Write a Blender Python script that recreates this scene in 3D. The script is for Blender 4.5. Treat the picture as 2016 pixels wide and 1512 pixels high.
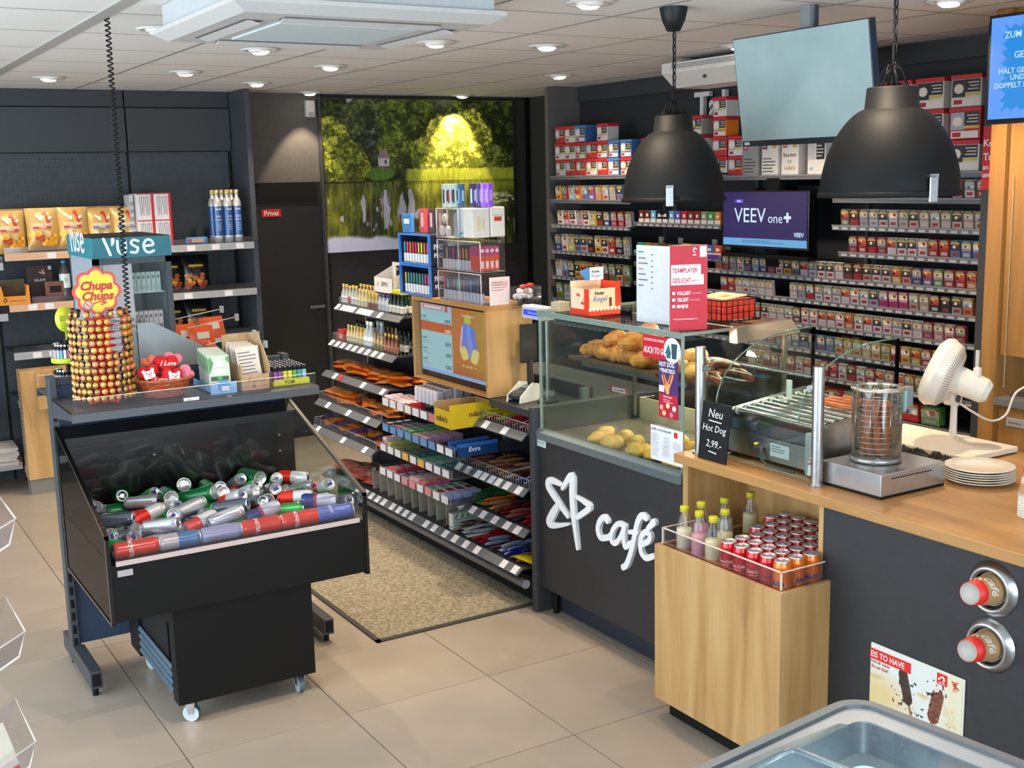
import bpy, bmesh, math, random
import numpy as np
from mathutils import Vector, Matrix

for o in list(bpy.data.objects): bpy.data.objects.remove(o)
SC = bpy.context.scene; COL = SC.collection
RN = random.Random(11)
PI = math.pi

# ---------------------------------------------------------------- camera, world, exposure, large lights
CEIL = 2.578
cam = bpy.data.cameras.new('camera'); co = bpy.data.objects.new('camera', cam); COL.objects.link(co)
cam.sensor_width = 36; cam.lens = 2319.44/2016*36; cam.clip_start = .05; cam.clip_end = 60
rt, up, fw = Vector((.85269096,-.52191853,-.02278534)), Vector((.1099659,.13667826,.98449304)), Vector((.5107109,.84197393,-.17393756))
m = Matrix((rt, up, -fw)).transposed().to_4x4(); m.translation = (0,0,1.9468)
co.matrix_world = m; SC.camera = co

w = bpy.data.worlds.new('shop_world'); SC.world = w; w.use_nodes = True
w.node_tree.nodes['Background'].inputs[0].default_value = (.80,.90,1,1)
w.node_tree.nodes['Background'].inputs[1].default_value = 1.1
SC.view_settings.view_transform = 'Standard'; SC.view_settings.look = 'None'
SC.view_settings.gamma = 1; SC.view_settings.use_curve_mapping = False
SC.view_settings.exposure = .14

def light(name, kind, loc, power, col=(1,1,1), rot=(0,0,0), **kw):
    l = bpy.data.lights.new(name, kind); l.energy = power; l.color = col
    for k, v in kw.items(): setattr(l, k, v)
    o = bpy.data.objects.new(name, l); o.location = loc; o.rotation_euler = rot; COL.objects.link(o); return o
WARM = (1,.80,.58); COOL = (.72,.88,1)
# daylight through the shop window behind the camera and the glass front to the left
light('window_daylight','AREA',(.6,-1.3,1.3),150,COOL,(math.radians(102),0,0),shape='RECTANGLE',size=4.2,size_y=2.0)
light('window_daylight_side','AREA',(-1.9,4.0,1.3),200,(.80,.92,1),(math.radians(106),0,math.radians(-90)),shape='RECTANGLE',size=6.2,size_y=1.9)
# downlight positions (x, y, watts, lit)
DOWN = [(2.05,5.66,62),(2.05,6.91,60),(1.41,7.48,36),(2.71,6.355,44),(2.70,7.556,40),(3.339,8.235,30),(2.718,5.104,125),(4.62,8.262,62),
        (3.315,5.056,50),(4.35,6.50,70),(4.25,4.70,88),(2.644,3.741,55),(3.94,3.16,75),(1.40,2.60,100),(2.66,2.45,42),(1.40,5.05,0),(.8,6.2,36),(2.05,4.10,48)]

# ---------------------------------------------------------------- materials
def lin(v): return v/12.92 if v <= .04045 else ((v+.055)/1.055)**2.4
def hx(s):
    s = s.lstrip('#'); return tuple(lin(int(s[i:i+2],16)/255) for i in (0,2,4))+(1,)
MC = {}
def newmat(name):
    m = bpy.data.materials.new(name); m.use_nodes = True; return m, m.node_tree, m.node_tree.nodes['Principled BSDF']
def P(col, rough=.5, metal=0, coat=0):
    k = (col,rough,metal,coat)
    if k in MC: return MC[k]
    m, nt, b = newmat('paint_'+col); c = hx(col)
    # every surface gets a faint procedural mottling and micro relief
    tc = nt.nodes.new('ShaderNodeTexCoord'); n = nt.nodes.new('ShaderNodeTexNoise'); n.inputs['Scale'].default_value = 35
    mx = nt.nodes.new('ShaderNodeMixRGB'); mx.inputs[1].default_value = tuple(x*.92 for x in c[:3])+(1,); mx.inputs[2].default_value = tuple(min(1,x*1.06) for x in c[:3])+(1,)
    nt.links.new(tc.outputs['Object'], n.inputs['Vector']); nt.links.new(n.outputs['Fac'], mx.inputs[0]); nt.links.new(mx.outputs[0], b.inputs['Base Color'])
    b.inputs['Roughness'].default_value = rough; b.inputs['Metallic'].default_value = metal; b.inputs['Coat Weight'].default_value = coat
    if max(c[:3]) < .02 and rough > .3: b.inputs['Specular IOR Level'].default_value = .25
    MC[k] = m; return m
def EM(col, st=1.0):
    k = ('em',col,st)
    if k in MC: return MC[k]
    m, nt, b = newmat('glow_'+col); b.inputs['Base Color'].default_value = (.02,.02,.02,1); b.inputs['Emission Color'].default_value = hx(col); b.inputs['Emission Strength'].default_value = st; b.inputs['Roughness'].default_value = .25
    MC[k] = m; return m
def NOISY(name, c1, c2, scale, rough=.6, bump=0, stretch=(1,1,1), metal=0, detail=4, bscale=None):
    if name in MC: return MC[name]
    m, nt, b = newmat(name); tc = nt.nodes.new('ShaderNodeTexCoord'); mp = nt.nodes.new('ShaderNodeMapping'); mp.inputs['Scale'].default_value = stretch
    n = nt.nodes.new('ShaderNodeTexNoise'); n.inputs['Scale'].default_value = scale; n.inputs['Detail'].default_value = detail
    r = nt.nodes.new('ShaderNodeValToRGB'); r.color_ramp.elements[0].color = hx(c1); r.color_ramp.elements[1].color = hx(c2); r.color_ramp.elements[0].position = .33; r.color_ramp.elements[1].position = .67
    L = nt.links.new; L(tc.outputs['Object'], mp.inputs['Vector']); L(mp.outputs[0], n.inputs['Vector']); L(n.outputs['Fac'], r.inputs[0]); L(r.outputs[0], b.inputs['Base Color'])
    b.inputs['Roughness'].default_value = rough; b.inputs['Metallic'].default_value = metal
    if bump:
        n2 = nt.nodes.new('ShaderNodeTexNoise'); n2.inputs['Scale'].default_value = bscale or scale*4; n2.inputs['Detail'].default_value = 3
        bp = nt.nodes.new('ShaderNodeBump'); bp.inputs['Strength'].default_value = bump; bp.inputs['Distance'].default_value = .004
        L(mp.outputs[0], n2.inputs['Vector']); L(n2.outputs['Fac'], bp.inputs['Height']); L(bp.outputs[0], b.inputs['Normal'])
    MC[name] = m; return m
def CLEAR(name='clear_glass', tint='#f4faf7', fmin=.02, fmax=.28, rough=.02, haze=0):
    if name in MC: return MC[name]
    m = bpy.data.materials.new(name); m.use_nodes = True; nt = m.node_tree; nt.nodes.clear(); L = nt.links.new
    out = nt.nodes.new('ShaderNodeOutputMaterial'); t = nt.nodes.new('ShaderNodeBsdfTransparent'); t.inputs[0].default_value = hx(tint)
    g = nt.nodes.new('ShaderNodeBsdfGlossy'); g.inputs['Roughness'].default_value = rough; g.inputs[0].default_value = (.95,.97,1,1)
    lw = nt.nodes.new('ShaderNodeLayerWeight'); lw.inputs[0].default_value = .22
    mr = nt.nodes.new('ShaderNodeMapRange'); mr.inputs['To Min'].default_value = fmin; mr.inputs['To Max'].default_value = fmax
    mx = nt.nodes.new('ShaderNodeMixShader'); L(lw.outputs['Fresnel'], mr.inputs['Value']); L(mr.outputs[0], mx.inputs[0]); L(t.outputs[0], mx.inputs[1]); L(g.outputs[0], mx.inputs[2])
    last = mx
    if haze:
        d = nt.nodes.new('ShaderNodeBsdfDiffuse'); d.inputs[0].default_value = (.8,.85,.85,1); m2 = nt.nodes.new('ShaderNodeMixShader'); m2.inputs[0].default_value = haze; L(mx.outputs[0], m2.inputs[1]); L(d.outputs[0], m2.inputs[2]); last = m2
    L(last.outputs[0], out.inputs[0]); MC[name] = m; return m
def WOOD(axis='z', name=None, a='#c39a63', b='#a87d48', c='#d0aa76'):
    k = name or 'oak_'+axis
    if k in MC: return MC[k]
    m, nt, bs = newmat(k); L = nt.links.new; tc = nt.nodes.new('ShaderNodeTexCoord'); mp = nt.nodes.new('ShaderNodeMapping')
    mp.inputs['Scale'].default_value = {'z':(9,9,.8),'y':(9,.8,9),'x':(.8,9,9)}[axis]
    n = nt.nodes.new('ShaderNodeTexNoise'); n.inputs['Scale'].default_value = 1.3; n.inputs['Detail'].default_value = 5; n.inputs['Distortion'].default_value = .6
    r = nt.nodes.new('ShaderNodeValToRGB'); e = r.color_ramp.elements; e[0].position = .28; e[0].color = hx(b); e[1].position = .72; e[1].color = hx(c); x = e.new(.5); x.color = hx(a)
    n2 = nt.nodes.new('ShaderNodeTexNoise'); n2.inputs['Scale'].default_value = 14; n2.inputs['Detail'].default_value = 3
    mx = nt.nodes.new('ShaderNodeMixRGB'); mx.blend_type = 'MULTIPLY'; mx.inputs[0].default_value = .22
    L(tc.outputs['Object'], mp.inputs[0]); L(mp.outputs[0], n.inputs['Vector']); L(mp.outputs[0], n2.inputs['Vector']); L(n.outputs['Fac'], r.inputs[0]); L(r.outputs[0], mx.inputs[1]); L(n2.outputs['Fac'], mx.inputs[2]); L(mx.outputs[0], bs.inputs['Base Color'])
    bs.inputs['Roughness'].default_value = .42; MC[k] = m; return m
def VCOL(name, rough=.45, emit=0):
    if name in MC: return MC[name]
    m, nt, b = newmat(name); a = nt.nodes.new('ShaderNodeAttribute'); a.attribute_name = 'Col'
    if emit:
        b.inputs['Base Color'].default_value = (.01,.01,.01,1); nt.links.new(a.outputs['Color'], b.inputs['Emission Color']); b.inputs['Emission Strength'].default_value = emit
    else: nt.links.new(a.outputs['Color'], b.inputs['Base Color'])
    b.inputs['Roughness'].default_value = rough; MC[name] = m; return m
GLASS = CLEAR(); ACRYL = CLEAR('clear_acrylic','#f4f2f5',.025,.28,.06,.01); PET = CLEAR('clear_plastic','#eef2f4',.03,.35,.05,.01)
DARK = NOISY('anthracite_laminate','#25262a','#292a2e',30,.55,.05)
DARKM = P('#2c3136',.45,.1); SHELFM = P('#42464c',.42,.2); BLACK = P('#0d0d0e',.25,0,.3); BLACKM = P('#0a0a0b',.55)
WHITE = P('#e9e9e9',.45); STEEL = NOISY('brushed_steel','#a6a7a8','#b4b5b6',12,.3,.02,(4,4,4),1); CHROME = P('#c4c6c8',.2,1)
LABEL = P('#d9d6d9',.5); OAKZ = WOOD('z'); OAKY = WOOD('y','oak_worktop','#b08048','#9c6c38','#bd8e56'); OAKX = WOOD('x')

# ---------------------------------------------------------------- mesh builder
def V(*a): return Vector(a)
FONTC = {}
def glyphs(s, bold=0.0):
    k = (s, bold)
    if k in FONTC: return FONTC[k]
    cu = bpy.data.curves.new('t','FONT'); cu.body = s; cu.size = 1; cu.resolution_u = 2; cu.offset = bold; cu.fill_mode = 'FRONT'
    ob = bpy.data.objects.new('t', cu); COL.objects.link(ob)
    dg = bpy.context.evaluated_depsgraph_get(); me = bpy.data.meshes.new_from_object(ob.evaluated_get(dg))
    vs = [(v.co.x, v.co.y) for v in me.vertices]; fs = [tuple(p.vertices) for p in me.polygons]
    bpy.data.objects.remove(ob); bpy.data.curves.remove(cu); bpy.data.meshes.remove(me)
    if vs:
        w = max(v[0] for v in vs); mn = min(v[0] for v in vs)
        # make every glyph face point to +z
        out = []
        for f in fs:
            a = sum((vs[f[i]][0]*vs[f[(i+1)%len(f)]][1]-vs[f[(i+1)%len(f)]][0]*vs[f[i]][1]) for i in range(len(f)))
            out.append(f if a > 0 else f[::-1])
        FONTC[k] = (vs, out, mn, w)
    else: FONTC[k] = ([], [], 0, 0)
    return FONTC[k]
class MB:
    def __init__(s, org=(0,0,0)):
        s.v=[]; s.f=[]; s.m=[]; s.s=[]; s.mats=[]; s.org=Vector(org); s.X=None
    def add(s, vs, fs, m, smooth=False):
        if m not in s.mats: s.mats.append(m)
        i = s.mats.index(m); b = len(s.v)
        for p in vs:
            p = Vector(p)
            if s.X is not None: p = s.X @ p
            s.v.append(p - s.org)
        for f in fs: s.f.append([b+k for k in f]); s.m.append(i); s.s.append(smooth)
        return s
    def box(s, a, b, m, bv=0):
        x0,y0,z0 = [min(a[i],b[i]) for i in range(3)]; x1,y1,z1 = [max(a[i],b[i]) for i in range(3)]
        if not bv:
            vs = [(x0,y0,z0),(x1,y0,z0),(x1,y1,z0),(x0,y1,z0),(x0,y0,z1),(x1,y0,z1),(x1,y1,z1),(x0,y1,z1)]
            return s.add(vs, [(0,3,2,1),(4,5,6,7),(0,1,5,4),(1,2,6,5),(2,3,7,6),(3,0,4,7)], m)
        bm = bmesh.new(); bmesh.ops.create_cube(bm, size=1)
        for v in bm.verts: v.co = Vector(((v.co.x+.5)*(x1-x0)+x0,(v.co.y+.5)*(y1-y0)+y0,(v.co.z+.5)*(z1-z0)+z0))
        bmesh.ops.bevel(bm, geom=list(bm.edges), offset=min(bv,.49*min(x1-x0,y1-y0,z1-z0)), segments=2, affect='EDGES', profile=.5)
        bm.verts.index_update(); vs = [v.co.copy() for v in bm.verts]; fs = [[v.index for v in f.verts] for f in bm.faces]; bm.free()
        return s.add(vs, fs, m)
    def quad(s, a, b, c, d, m): return s.add([a,b,c,d], [(0,1,2,3)], m)
    def rect(s, o, r, u, w, h, m, x=0, y=0):      # flat patch on plane o + x*r + y*u
        o = Vector(o)+Vector(r)*x+Vector(u)*y; r = Vector(r); u = Vector(u)
        return s.quad(o, o+r*w, o+r*w+u*h, o+u*h, m)
    def prism(s, pts, d, m, cap=None):
        n = len(pts); d = Vector(d); a = [Vector(p) for p in pts]; vs = a+[p+d for p in a]
        nrm = Vector((0,0,0))
        for i in range(n): nrm += a[i].cross(a[(i+1)%n])
        flip = nrm.dot(d) > 0
        f0 = list(range(n)); f1 = list(range(n,2*n)); sd = [(i,(i+1)%n,(i+1)%n+n,i+n) for i in range(n)]
        if flip: f0 = f0[::-1]
        else: f1 = f1[::-1]; sd = [q[::-1] for q in sd]
        s.add(vs, sd, m); s.add(vs, [f0, f1], cap or m); return s
    def lathe(s, prof, m, c=(0,0,0), n=16, ax='z', smooth=True, frame=None, arc=1.0, mm=None):
        # prof: list of (r, z) ; mm: material per segment
        if frame is None: frame = {'z':(V(1,0,0),V(0,1,0),V(0,0,1)),'x':(V(0,1,0),V(0,0,1),V(1,0,0)),'y':(V(0,0,1),V(1,0,0),V(0,1,0))}[ax]
        a,b,t = frame; c = Vector(c); k = len(prof); vs = []
        for i in range(n):
            th = 2*PI*arc*i/n; d = a*math.cos(th)+b*math.sin(th)
            for r,z in prof: vs.append(c+d*r+t*z)
        for j in range(k-1):
            fs = []
            for i in range(n if arc == 1 else n-1):
                i2 = (i+1)%n; q = (i*k+j, i2*k+j, i2*k+j+1, i*k+j+1)
                if prof[j][0] < 1e-6: q = (q[0], q[2], q[3])
                elif prof[j+1][0] < 1e-6: q = (q[0], q[1], q[2])
                fs.append(q)
            s._part(vs, fs, mm[j] if mm else m, smooth, j == 0)
        return s
    def _part(s, vs, fs, m, smooth, first):
        if first:
            s._b = len(s.v)
            for p in vs:
                p = Vector(p)
                if s.X is not None: p = s.X @ p
                s.v.append(p - s.org)
        if m not in s.mats: s.mats.append(m)
        i = s.mats.index(m)
        for f in fs: s.f.append([s._b+k for k in f]); s.m.append(i); s.s.append(smooth)
    def cyl(s, p0, p1, r, m, n=10, r1=None, cap=None, smooth=True):
        p0 = Vector(p0); p1 = Vector(p1); t = p1-p0; L = t.length; t = t/L
        a = t.orthogonal().normalized(); b = t.cross(a); r1 = r if r1 is None else r1
        cm = cap or m
        s.lathe([(1e-7,0),(r,0)], cm, p0, n, frame=(a,b,t), smooth=False); s.lathe([(r,0),(r1,L)], m, p0, n, frame=(a,b,t), smooth=smooth); s.lathe([(r1,L),(1e-7,L)], cm, p0, n, frame=(a,b,t), smooth=False); return s
    def tube(s, pts, r, m, n=6, closed=False):
        pts = [Vector(p) for p in pts]; k = len(pts); vs = []; pa = None
        for i,p in enumerate(pts):
            t = (pts[(i+1)%k]-pts[i-1]) if closed else (pts[min(i+1,k-1)]-pts[max(i-1,0)])
            t = t.normalized() if t.length > 1e-9 else V(0,0,1)
            a = t.orthogonal().normalized() if pa is None else (pa-t*pa.dot(t)).normalized(); pa = a; b = t.cross(a)
            for j in range(n): th = 2*PI*j/n; vs.append(p+(a*math.cos(th)+b*math.sin(th))*r)
        fs = []
        for i in range(k if closed else k-1):
            i2 = (i+1)%k
            for j in range(n): fs.append((i*n+j, i*n+(j+1)%n, i2*n+(j+1)%n, i2*n+j))
        if not closed: fs += [tuple(range(n))[::-1], tuple((k-1)*n+j for j in range(n))]
        return s.add(vs, fs, m, True)
    def ball(s, c, r, m, n=10, k=6, sc=(1,1,1), frame=None, half=False):
        k2 = k
        prof = [(max(1e-7,r*math.sin(PI*i/k2)), -r*math.cos(PI*i/k2)) for i in range(k2+1)]
        if half: prof = [p for p in prof if p[1] >= -1e-6]
        prof[-1] = (0, prof[-1][1])
        if not half: prof[0] = (0, prof[0][1])
        X = s.X; M = Matrix.Translation(c) @ Matrix.Diagonal((*sc,1)); s.X = (X @ M) if X is not None else M
        s.lathe(prof, m, (0,0,0), n, frame=frame); s.X = X; return s
    def grid(s, fn, nu, nv, m, smooth=True, cu=False):
        vs = [fn(i/nu, j/nv) for j in range(nv+1) for i in range(nu+1)]
        fs = [(j*(nu+1)+i, j*(nu+1)+i+1, (j+1)*(nu+1)+i+1, (j+1)*(nu+1)+i) for j in range(nv) for i in range(nu)]
        return s.add(vs, fs, m, smooth)
    def text(s, t, size, m, o, r=(1,0,0), u=(0,0,1), al='c', bold=0.0, fn=None, sx=1.0, ext=0, shear=0):
        vs, fs, mn, w = glyphs(t, bold)
        if not vs: return s
        off = {'c':(w+mn)/2,'l':mn,'r':w}[al]; o = Vector(o); r = Vector(r); u = Vector(u)
        P2 = [((x-off)*size*sx+y*size*shear, y*size) for x,y in vs]
        P3 = [fn(x,y) for x,y in P2] if fn else [o+r*x+u*y for x,y in P2]
        s.add(P3, fs, m)
        if ext:
            n = r.cross(u); # raised lettering: side skirts
            ed = {}
            for f in fs:
                for i in range(len(f)): e = (f[i], f[(i+1)%len(f)]); ed[e] = 1
            sk = [e for e in ed if (e[1],e[0]) not in ed]
            for a,b in sk: s.quad(P3[b], P3[a], P3[a]-n*ext, P3[b]-n*ext, m)
        return s
    def lines(s, o, r, u, w, n, gap, h, m, seed=1):
        q = random.Random(seed); o = Vector(o); r = Vector(r); u = Vector(u)
        for i in range(n): s.rect(o - u*gap*i, r, u, w*q.uniform(.6,1), h, m)
        return s
    def stroke(s, pts, wd, d, m, n=10):
        # flat raised brush stroke following pts; d = offset vector giving the thickness, wd width list or number
        pts = [Vector(p) for p in pts]; d = Vector(d); nn = d.normalized()
        # catmull-rom resample
        out = []; k = len(pts)
        for i in range(k-1):
            p0,p1,p2,p3 = pts[max(i-1,0)],pts[i],pts[i+1],pts[min(i+2,k-1)]
            for j in range(6):
                t = j/6; out.append(.5*((2*p1)+(p2-p0)*t+(2*p0-5*p1+4*p2-p3)*t*t+(3*p1-p0-3*p2+p3)*t**3))
        out.append(pts[-1]); K = len(out)
        ws = [wd]*K if not isinstance(wd,(list,tuple)) else [float(np.interp(i/(K-1), np.linspace(0,1,len(wd)), wd)) for i in range(K)]
        L=[];R=[];C0=[];d0=d
        s.k = getattr(s,'k',0)+1; d = d0*(1-.012*(s.k%9))
        for i,p in enumerate(out):
            t = (out[min(i+1,K-1)]-out[max(i-1,0)]).normalized(); q = nn.cross(t).normalized()*ws[i]/2; L.append(p+q); R.append(p-q)
            if i in (0,K-1): C0.append((p,t*(1 if i else -1),q*(1 if i else -1),ws[i]/2))
        def arcp(c): p,t,q,w_ = c; qn = q.normalized(); return [p+(t*math.sin(a)+qn*math.cos(a))*w_ for a in [PI*j/n for j in range(1,n)]]
        per = L+arcp(C0[1])+R[::-1]+arcp(C0[0]); N = len(per); na = n-1
        vs = per+[p+d for p in per]; Li = lambda i:i; Ri = lambda i: K+na+(K-1-i)
        top = []
        for i in range(K-1): top.append((Li(i),Ri(i),Ri(i+1),Li(i+1)))
        top.append(tuple([Li(K-1)]+list(range(K,K+na))+[Ri(K-1)])[::-1]); top.append(tuple([Ri(0)]+list(range(2*K+na,N))+[Li(0)])[::-1])
        q0 = d.normalized()*.0009
        for i in range(K): vs[N+Li(i)] += q0*(i/K); vs[N+Ri(i)] += q0*(i/K)
        for i in range(na): vs[N+K+i] += q0
        s.add(vs, [tuple(x+N for x in f) for f in top]+[f[::-1] for f in top]+[(i,i+N,(i+1)%N+N,(i+1)%N) for i in range(N)], m)
        return s
    def mesh(s, name):
        me = bpy.data.meshes.new(name); me.from_pydata([tuple(v) for v in s.v], [], s.f); me.update()
        for m in s.mats: me.materials.append(m)
        me.polygons.foreach_set('material_index', s.m); me.polygons.foreach_set('use_smooth', s.s); return me
    def build(s, name, parent=None, label=None, cat=None, group=None, kind=None):
        o = bpy.data.objects.new(name, s.mesh(name)); COL.objects.link(o)
        if parent is not None: o.parent = parent
        elif s.org.length: o.location = s.org
        return tag(o, label, cat, group, kind)
USED = {}
def tag(o, label=None, cat=None, group=None, kind=None):
    if label: o['label'] = label
    if cat: o['category'] = cat
    if group: o['group'] = group
    if kind: o['kind'] = kind
    return o
def thing(name, label, cat, loc=(0,0,0), group=None, rz=0):
    o = bpy.data.objects.new(name, None); COL.objects.link(o); o.location = loc; o.rotation_euler = (0,0,rz); o.empty_display_size = .05
    return tag(o, label, cat, group)
def dup(root, loc=None, rot=None, label=None, group=None, scale=None):
    def rec(o, par):
        c = o.copy(); COL.objects.link(c)
        if par is not None: c.parent = par
        for ch in [x for x in ALLCH.get(o.name, [])]: rec(ch, c)
        return c
    if root.name not in ALLCH: index_children(root)
    r = rec(root, None)
    if loc is not None: r.location = loc
    if rot is not None: r.rotation_euler = rot
    if scale is not None: r.scale = (scale,)*3 if not isinstance(scale,(tuple,list)) else scale
    if label: r['label'] = label
    if group: r['group'] = group
    return r
ALLCH = {}
def index_children(root):
    st = [root]
    while st:
        o = st.pop(); ch = [x for x in COL.objects if x.parent == o]; ALLCH[o.name] = ch; st += ch
PROTOS = []
class Proto:
    """build one of a kind, move it for the first use, copy it afterwards"""
    def __init__(s, root): PROTOS.append(s); s.root = root; s.used = False; index_children(root)
    def put(s, loc, rot=(0,0,0), label=None, group=None, scale=None):
        if not s.used:
            s.used = True; r = s.root; r.location = loc; r.rotation_euler = rot
            if scale is not None: r.scale = (scale,)*3 if not isinstance(scale,(tuple,list)) else scale
            if label: r['label'] = label
            if group: r['group'] = group
            return r
        return dup(s.root, loc, rot, label, group, scale)
    def drop(s):
        if not s.used:
            s.used = True
            for o in [s.root]+[c for k in ALLCH.get(s.root.name,[]) for c in [k]+ALLCH.get(k.name,[])]: bpy.data.objects.remove(o)
ORD = 'first second third fourth fifth sixth seventh eighth ninth tenth eleventh twelfth thirteenth fourteenth fifteenth sixteenth seventeenth eighteenth nineteenth twentieth'.split()
def art(name, o, r, u, w, h, nx, ny, fn, mat, parent=None, org=(0,0,0)):
    """flat printed picture: a fine grid whose print is a colour attribute computed by fn(U,V)->(rgb array)"""
    o = Vector(o)-Vector(org); r = Vector(r); u = Vector(u)
    me = bpy.data.meshes.new(name); U,Vv = np.meshgrid((np.arange(nx)+.5)/nx, (np.arange(ny)+.5)/ny)
    gx, gy = np.meshgrid(np.arange(nx+1)/nx, np.arange(ny+1)/ny); gx = gx.ravel(); gy = gy.ravel()
    co = np.array(o)[None]+gx[:,None]*w*np.array(r)[None]+gy[:,None]*h*np.array(u)[None]
    idx = np.arange((nx+1)*(ny+1)).reshape(ny+1,nx+1); f = np.stack([idx[:-1,:-1],idx[:-1,1:],idx[1:,1:],idx[1:,:-1]],-1).reshape(-1,4)
    me.vertices.add(len(co)); me.vertices.foreach_set('co', co.ravel()); me.loops.add(f.size); me.loops.foreach_set('vertex_index', f.ravel())
    me.polygons.add(len(f)); me.polygons.foreach_set('loop_start', np.arange(len(f))*4); me.update(calc_edges=True)
    rgb = np.clip(fn(U,Vv),0,1).reshape(-1,3); lr = np.where(rgb<=.04045, rgb/12.92, ((rgb+.055)/1.055)**2.4)
    a = me.color_attributes.new('Col','FLOAT_COLOR','CORNER'); c4 = np.ones((len(f),4,4)); c4[:,:,:3] = lr[:,None,:]; a.data.foreach_set('color', c4.ravel())
    me.materials.append(mat); ob = bpy.data.objects.new(name, me); COL.objects.link(ob)
    if parent is not None: ob.parent = parent
    return ob
_rs = np.random.RandomState(5); _tab = _rs.rand(256,256)
def vn(x, y):   # value noise
    xi = np.floor(x).astype(int); yi = np.floor(y).astype(int); fx = x-xi; fy = y-yi; fx = fx*fx*(3-2*fx); fy = fy*fy*(3-2*fy)
    g = lambda a,b: _tab[a%256,b%256]
    return (g(xi,yi)*(1-fx)+g(xi+1,yi)*fx)*(1-fy)+(g(xi,yi+1)*(1-fx)+g(xi+1,yi+1)*fx)*fy
def fbm(x, y, o=4): return sum(vn(x*2**k+17*k, y*2**k+9*k)/2**(k+1) for k in range(o))/(1-.5**o)
def mixc(a, b, t): return a*(1-t[...,None])+np.array(b)*t[...,None]
def rgb(s): s = s.lstrip('#'); return np.array([int(s[i:i+2],16)/255 for i in (0,2,4)])
# ================================================================ ROOM SHELL
WALLM = NOISY('anthracite_wall','#2b2927','#302e2c',40,.75,.1)
WALLT = NOISY('taupe_wall','#5d5854','#645f5a',30,.7,.05)
def struct(mb, name, parent=None): return mb.build(name, parent, kind=None if parent else 'structure')
fl = MB().box((-2.2,-1.6,-.12),(6.2,8.8,-.004), P('#5b524a',.8)); floor = struct(fl,'floor')
TILE = [NOISY('floor_tile_%d'%i,a,b,3.5,.38,.04) for i,(a,b) in enumerate([('#998d80','#a19488'),('#968a7c','#9f9284'),('#9c9083','#a4978a')])]
tm = []
for i in range(3):
    tb = MB().box((0,0,-.012),(.5965,.5965,0), TILE[i], .0012); tm.append(tb.mesh('floor_tile'))
GX0, GY0 = .975, 3.8177
for i in range(-5,6):
    for j in range(-6,8):
        x, y = GX0+.6*i+.0018, GY0+.6*j+.0018
        if x > 3.3 and not (x < 4.7): continue
        if y > 8.4: continue
        o = bpy.data.objects.new('floor_tile', tm[RN.randrange(3)]); o.location = (x,y,0); COL.objects.link(o); o.parent = floor
# ceiling: backing, grid, tiles
cb = MB().box((-2.2,-1.6,CEIL+.03),(6.2,8.8,CEIL+.15), P('#8f8d8a',.8)); ceil = struct(cb,'ceiling')
CT = NOISY('mineral_ceiling_tile','#dcd9d6','#e0deda',60,.85,.15)
ct = MB().box((.006,.006,0),(.619,.619,.015), CT, .002).mesh('ceiling_tile')
CX0, CY0 = .4783, 4.0522
for i in range(-4,10):
    for j in range(-6,8):
        x, y = CX0+.625*i, CY0+.625*j
        if y > 8.45 or x > 5.2: continue
        o = bpy.data.objects.new('ceiling_tile', ct); o.location = (x,y,CEIL+.002); COL.objects.link(o); o.parent = ceil
g = MB(); TG = P('#8d8b88',.6)
for i in range(-4,10): x = CX0+.625*i; ww = .03 if i == 1 else .008; g.box((x-ww,-1.6,CEIL-(.004 if i == 1 else -.001)),(x+ww,8.5,CEIL+.028), P('#a9a8a5',.5) if i == 1 else TG)
for j in range(-6,8): y = CY0+.625*j; g.box((-2.2,y-.008,CEIL+.002),(6.2,y+.008,CEIL+.028), TG)
struct(g,'ceiling_grid',ceil)
# walls
mw = MB().box((2.82,8.46,0),(6.2,8.8,2.7), WALLM).box((-2.2,8.46,0),(2.82,8.8,2.7), DARKM); wb = struct(mw,'wall_back')
struct(MB().box((3.475,8.44,0),(5.30,8.46,2.56), WALLM).box((5.30,8.425,0),(5.345,8.46,2.578), BLACKM),'trim_1')
struct(MB().box((2.84,8.44,1.937),(3.468,8.46,2.578), WALLT),'lintel_panel',wb)
struct(MB().box((5.36,8.43,1.98),(5.62,8.46,2.578), P('#3c3a26',.7)),'trim_2')
struct(MB().box((3.468,8.40,0),(3.486,8.46,2.57), P('#4a4846',.3)),'trim_3')
d = MB().box((2.90,8.44,.0),(3.462,8.47,1.935), NOISY('dark_door','#1d1d1c','#222221',25,.55)); d1 = struct(d,'door_1')
MB().box((2.90,8.432,1.79),(3.44,8.445,1.935), P('#161615',.6)).build('door_closer_rail', d1)
MB().cyl((3.43,8.43,1.0),(3.43,8.40,1.0),.012,STEEL).box((3.32,8.385,.99),(3.44,8.40,1.01),STEEL,.004).build('door_handle', d1)
struct(MB().box((5.62,3.4,0),(5.9,8.8,2.7), WALLM),'wall_right')
struct(MB().box((5.345,7.93,0),(5.62,8.8,2.7), WALLM),'trim_4')
struct(MB().box((-2.35,4.9+.4,0),(-2.2,8.8,2.7), WALLT),'wall_left')
struct(MB().box((4.62,2.55,0),(5.9,3.4,.6), OAKZ),'wall_right_stub')
sg = thing('door_sign','small red sign with white lettering on the dark rear door','sign',(3.07,8.43,1.715))
MB((3.07,8.43,1.715)).box((2.998,8.434,1.687),(3.145,8.44,1.743),P('#d8251f',.4),.003).build('plate',sg)
MB((3.07,8.43,1.715)).text('Privat',.049,WHITE,(3.071,8.4325,1.699),bold=.02).build('lettering',sg)
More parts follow.
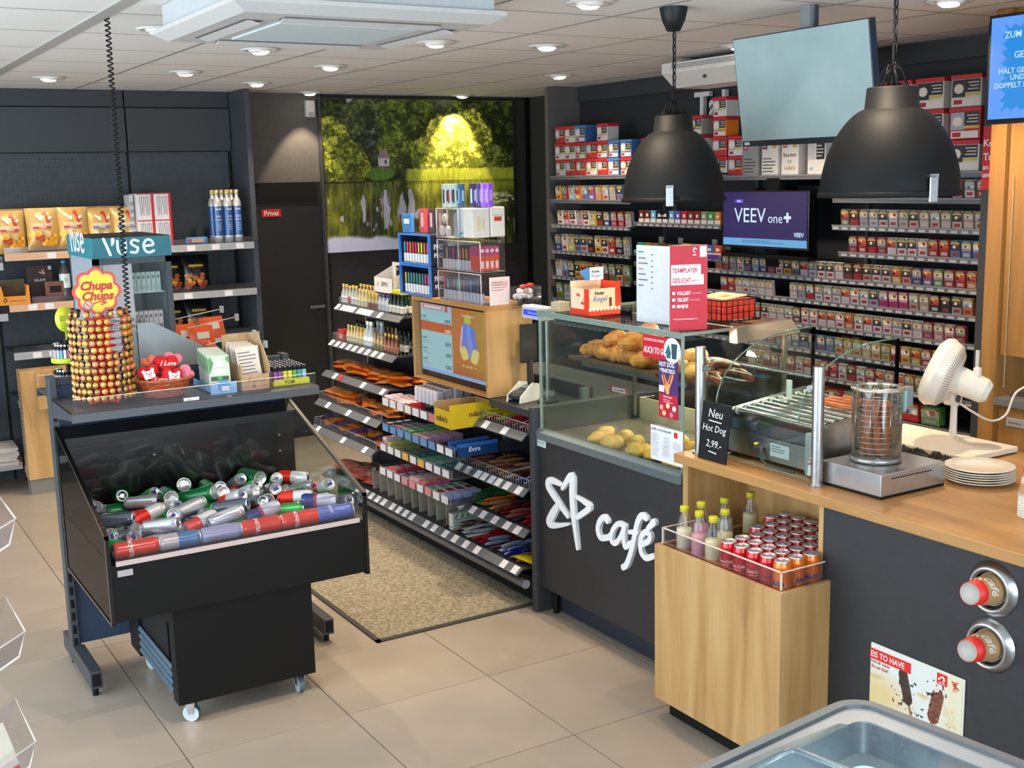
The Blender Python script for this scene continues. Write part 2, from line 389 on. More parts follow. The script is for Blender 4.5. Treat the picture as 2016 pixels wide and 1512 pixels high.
# lake photograph, printed on a flat panel
def sst(a, b, x): t = np.clip((x-a)/(b-a),0,1); return t*t*(3-2*t)
def mural(U, Vv):
    wl = .457
    def land(us, y, soft):
        n1 = fbm(us*22,y*16,3); n2 = fbm(us*70,y*52,3); n3 = fbm(us*150,y*110,2)
        c = mixc(np.ones(us.shape+(3,))*rgb('#16190f'), rgb('#333c18'), sst(.38,.62,n2*.6+n1*.4))
        def crown(c, cx, cy, rx, ry, dk, md, lt, k):
            e = 1-((us-cx)/rx)**2-((y-cy)/ry)**2+.55*(fbm(us*14+k,y*11+k,4)-.5)*1.6; m = sst(-.02,.12,e)
            bl = fbm(us*34+k*3,y*27+k*5,3); lf = n2*.35+n3*.3+bl*.35; hi = sst(.40,.62,lf+.10*(y-cy)/ry-.05*(us-cx)/rx)
            t = mixc(np.ones(us.shape+(3,))*rgb(dk), rgb(md), hi); t = mixc(t, rgb(lt), sst(.56,.70,lf+.08*(y-cy)/ry)); return c*(1-m[...,None])+t*m[...,None]
        sk = sst(.0,.14,.9*(fbm(us*26+5,y*20+2,4)-.46)+.16*(1-((us-.19)/.085)**2-((y-.99)/.055)**2)); c = mixc(c, rgb('#7f8894'), sk*((y > .85))*.9)
        c = crown(c,.24,.82,.15,.20,'#1b1f16','#39401f','#545a3a',1); c = mixc(c, rgb('#5a6478'), .6*sst(.53,.62,n2)*np.clip(1-((us-.27)/.07)**2-((y-.74)/.15)**2,0,1))
        for a_ in [(.45,.86,.17,.22,'#20260f','#454f1e','#66702c',2),(.60,.95,.16,.16,'#1e240f','#3f491c','#5c6628',3),(.90,.88,.15,.26,'#1b200f','#39421a','#525c24',4),(.37,.66,.10,.14,'#262d12','#4c561f','#6f7830',5),(.05,.62,.11,.30,'#2c3212','#6a7026','#9a9a34',6),(.14,.56,.09,.16,'#30360f','#5f6522','#85882e',9),
                   (.54,.60,.10,.16,'#3a4216','#747a30','#a2a444',7),(.70,.70,.19,.25,'#4a5018','#96943a','#cfc45a',8),(.90,.56,.10,.14,'#2a3010','#525a24','#74783a',11)]: c = crown(c,*a_)
        hs = (np.abs(us-.303) < .028) & (y > .555) & (y < .615); c = mixc(c, rgb('#a39da3'), hs*.9); rf = (y > .612) & (y < .665) & (us > .272+(y-.612)*.3) & (us < .334-(y-.612)*.25); c = mixc(c, rgb('#76606a'), rf*.9)
        c = mixc(c, rgb('#39343a'), ((np.abs(us-.312) < .005) & (np.abs(y-.588) < .014))*1.); c = mixc(c, rgb('#57343a'), ((np.abs(us-.30) < .032) & (np.abs(y-.55) < .010))*1.)
        st = fbm(us*170,y*9,2); ed = .395+.015*vn(us*50,y*4); rd = sst(0,.03,us-ed)*sst(.552,.538,y+.012*vn(us*60,y*2))*(y > wl-.01); c = mixc(c, rgb('#a7ac3c'), rd*(.55+.45*st)); c = mixc(c, rgb('#6f721f'), rd*sst(.52,.68,st)*.7)
        r2 = 1-((us-.28)/.085)**2-((y-.51)/.05)**2; return mixc(c, rgb('#4d6a28'), sst(0,.4,r2)*(.5+.5*st))
    refl = Vv < wl; dn = np.clip((wl-Vv)/wl,0,1)
    L = land(U, Vv, 0)
    ws = .010*(fbm(U*8,Vv*120,2)-.5)*2+.012*(vn(U*26,Vv*300)-.5)
    W = sum(land(U+ws, np.clip(wl+(wl-Vv)*1.05+o,0,1.2), 1) for o in (-.03,-.015,0,.015,.03))/5
    W = W*.80+rgb('#3c3a16')*.18; vs_ = fbm(U*95,Vv*7,3); W = W*(.72+.5*vs_)[...,None]
    W = mixc(W, rgb('#8f8a2c'), sst(.5,.75,fbm(U*70,Vv*6+3,3))*.55*np.clip(1-abs(U-.5)*1.3,0,1))
    gl = sst(.50,.60,fbm(U*46+2,Vv*9,3)+.12*(1-((U-.31)/.15)**2-((dn-.42)/.25)**2).clip(-1,1)-.10*(np.abs(U-.31) > .17)); W = mixc(W, rgb('#a29fb6'), gl*.8*(U < .5)*(dn > .12)*(dn < .72))
    bt = sst(.02,-.01,Vv-(.09+.05*(fbm(U*14,U*3,3)-.5)-.22*np.clip(U-.30,0,1))); W = mixc(W, rgb('#b0aec8'), bt*.92*(U < .66))
    W = mixc(W, rgb('#9c8796'), sst(.55,.66,fbm(U*80,Vv*10,2))*(U > .9)*(dn > .6)*.7)
    lp = sst(.44,.54,fbm(U*42,Vv*80,3))*sst(.05,.03,np.abs(Vv-.325+.02*(U-.9)))*sst(.79,.83,U); W = mixc(W, rgb('#b7ad98'), lp*.85); W = mixc(W, rgb('#76853a'), lp*sst(.52,.6,fbm(U*60+3,Vv*60,2))*.8)
    c = np.where(refl[...,None], W, L); c = mixc(c, rgb('#17150b'), (np.abs(Vv-wl) < .005)*(U < .2)*.85)
    return np.clip(c*1.35,0,1)
mu = thing('lake_mural','large framed photograph of a lake and trees on the rear wall','picture',(4.32,8.43,1.4))
MB((4.32,8.43,1.4)).box((3.476,8.418,1.392),(5.176,8.44,2.555), P('#3a3733',.5)).build('backing', mu)
art('print', (3.484,8.4165,1.401),(1,0,0),(0,0,1),1.682,1.146,520,350, mural, VCOL('lake_print',.35), mu, (4.32,8.43,1.4))
# motion sensor box
b = MB((3.405,8.42,2.41)).box((3.368,8.39,2.408),(3.442,8.44,2.532),P('#c9c6c0',.5),.01).box((3.385,8.386,2.418),(3.425,8.392,2.445),P('#9aa09a',.3))
b.build('motion_sensor',label='small white motion sensor box beside the top of the lake picture',cat='sensor')
# wall switch on far pillar etc.
# ================================================================ DOWNLIGHTS
rimm = P('#cfcfcb',.4)
dp = thing('downlight','round recessed ceiling downlight','downlight')
b = MB(); b.lathe([(.062,.006),(.068,-.006),(.09,-.008),(.093,.0)],rimm,n=20); b.build('trim_ring',dp)
b = MB(); b.lathe([(.062,.006),(.05,-.012),(.035,-.02),(.03,-.004),(1e-7,-.004)],P('#e8e6e2',.35),n=16,frame=(V(1,0,0),V(0,1,0),V(.3,0,1).normalized())); b.build('lamp_head',dp)
lit = MB(); lit.lathe([(.046,-.013),(.03,-.024),(1e-7,-.028)],EM('#fff4e0',9.0),n=16); lito = lit.build('lamp_lens',dp)
PD = Proto(dp)
DESC = ['just behind the large air conditioner, above the aisle','deep on the left, behind the coiled cord','far left, nearest the dark shelving','above the lottery end of the rear aisle, switched low','in the ceiling before the rear door','close above the rear door','beside the right end of the air conditioner, brightly lit','close above the lake picture',
 'between the air conditioner and the pendant canopy','above the left end of the tobacco shelves','above the middle of the tobacco shelves','in front of the air conditioner','at the top right near the tobacco wall','near the camera over the freezer aisle','near the camera over the worktop','above the drinks bin','above the left shelving aisle','above the entrance mat']
for i,(x,y,wt) in enumerate([(a,b_,c) for a,b_,c in DOWN]):
    PD.put((x,y,CEIL),(0,0,i*1.3),label='round ceiling downlight '+DESC[i],group='ceiling downlights')
    aim = V(1.30,4.45,.70)-V(x,y,CEIL) if i == 13 else V(0,0,-1)
    if i == 7: aim = V(0,.50,-1)
    if i == 5: aim = V(0,.22,-1)
    if wt: light('downlight_lamp','SPOT',(x,y,CEIL-.04),wt,WARM,aim.to_track_quat('-Z','Y').to_euler(),spot_size=math.radians(62 if i in (5,7) else 50 if i == 13 else 78 if i == 6 else 115),spot_blend=.18 if i in (5,7) else .6,shadow_soft_size=.03)
# ================================================================ RUG
RUG = NOISY('coir_pile','#6d6350','#a49a84',70,.95,.9,bscale=260,detail=6)
t = thing('entrance_mat','beige coir floor mat with dark rubber edge in front of the candy rack','mat',(2.35,5.6,.0))
b = MB((2.35,5.6,0)).box((1.972,4.395,.0),(2.93,7.0,.009),RUG); b.build('pile',t)
b = MB((2.35,5.6,0)); E1 = P('#39352f',.8)
b.box((1.952,4.372,0),(2.95,4.395,.007),E1).box((1.952,4.372,0),(1.972,7.02,.007),E1).box((1.952,7.0,0),(2.95,7.02,.007),E1); b.build('rubber_edge',t)
# ================================================================ BAKERY DISPLAY COUNTER
O = (2.98,3.8,0)
cafe = thing('bakery_counter','dark bakery counter with glass pastry display and white raised lettering','counter',O)
b = MB(O).box((2.725,3.295,.122),(2.745,4.278,.805),DARK,.002); b.build('front_panel',cafe)
b = MB(O).box((2.70,4.281,0.004),(3.33,4.316,.943),P('#33363b',.5),.003); b.build('end_panel',cafe)
b = MB(O).box((2.80,3.295,.004),(2.815,4.27,.122),P('#232a38',.6)); b.build('kickplate',cafe)
b = MB(O).cyl((2.775,4.235,0),(2.775,4.235,.09),.014,BLACKM,8); b.build('leveling_foot',cafe)
b = MB(O).box((2.725,3.295,.80),(3.33,4.278,.815),STEEL); TR = P('#7f8c90',.3,.6)
b.prism([(2.712,4.28,.806),(2.712,4.28,.838),(2.735,4.28,.856),(2.745,4.28,.806)],(0,-.985,0),TR); b.build('metal_trim',cafe)
b = MB(O).box((2.75,3.31,.815),(3.28,4.262,.832),NOISY('display_deck','#4a443d','#575048',14,.35,.02)); b.build('display_deck',cafe)
b = MB(O).box((3.27,3.31,.832),(3.28,4.262,.93),P('#9a8d78',.4)); b.build('rear_edge',cafe)
GE = P('#8fa39c',.2,.3)
def pane(nm, a, c_, par=cafe, m=GLASS, org=O):
    return MB(org).box(a,c_,m).build(nm,par)
pane('front_pane',(2.728,3.30,.848),(2.734,4.262,1.362))
pane('side_pane',(2.734,4.258,.848),(3.25,4.264,1.362)); pane('side_pane',(2.734,3.297,.848),(3.25,3.303,1.362))
pane('top_pane',(2.722,3.292,1.362),(3.26,4.27,1.370))
pane('shelf_pane',(2.84,3.31,1.158),(3.18,4.25,1.166)); pane('divider_pane',(2.736,3.70,.835),(3.2,3.704,1.06))
b = MB(O).box((2.720,3.291,1.350),(2.728,4.268,1.372),GE).box((2.728,3.291,1.360),(3.262,3.297,1.372),GE).box((2.728,4.264,1.360),(3.262,4.27,1.372),GE).box((3.25,3.291,1.346),(3.27,4.27,1.374),STEEL)
b.box((2.7265,3.296,.85),(2.7365,3.304,1.362),GE).box((2.7265,4.257,.85),(2.7365,4.264,1.362),GE); b.build('glass_edging',cafe)
b = MB(O)
for y in (3.30,4.255): b.box((3.235,y,.85),(3.25,y+.012,1.36),STEEL)
b.box((2.84,3.42,1.14),(2.85,4.1,1.158),STEEL); b.build('support_frame',cafe)
b = MB(O).box((3.275,3.30,.4),(3.30,4.26,.83),DARK).box((2.745,3.295,.1),(3.30,3.31,.80),DARK); b.build('carcass',cafe)
# raised logo and lettering on the front panel
LW = P('#eceef2',.4)
ST = {'s1':([(4.089,.638),(4.171,.639),(4.189,.611),(4.141,.574),(4.037,.509)],[.016,.03,.03,.032,.02]),'s2':([(4.077,.623),(4.004,.693),(4.002,.606),(3.994,.523),(3.967,.384)],[.018,.036,.036,.034,.016]),
's3':([(4.124,.528),(4.156,.491),(4.186,.446),(4.139,.443),(4.032,.476)],[.034,.04,.038,.026,.012]),'s4':([(3.974,.61),(3.915,.601),(3.874,.586),(3.964,.523)],[.014,.022,.028,.024])}
b = MB(O)
for pts,wd in ST.values(): b.stroke([(2.7255,y,z) for y,z in pts],wd,(-.016,0,0),LW)
b.build('star_emblem',cafe)
CF = [([(3.75,.559),(3.772,.569),(3.804,.541),(3.816,.503),(3.796,.477),(3.746,.49),(3.724,.505)],.026),([(3.639,.564),(3.673,.566),(3.712,.529),(3.724,.486),(3.696,.478),(3.658,.516),(3.633,.566)],.022),([(3.634,.566),(3.64,.514),(3.629,.48),(3.594,.506)],.022),
([(3.495,.632),(3.521,.636),(3.547,.603),(3.568,.539),(3.589,.474),(3.619,.412),(3.643,.392)],.026),([(3.601,.549),(3.55,.562)],.018),([(3.532,.515),(3.481,.542),(3.47,.57),(3.498,.575),(3.526,.543),(3.527,.491),(3.496,.471),(3.451,.49)],.024),([(3.485,.591),(3.447,.626)],[.018,.03])]
for gi in ((0,),(1,2),(3,4),(5,),(6,)):
    b = MB(O)
    for q_ in gi: b.stroke([(2.7255,y,z) for y,z in CF[q_][0]],CF[q_][1],(-.016,0,0),LW)
    b.build('accent' if gi == (6,) else 'letter',cafe)
RY = (0,-1,0); UZ = (0,0,1)
RED = P('#c4162f',.4); RED2 = P('#d8231c',.4)
light('display_strip','AREA',(3.20,3.78,1.345),7,(1,.86,.66),(0,math.radians(20),0),shape='RECTANGLE',size=.03,size_y=.85)
light('display_strip','AREA',(3.16,3.78,1.145),4,(1,.86,.66),(0,math.radians(25),0),shape='RECTANGLE',size=.03,size_y=.85)
# small maker's plate
t = MB((2.722,4.25,.793)).box((2.719,4.215,.772),(2.7245,4.286,.814),P('#c5d3d6',.3),.004).text('Dentless',.016,P('#5a666c',.5),(2.7188,4.25,.788),RY,UZ)
t.build('makers_plate',label='small pale rounded maker plate on the corner of the bakery counter',cat='plate')
def card(name, label, cat, x, y0, y1, z0, z1, m, th=.003, org=None, group=None):
    org = org or (x,(y0+y1)/2,z0); t = thing(name,label,cat,org,group); MB(org).box((x,y0,z0),(x+th,y1,z1),m).build('sheet',t); return t, org
t, o_ = card('snack_sign','red sticker reading auch to go with a round drink emblem on the pastry glass','sign',2.722,3.345,3.525,1.262,1.346,RED)
b = MB(o_).text('ALLE SNACKS UND GETRÄNKE',.0135,WHITE,(2.7215,3.518,1.325),RY,UZ,'l',.01,sx=.64).text('AUCH TO GO!',.034,WHITE,(2.7215,3.519,1.279),RY,UZ,'l',.02,sx=.62); b.build('lettering',t)
b = MB(o_).cyl((2.7215,3.347,1.302),(2.719,3.347,1.302),.047,P('#e8eef0',.4),24).prism([(2.7185,3.345,1.272),(2.7185,3.322,1.272),(2.7185,3.316,1.328),(2.7185,3.35,1.328)],(-.001,0,0),P('#1d4a52',.5)).box((2.7175,3.355,1.272),(2.7185,3.378,1.288),P('#2b6470',.5)).prism([(2.7185,3.386,1.288),(2.7185,3.35,1.288),(2.7185,3.366,1.325)],(-.001,0,0),P('#2b6470',.5)); b.build('drink_emblem',t)
t, o_ = card('hot_dog_poster','narrow purple and red hot dog poster stuck on the pastry glass','poster',2.7225,3.318,3.428,1.045,1.262,P('#4a2a6e',.4))
b = MB(o_).box((2.7215,3.318,1.045),(2.7225,3.428,1.135),P('#b51a34',.4)); b.build('red_field',t)
b = MB(o_).text('HOT DOG',.024,WHITE,(2.7212,3.424,1.238),RY,UZ,'l',.03,sx=.78).text('SO',.011,WHITE,(2.7212,3.424,1.222),RY,UZ,'l').text('PRAKTISCH',.021,WHITE,(2.7212,3.411,1.216),RY,UZ,'l',.03,sx=.72)
b.text('Deine Sauce:',.010,WHITE,(2.7208,3.373,1.122),RY,UZ,'c',.02); b.lines((2.7208,3.40,1.112),RY,UZ,.06,2,.008,.003,P('#e6aab4',.5)); b.build('lettering',t)
b = MB(o_)
for k,(y,z) in enumerate([(3.41,1.082),(3.373,1.092),(3.336,1.085),(3.395,1.062),(3.352,1.060)]): b.cyl((2.7212,y,z),(2.7202,y,z),.0105,P(['#d9a18a','#e8d9a0','#e8e2dc','#e0c080','#c97a8a'][k],.5),10)
for y0,z0,y1,z1 in [(3.40,1.20,3.375,1.145),(3.352,1.205,3.378,1.15)]:
    b.stroke([(2.7222,y0,z0),(2.7222,(y0+y1)/2,(z0+z1)/2),(2.7222,y1,z1)],.020,(-.0012,0,0),P('#d9a05a',.5)); b.stroke([(2.7212,y0,z0+.008),(2.7212,(y0+y1)/2,(z0+z1)/2)],.009,(-.0008,0,0),P('#a8432a',.5))
b.box((2.7208,3.395,1.141),(2.7215,3.425,1.165),P('#e6dce8',.5)); b.build('hot_dog_picture',t)
t, o_ = card('ingredients_sheet','white printed ingredients sheet standing at the lower corner of the pastry glass','sheet',2.7225,3.29,3.478,.872,1.005,P('#dcdee4',.5))
b = MB(o_).text('Inhalts- und Zusatzstoffe',.0125,P('#33363c',.6),(2.7218,3.472,.988),RY,UZ,'l',.01,sx=.95); G9 = P('#9598a0',.6)
for cx,n,zz in ((3.472,9,.972),(3.40,7,.968),(3.472,6,.918),(3.405,7,.93),(3.345,5,.955)): b.lines((2.7218,cx,zz),RY,UZ,.05,n,.0058,.0016,G9,n)
b.box((2.7212,3.318,.976),(2.7222,3.338,.997),RED2); b.build('print',t)
t, o_ = card('grab_now_sign','small red and white sign inside the pastry display','sign',2.95,3.93,4.05,1.022,1.052,P('#a32034',.5))
MB(o_).box((2.9485,3.94,1.027),(2.9498,4.035,1.047),P('#d5cfd0',.5)).text('JETZT ZUGREIFEN',.0125,P('#7a2030',.5),(2.948,3.988,1.0325),RY,UZ,sx=.75,bold=.02).build('lettering',t)
# ================================================================ SERVICE COUNTER WITH SNACK BOX
O = (3.1,2.3,0)
cab = thing('service_counter','dark service counter with wooden worktop, bottle alcove and cup holders','counter',O)
b = MB(O).box((2.725,1.0,.09),(2.745,2.592,.898),DARK,.002); b.build('front_panel',cab)
b = MB(O).box((2.80,1.0,.004),(2.815,2.58,.09),BLACKM); b.build('kickplate',cab)
wt_ = thing('worktop','long oak worktop of the service counter','worktop',O)
b = MB(O).box((2.674,.9,.902),(3.66,3.282,.937),OAKY,.003); b.build('slab',wt_)
b = MB(O).box((2.725,3.262,.09),(3.02,3.29,.901),OAKZ); b.build('alcove_side',cab)
b = MB(O).box((2.725,2.592,.09),(3.02,2.612,.901),OAKZ); b.build('alcove_side',cab)
b = MB(O).box((3.02,2.592,.09),(3.035,3.29,.901),OAKZ); b.build('alcove_back',cab)
b = MB(O).box((3.60,1.0,.004),(3.62,3.28,.9),DARK); b.build('rear_panel',cab)
# box
O = (2.76,2.87,0)
bx = thing('snack_box','tall oak pull-out box holding cold cans and shake bottles','box',O)
b = MB(O).box((2.510,2.556,.068),(2.528,3.186,.648),OAKZ,.001); b.build('front_board',bx)
b = MB(O).box((2.528,2.556,.068),(3.0,2.574,.648),OAKZ,.001); b.build('side_board',bx)
b = MB(O).box((2.528,3.168,.068),(3.0,3.186,.648),OAKZ,.001); b.build('side_board',bx)
b = MB(O).box((2.982,2.574,.068),(3.0,3.168,.648),OAKZ); b.build('rear_board',bx)
b = MB(O).box((2.528,2.574,.57),(2.982,3.168,.588),OAKY); b.build('base_board',bx)
b = MB(O).box((2.55,2.60,.004),(2.98,3.15,.068),BLACKM); b.build('plinth',bx)
b = MB(O); 
for a_,c_ in (((2.529,2.575,.60),(2.533,3.167,.708)),((2.533,2.575,.60),(2.98,2.579,.708)),((2.533,3.163,.60),(2.98,3.167,.708))): b.box(a_,c_,ACRYL)
b.build('acrylic_guard',bx)
EDGE = P('#e8d9cc',.2,.0,.5)
b = MB(O).box((2.5285,2.5745,.706),(2.5335,3.1675,.7095),EDGE).box((2.5285,2.5745,.65),(2.533,2.579,.708),EDGE).box((2.533,2.5745,.706),(2.72,2.579,.7095),EDGE).box((2.533,3.163,.706),(2.72,3.1675,.7095),EDGE).box((2.5285,3.163,.65),(2.533,3.1675,.708),EDGE); b.build('guard_edge',bx)
# ---- cup dispensers and cups
def cup_mesh(par):
    KR = P('#b08a60',.6); CW = P('#b4afa8',.6); rz = lambda z: .0270+z*.135
    MB().lathe([(rz(.030),.030),(rz(.088),.088)],KR,n=28).build('cup_body',par)
    MB().lathe([(rz(0)-.001,0),(rz(0),.0),(rz(.030),.030)],P('#d8281e',.45),n=28).build('red_band',par)
    MB().lathe([(1e-7,.007),(rz(0)-.0015,.007),(rz(0)-.001,0)],CW,n=28).build('cup_base',par)
    MB().lathe([(rz(.088),.088),(rz(.09)+.0015,.0895),(rz(.09)+.001,.093),(rz(.09)-.0015,.092),(rz(.01)-.001,.0085)],CW,n=28).build('rim',par)
    b = MB(); CRM = P('#e4d6c2',.6)
    for k in (0,1):
        def fn(x,y,k=k): z = .040+y; r = rz(z)+.0004; th = x/.035-PI/2+k*PI; return (r*math.cos(th),r*math.sin(th),z)
        b.text('café',.034,CRM,(0,0,0),fn=fn,bold=.02,shear=.3)
        c0 = [fn(-.034+.010*math.cos(a),-.008+.010*math.sin(a)) for a in [2*PI*i/12 for i in range(12)]]; b.add(c0,[tuple(range(12))],CRM)
        b.add([tuple(Vector(fn(-.034+.006*math.cos(a)*(1 if i%2 else .4),-.008+.006*math.sin(a)*(1 if i%2 else .4)))*1.004) for i,a in enumerate([2*PI*i/10 for i in range(10)])],[tuple(range(10))],P('#c8503a',.5))
    b.build('lettering',par)
for k,(zc,lab) in enumerate([(.796,'upper steel cup dispenser ring in the dark counter front'),(.633,'lower steel cup dispenser ring in the dark counter front')]):
    t = thing('cup_dispenser',lab,'dispenser',(2.724,1.964,zc),'cup dispensers')
    b = MB(); b.lathe([(.052,-.006),(.052,-.014),(.058,-.022),(.066,-.018),(.078,-.004),(.08,0.0)],STEEL,(0,0,0),28,ax='x'); b.build('ring',t)
    b = MB(); b.lathe([(1e-7,-.002),(.053,-.002)],BLACKM,(0,0,0),24,ax='x'); b.build('gasket',t)
    n_ = V(1,.07,-.10).normalized(); rr_ = V(0,-.3,1).cross(n_).normalized(); uu_ = n_.cross(rr_)
    c = thing('paper_cup','paper coffee cup with red base band sticking out of the %s dispenser'%('upper','lower')[k],'cup',V(2.722,1.962,zc+.002)-n_*.108,'cups in the dispensers')
    cup_mesh(c); c.scale = (1.14,)*3; cd = V(-.42,-.62,.55); ph_ = math.atan2(cd.dot(uu_),cd.dot(rr_))+PI/2; c.rotation_euler = (Matrix((rr_,uu_,n_)).transposed() @ Matrix.Rotation(ph_,3,'Z')).to_euler()
# stack of paper cups at the right
cs = thing('paper_cup','nested stack of upside-down paper coffee cups at the right worktop edge','cup',(3.0,2.045,.937))
c1 = MB()
for i in range(9): c1.lathe([(.0385,i*.0072+.0),(.0405,i*.0072+.001),(.0405,i*.0072+.004),(.037,i*.0072+.006)],P('#e4dccb',.6),n=24)
c1.build('cup_rims',cs); q = thing('x','x','x'); cup_mesh(q)
for ch in [o for o in COL.objects if o.parent == q]: ch.parent = cs; ch.location = (0,0,.157); ch.rotation_euler = (PI,0,math.radians(60))
bpy.data.objects.remove(q)
# ---- ice cream poster
def icep(U, Vv):
    x = U*.335; y = Vv*.205
    c = mixc(np.ones(U.shape+(3,))*rgb('#d8dcd8'), rgb('#d9c48e'), np.clip(1.3-3.2*np.sqrt((U-.12)**2*.8+(Vv-.35)**2),0,1)); c = mixc(c, rgb('#e0d3aa'), np.clip(1-abs(U-.92)*5,0,1)*.8); c = mixc(c, rgb('#c79e55'), np.clip(fbm(U*5,Vv*5)-.55,0,1)*3*(Vv < .6))
    n = fbm(U*60,Vv*40)
    def bar(c, cx, cy, an, L, W, col, col2):
        ca, sa = math.cos(an), math.sin(an); dx = (U-cx)*1.63; dy = Vv-cy; a = dx*ca+dy*sa; b_ = -dx*sa+dy*ca
        st = (np.abs(b_) < .022) & (a < -L) & (a > -L-.22); c = mixc(c, rgb('#9a6a4e'), st*1.)
        d = np.maximum(np.abs(a)-L+W, 0)**2+b_**2; c = mixc(c, rgb(col), (d < W*W)*1.); return mixc(c, rgb(col2), ((d < W*W) & (n > .55))*.8)
    c = bar(c,.40,.60,math.radians(108),.24,.085,'#33221c','#4a352c'); c = bar(c,.73,.52,math.radians(77),.25,.10,'#6a3a2c','#9a6450')
    cr = (np.sqrt(((U-.73)*1.63)**2+(Vv-.76)**2) < .055); c = mixc(c, rgb('#e2d6cc'), cr*.9)
    rr = np.sqrt(((U-.58)*1.2)**2+(Vv-.52)**2); sp = (fbm(U*30+9,Vv*20) > .70) & (rr < .42) & (rr > .1); c = mixc(c, rgb('#3c2620'), sp*.95)
    return c
O = (2.718,2.22,.2)
t = thing('ice_cream_poster','rounded poster showing two chocolate ice creams on the dark counter front','poster',O)
b = MB(O).box((2.7175,2.035,.262),(2.7245,2.378,.504),P('#e4e0d2',.4),.003); b.build('board',t)
art('print',(2.7165,2.374,.266),RY,UZ,.335,.235,150,105,icep,VCOL('poster_print',.4),t,O)
b = MB(O).box((2.7145,2.222,.455),(2.716,2.377,.488),RED2).text('EIS TO HAVE',.0265,WHITE,(2.7138,2.372,.4625),RY,UZ,'l',.012,sx=.86); b.build('headline',t)
b = MB(O).text('Hol dir unser',.0135,P('#c25a3c',.5),(2.7152,2.372,.443),RY,UZ,'l',.02).text('Eis am Stiel!',.0135,P('#c25a3c',.5),(2.7152,2.370,.427),RY,UZ,'l',.02); b.build('lettering',t)
b = MB(O).box((2.7145,2.092,.462),(2.716,2.127,.496),RED2); b.stroke([(2.7138,2.12,.478),(2.7138,2.108,.488),(2.7138,2.10,.482),(2.7138,2.103,.476)],.005,(-.0006,0,0),WHITE,6); b.text('ORLEN',.0075,WHITE,(2.7136,2.1095,.4655),RY,UZ,bold=.02)
b.stroke([(2.7145,2.075,.486),(2.7145,2.062,.48),(2.7145,2.066,.466)],.003,(-.0006,0,0),RED2,6); b.stroke([(2.7145,2.055,.488),(2.7145,2.07,.478),(2.7145,2.052,.468)],.003,(-.0006,0,0),RED2,6); b.text('STAR',.006,RED2,(2.7145,2.066,.458),RY,UZ,bold=.02); b.build('brand_marks',t)
# ================================================================ CANS AND BOTTLES IN THE SNACK BOX
def can_proto(nm, body, h=.145, r=.029, logo=None, lc=None, alt=None, name='drink_can', silver=False):
    t = thing(name,nm,'can'); b = MB(); bm_ = P(body,.25,.25 if not silver else .65,.4); SV = P('#d9dadc',.25,.75)
    n = 18; b.lathe([(1e-7,.003),(r*.55,.006),(r*.72,0),(r*.80,0)],SV,n=n)
    b.lathe([(r*.80,0),(r*.97,.009),(r,.014)],bm_,n=n); b.lathe([(r,.014),(r,h*.45)],bm_,n=n); b.lathe([(r,h*.45),(r,h-.018)],P(alt,.25,.25,.4) if alt else bm_,n=n); b.lathe([(r,h-.018),(r*.86,h-.005)],bm_ if not alt else P(alt,.25,.25,.4),n=n)
    b.build('can_body',t); b = MB(); b.lathe([(r*.86,h-.005),(r*.885,h-.001),(r*.85,h),(r*.80,h-.004),(1e-7,h-.004)],SV,n=n); b.build('lid',t)
    b = MB(); b.box((-.005,-.002,h-.0035),(.005,.015,h-.002),SV); b.build('pull_tab',t)
    if logo:
        b = MB(); LC = P(lc,.4)
        for base in (0,PI):
            fn = lambda x,y,base=base: ((r+.0004)*math.cos(x/r+base-PI/2),(r+.0004)*math.sin(x/r+base-PI/2),y)
            for (s_,sz,z0,bd,sh) in logo: b.text(s_,sz,LC,(0,0,0),fn=(lambda x,y,z0=z0: fn(x,y+z0)),bold=bd,shear=sh,sx=.9)
        b.build('lettering',t)
    return t
CC = [('Coca-Cola',.0145,.07,.02,.25),('ZERO',.008,.056,.02,0)]
P_coke = Proto(can_proto('c','#c2111d',logo=[('Coca-Cola',.0145,.075,.02,.25),('ORIGINAL TASTE',.0045,.066,.02,0)],lc='#e8dcdc'))
P_zero = Proto(can_proto('c','#b50f1b',logo=[('Coca-Cola',.0145,.075,.02,.25),('ZERO SUGAR',.0055,.064,.02,0)],lc='#1a1012'))
fan = can_proto('c','#e2700f',logo=[('FANTA',.020,.066,.05,.1)],lc='#1d2a6e'); 
b = MB(); b.X = None
for base in (0,PI):
    fn = lambda y,z,base=base: (.0293*math.cos(y/.029+base-PI/2),.0293*math.sin(y/.029+base-PI/2),z)
    ring = [(-.034,.072),(-.018,.092),(.016,.096),(.036,.08),(.026,.058),(-.02,.054)]
    b.add([fn(*p) for p in ring]+[fn(0,.075)],[(i,(i+1)%6,6) for i in range(6)],P('#e6e6ea',.4))
    b.add([fn(.0+.008*math.cos(2*PI*i/8),.025+.006*math.sin(2*PI*i/8)) for i in range(8)],[tuple(range(8))],P('#e6d9d0',.4))
b.build('badge',fan)
P_fanta = Proto(fan)
rows = 0
ylist = [2.610+.062*i for i in range(5)]
for i,x in enumerate([2.566+.0625*k for k in range(7)]):
    for j,y in enumerate(ylist+([2.92] if i >= 3 else [])+([2.982] if i >= 5 else [])):
        yy = y + (.0 if i%2 == 0 else .004); 
        kind = 'orange' if j == 0 and i < 5 else ('dark red' if (j in (1,2) and i < 7 and (i+j)%2) else 'red')
        pr = {'orange':P_fanta,'dark red':P_zero,'red':P_coke}[kind]
        lab = f'{kind} drink can in the oak box, {ORD[i]} row back, {ORD[j]} from right'
        pr.put((x,yy,.589),(0,0,RN.uniform(-.5,.5)+(-PI/2 if j or i==0 else -.6)+(.5 if i%2 else .2)),label=lab,group='drink cans in the oak box')
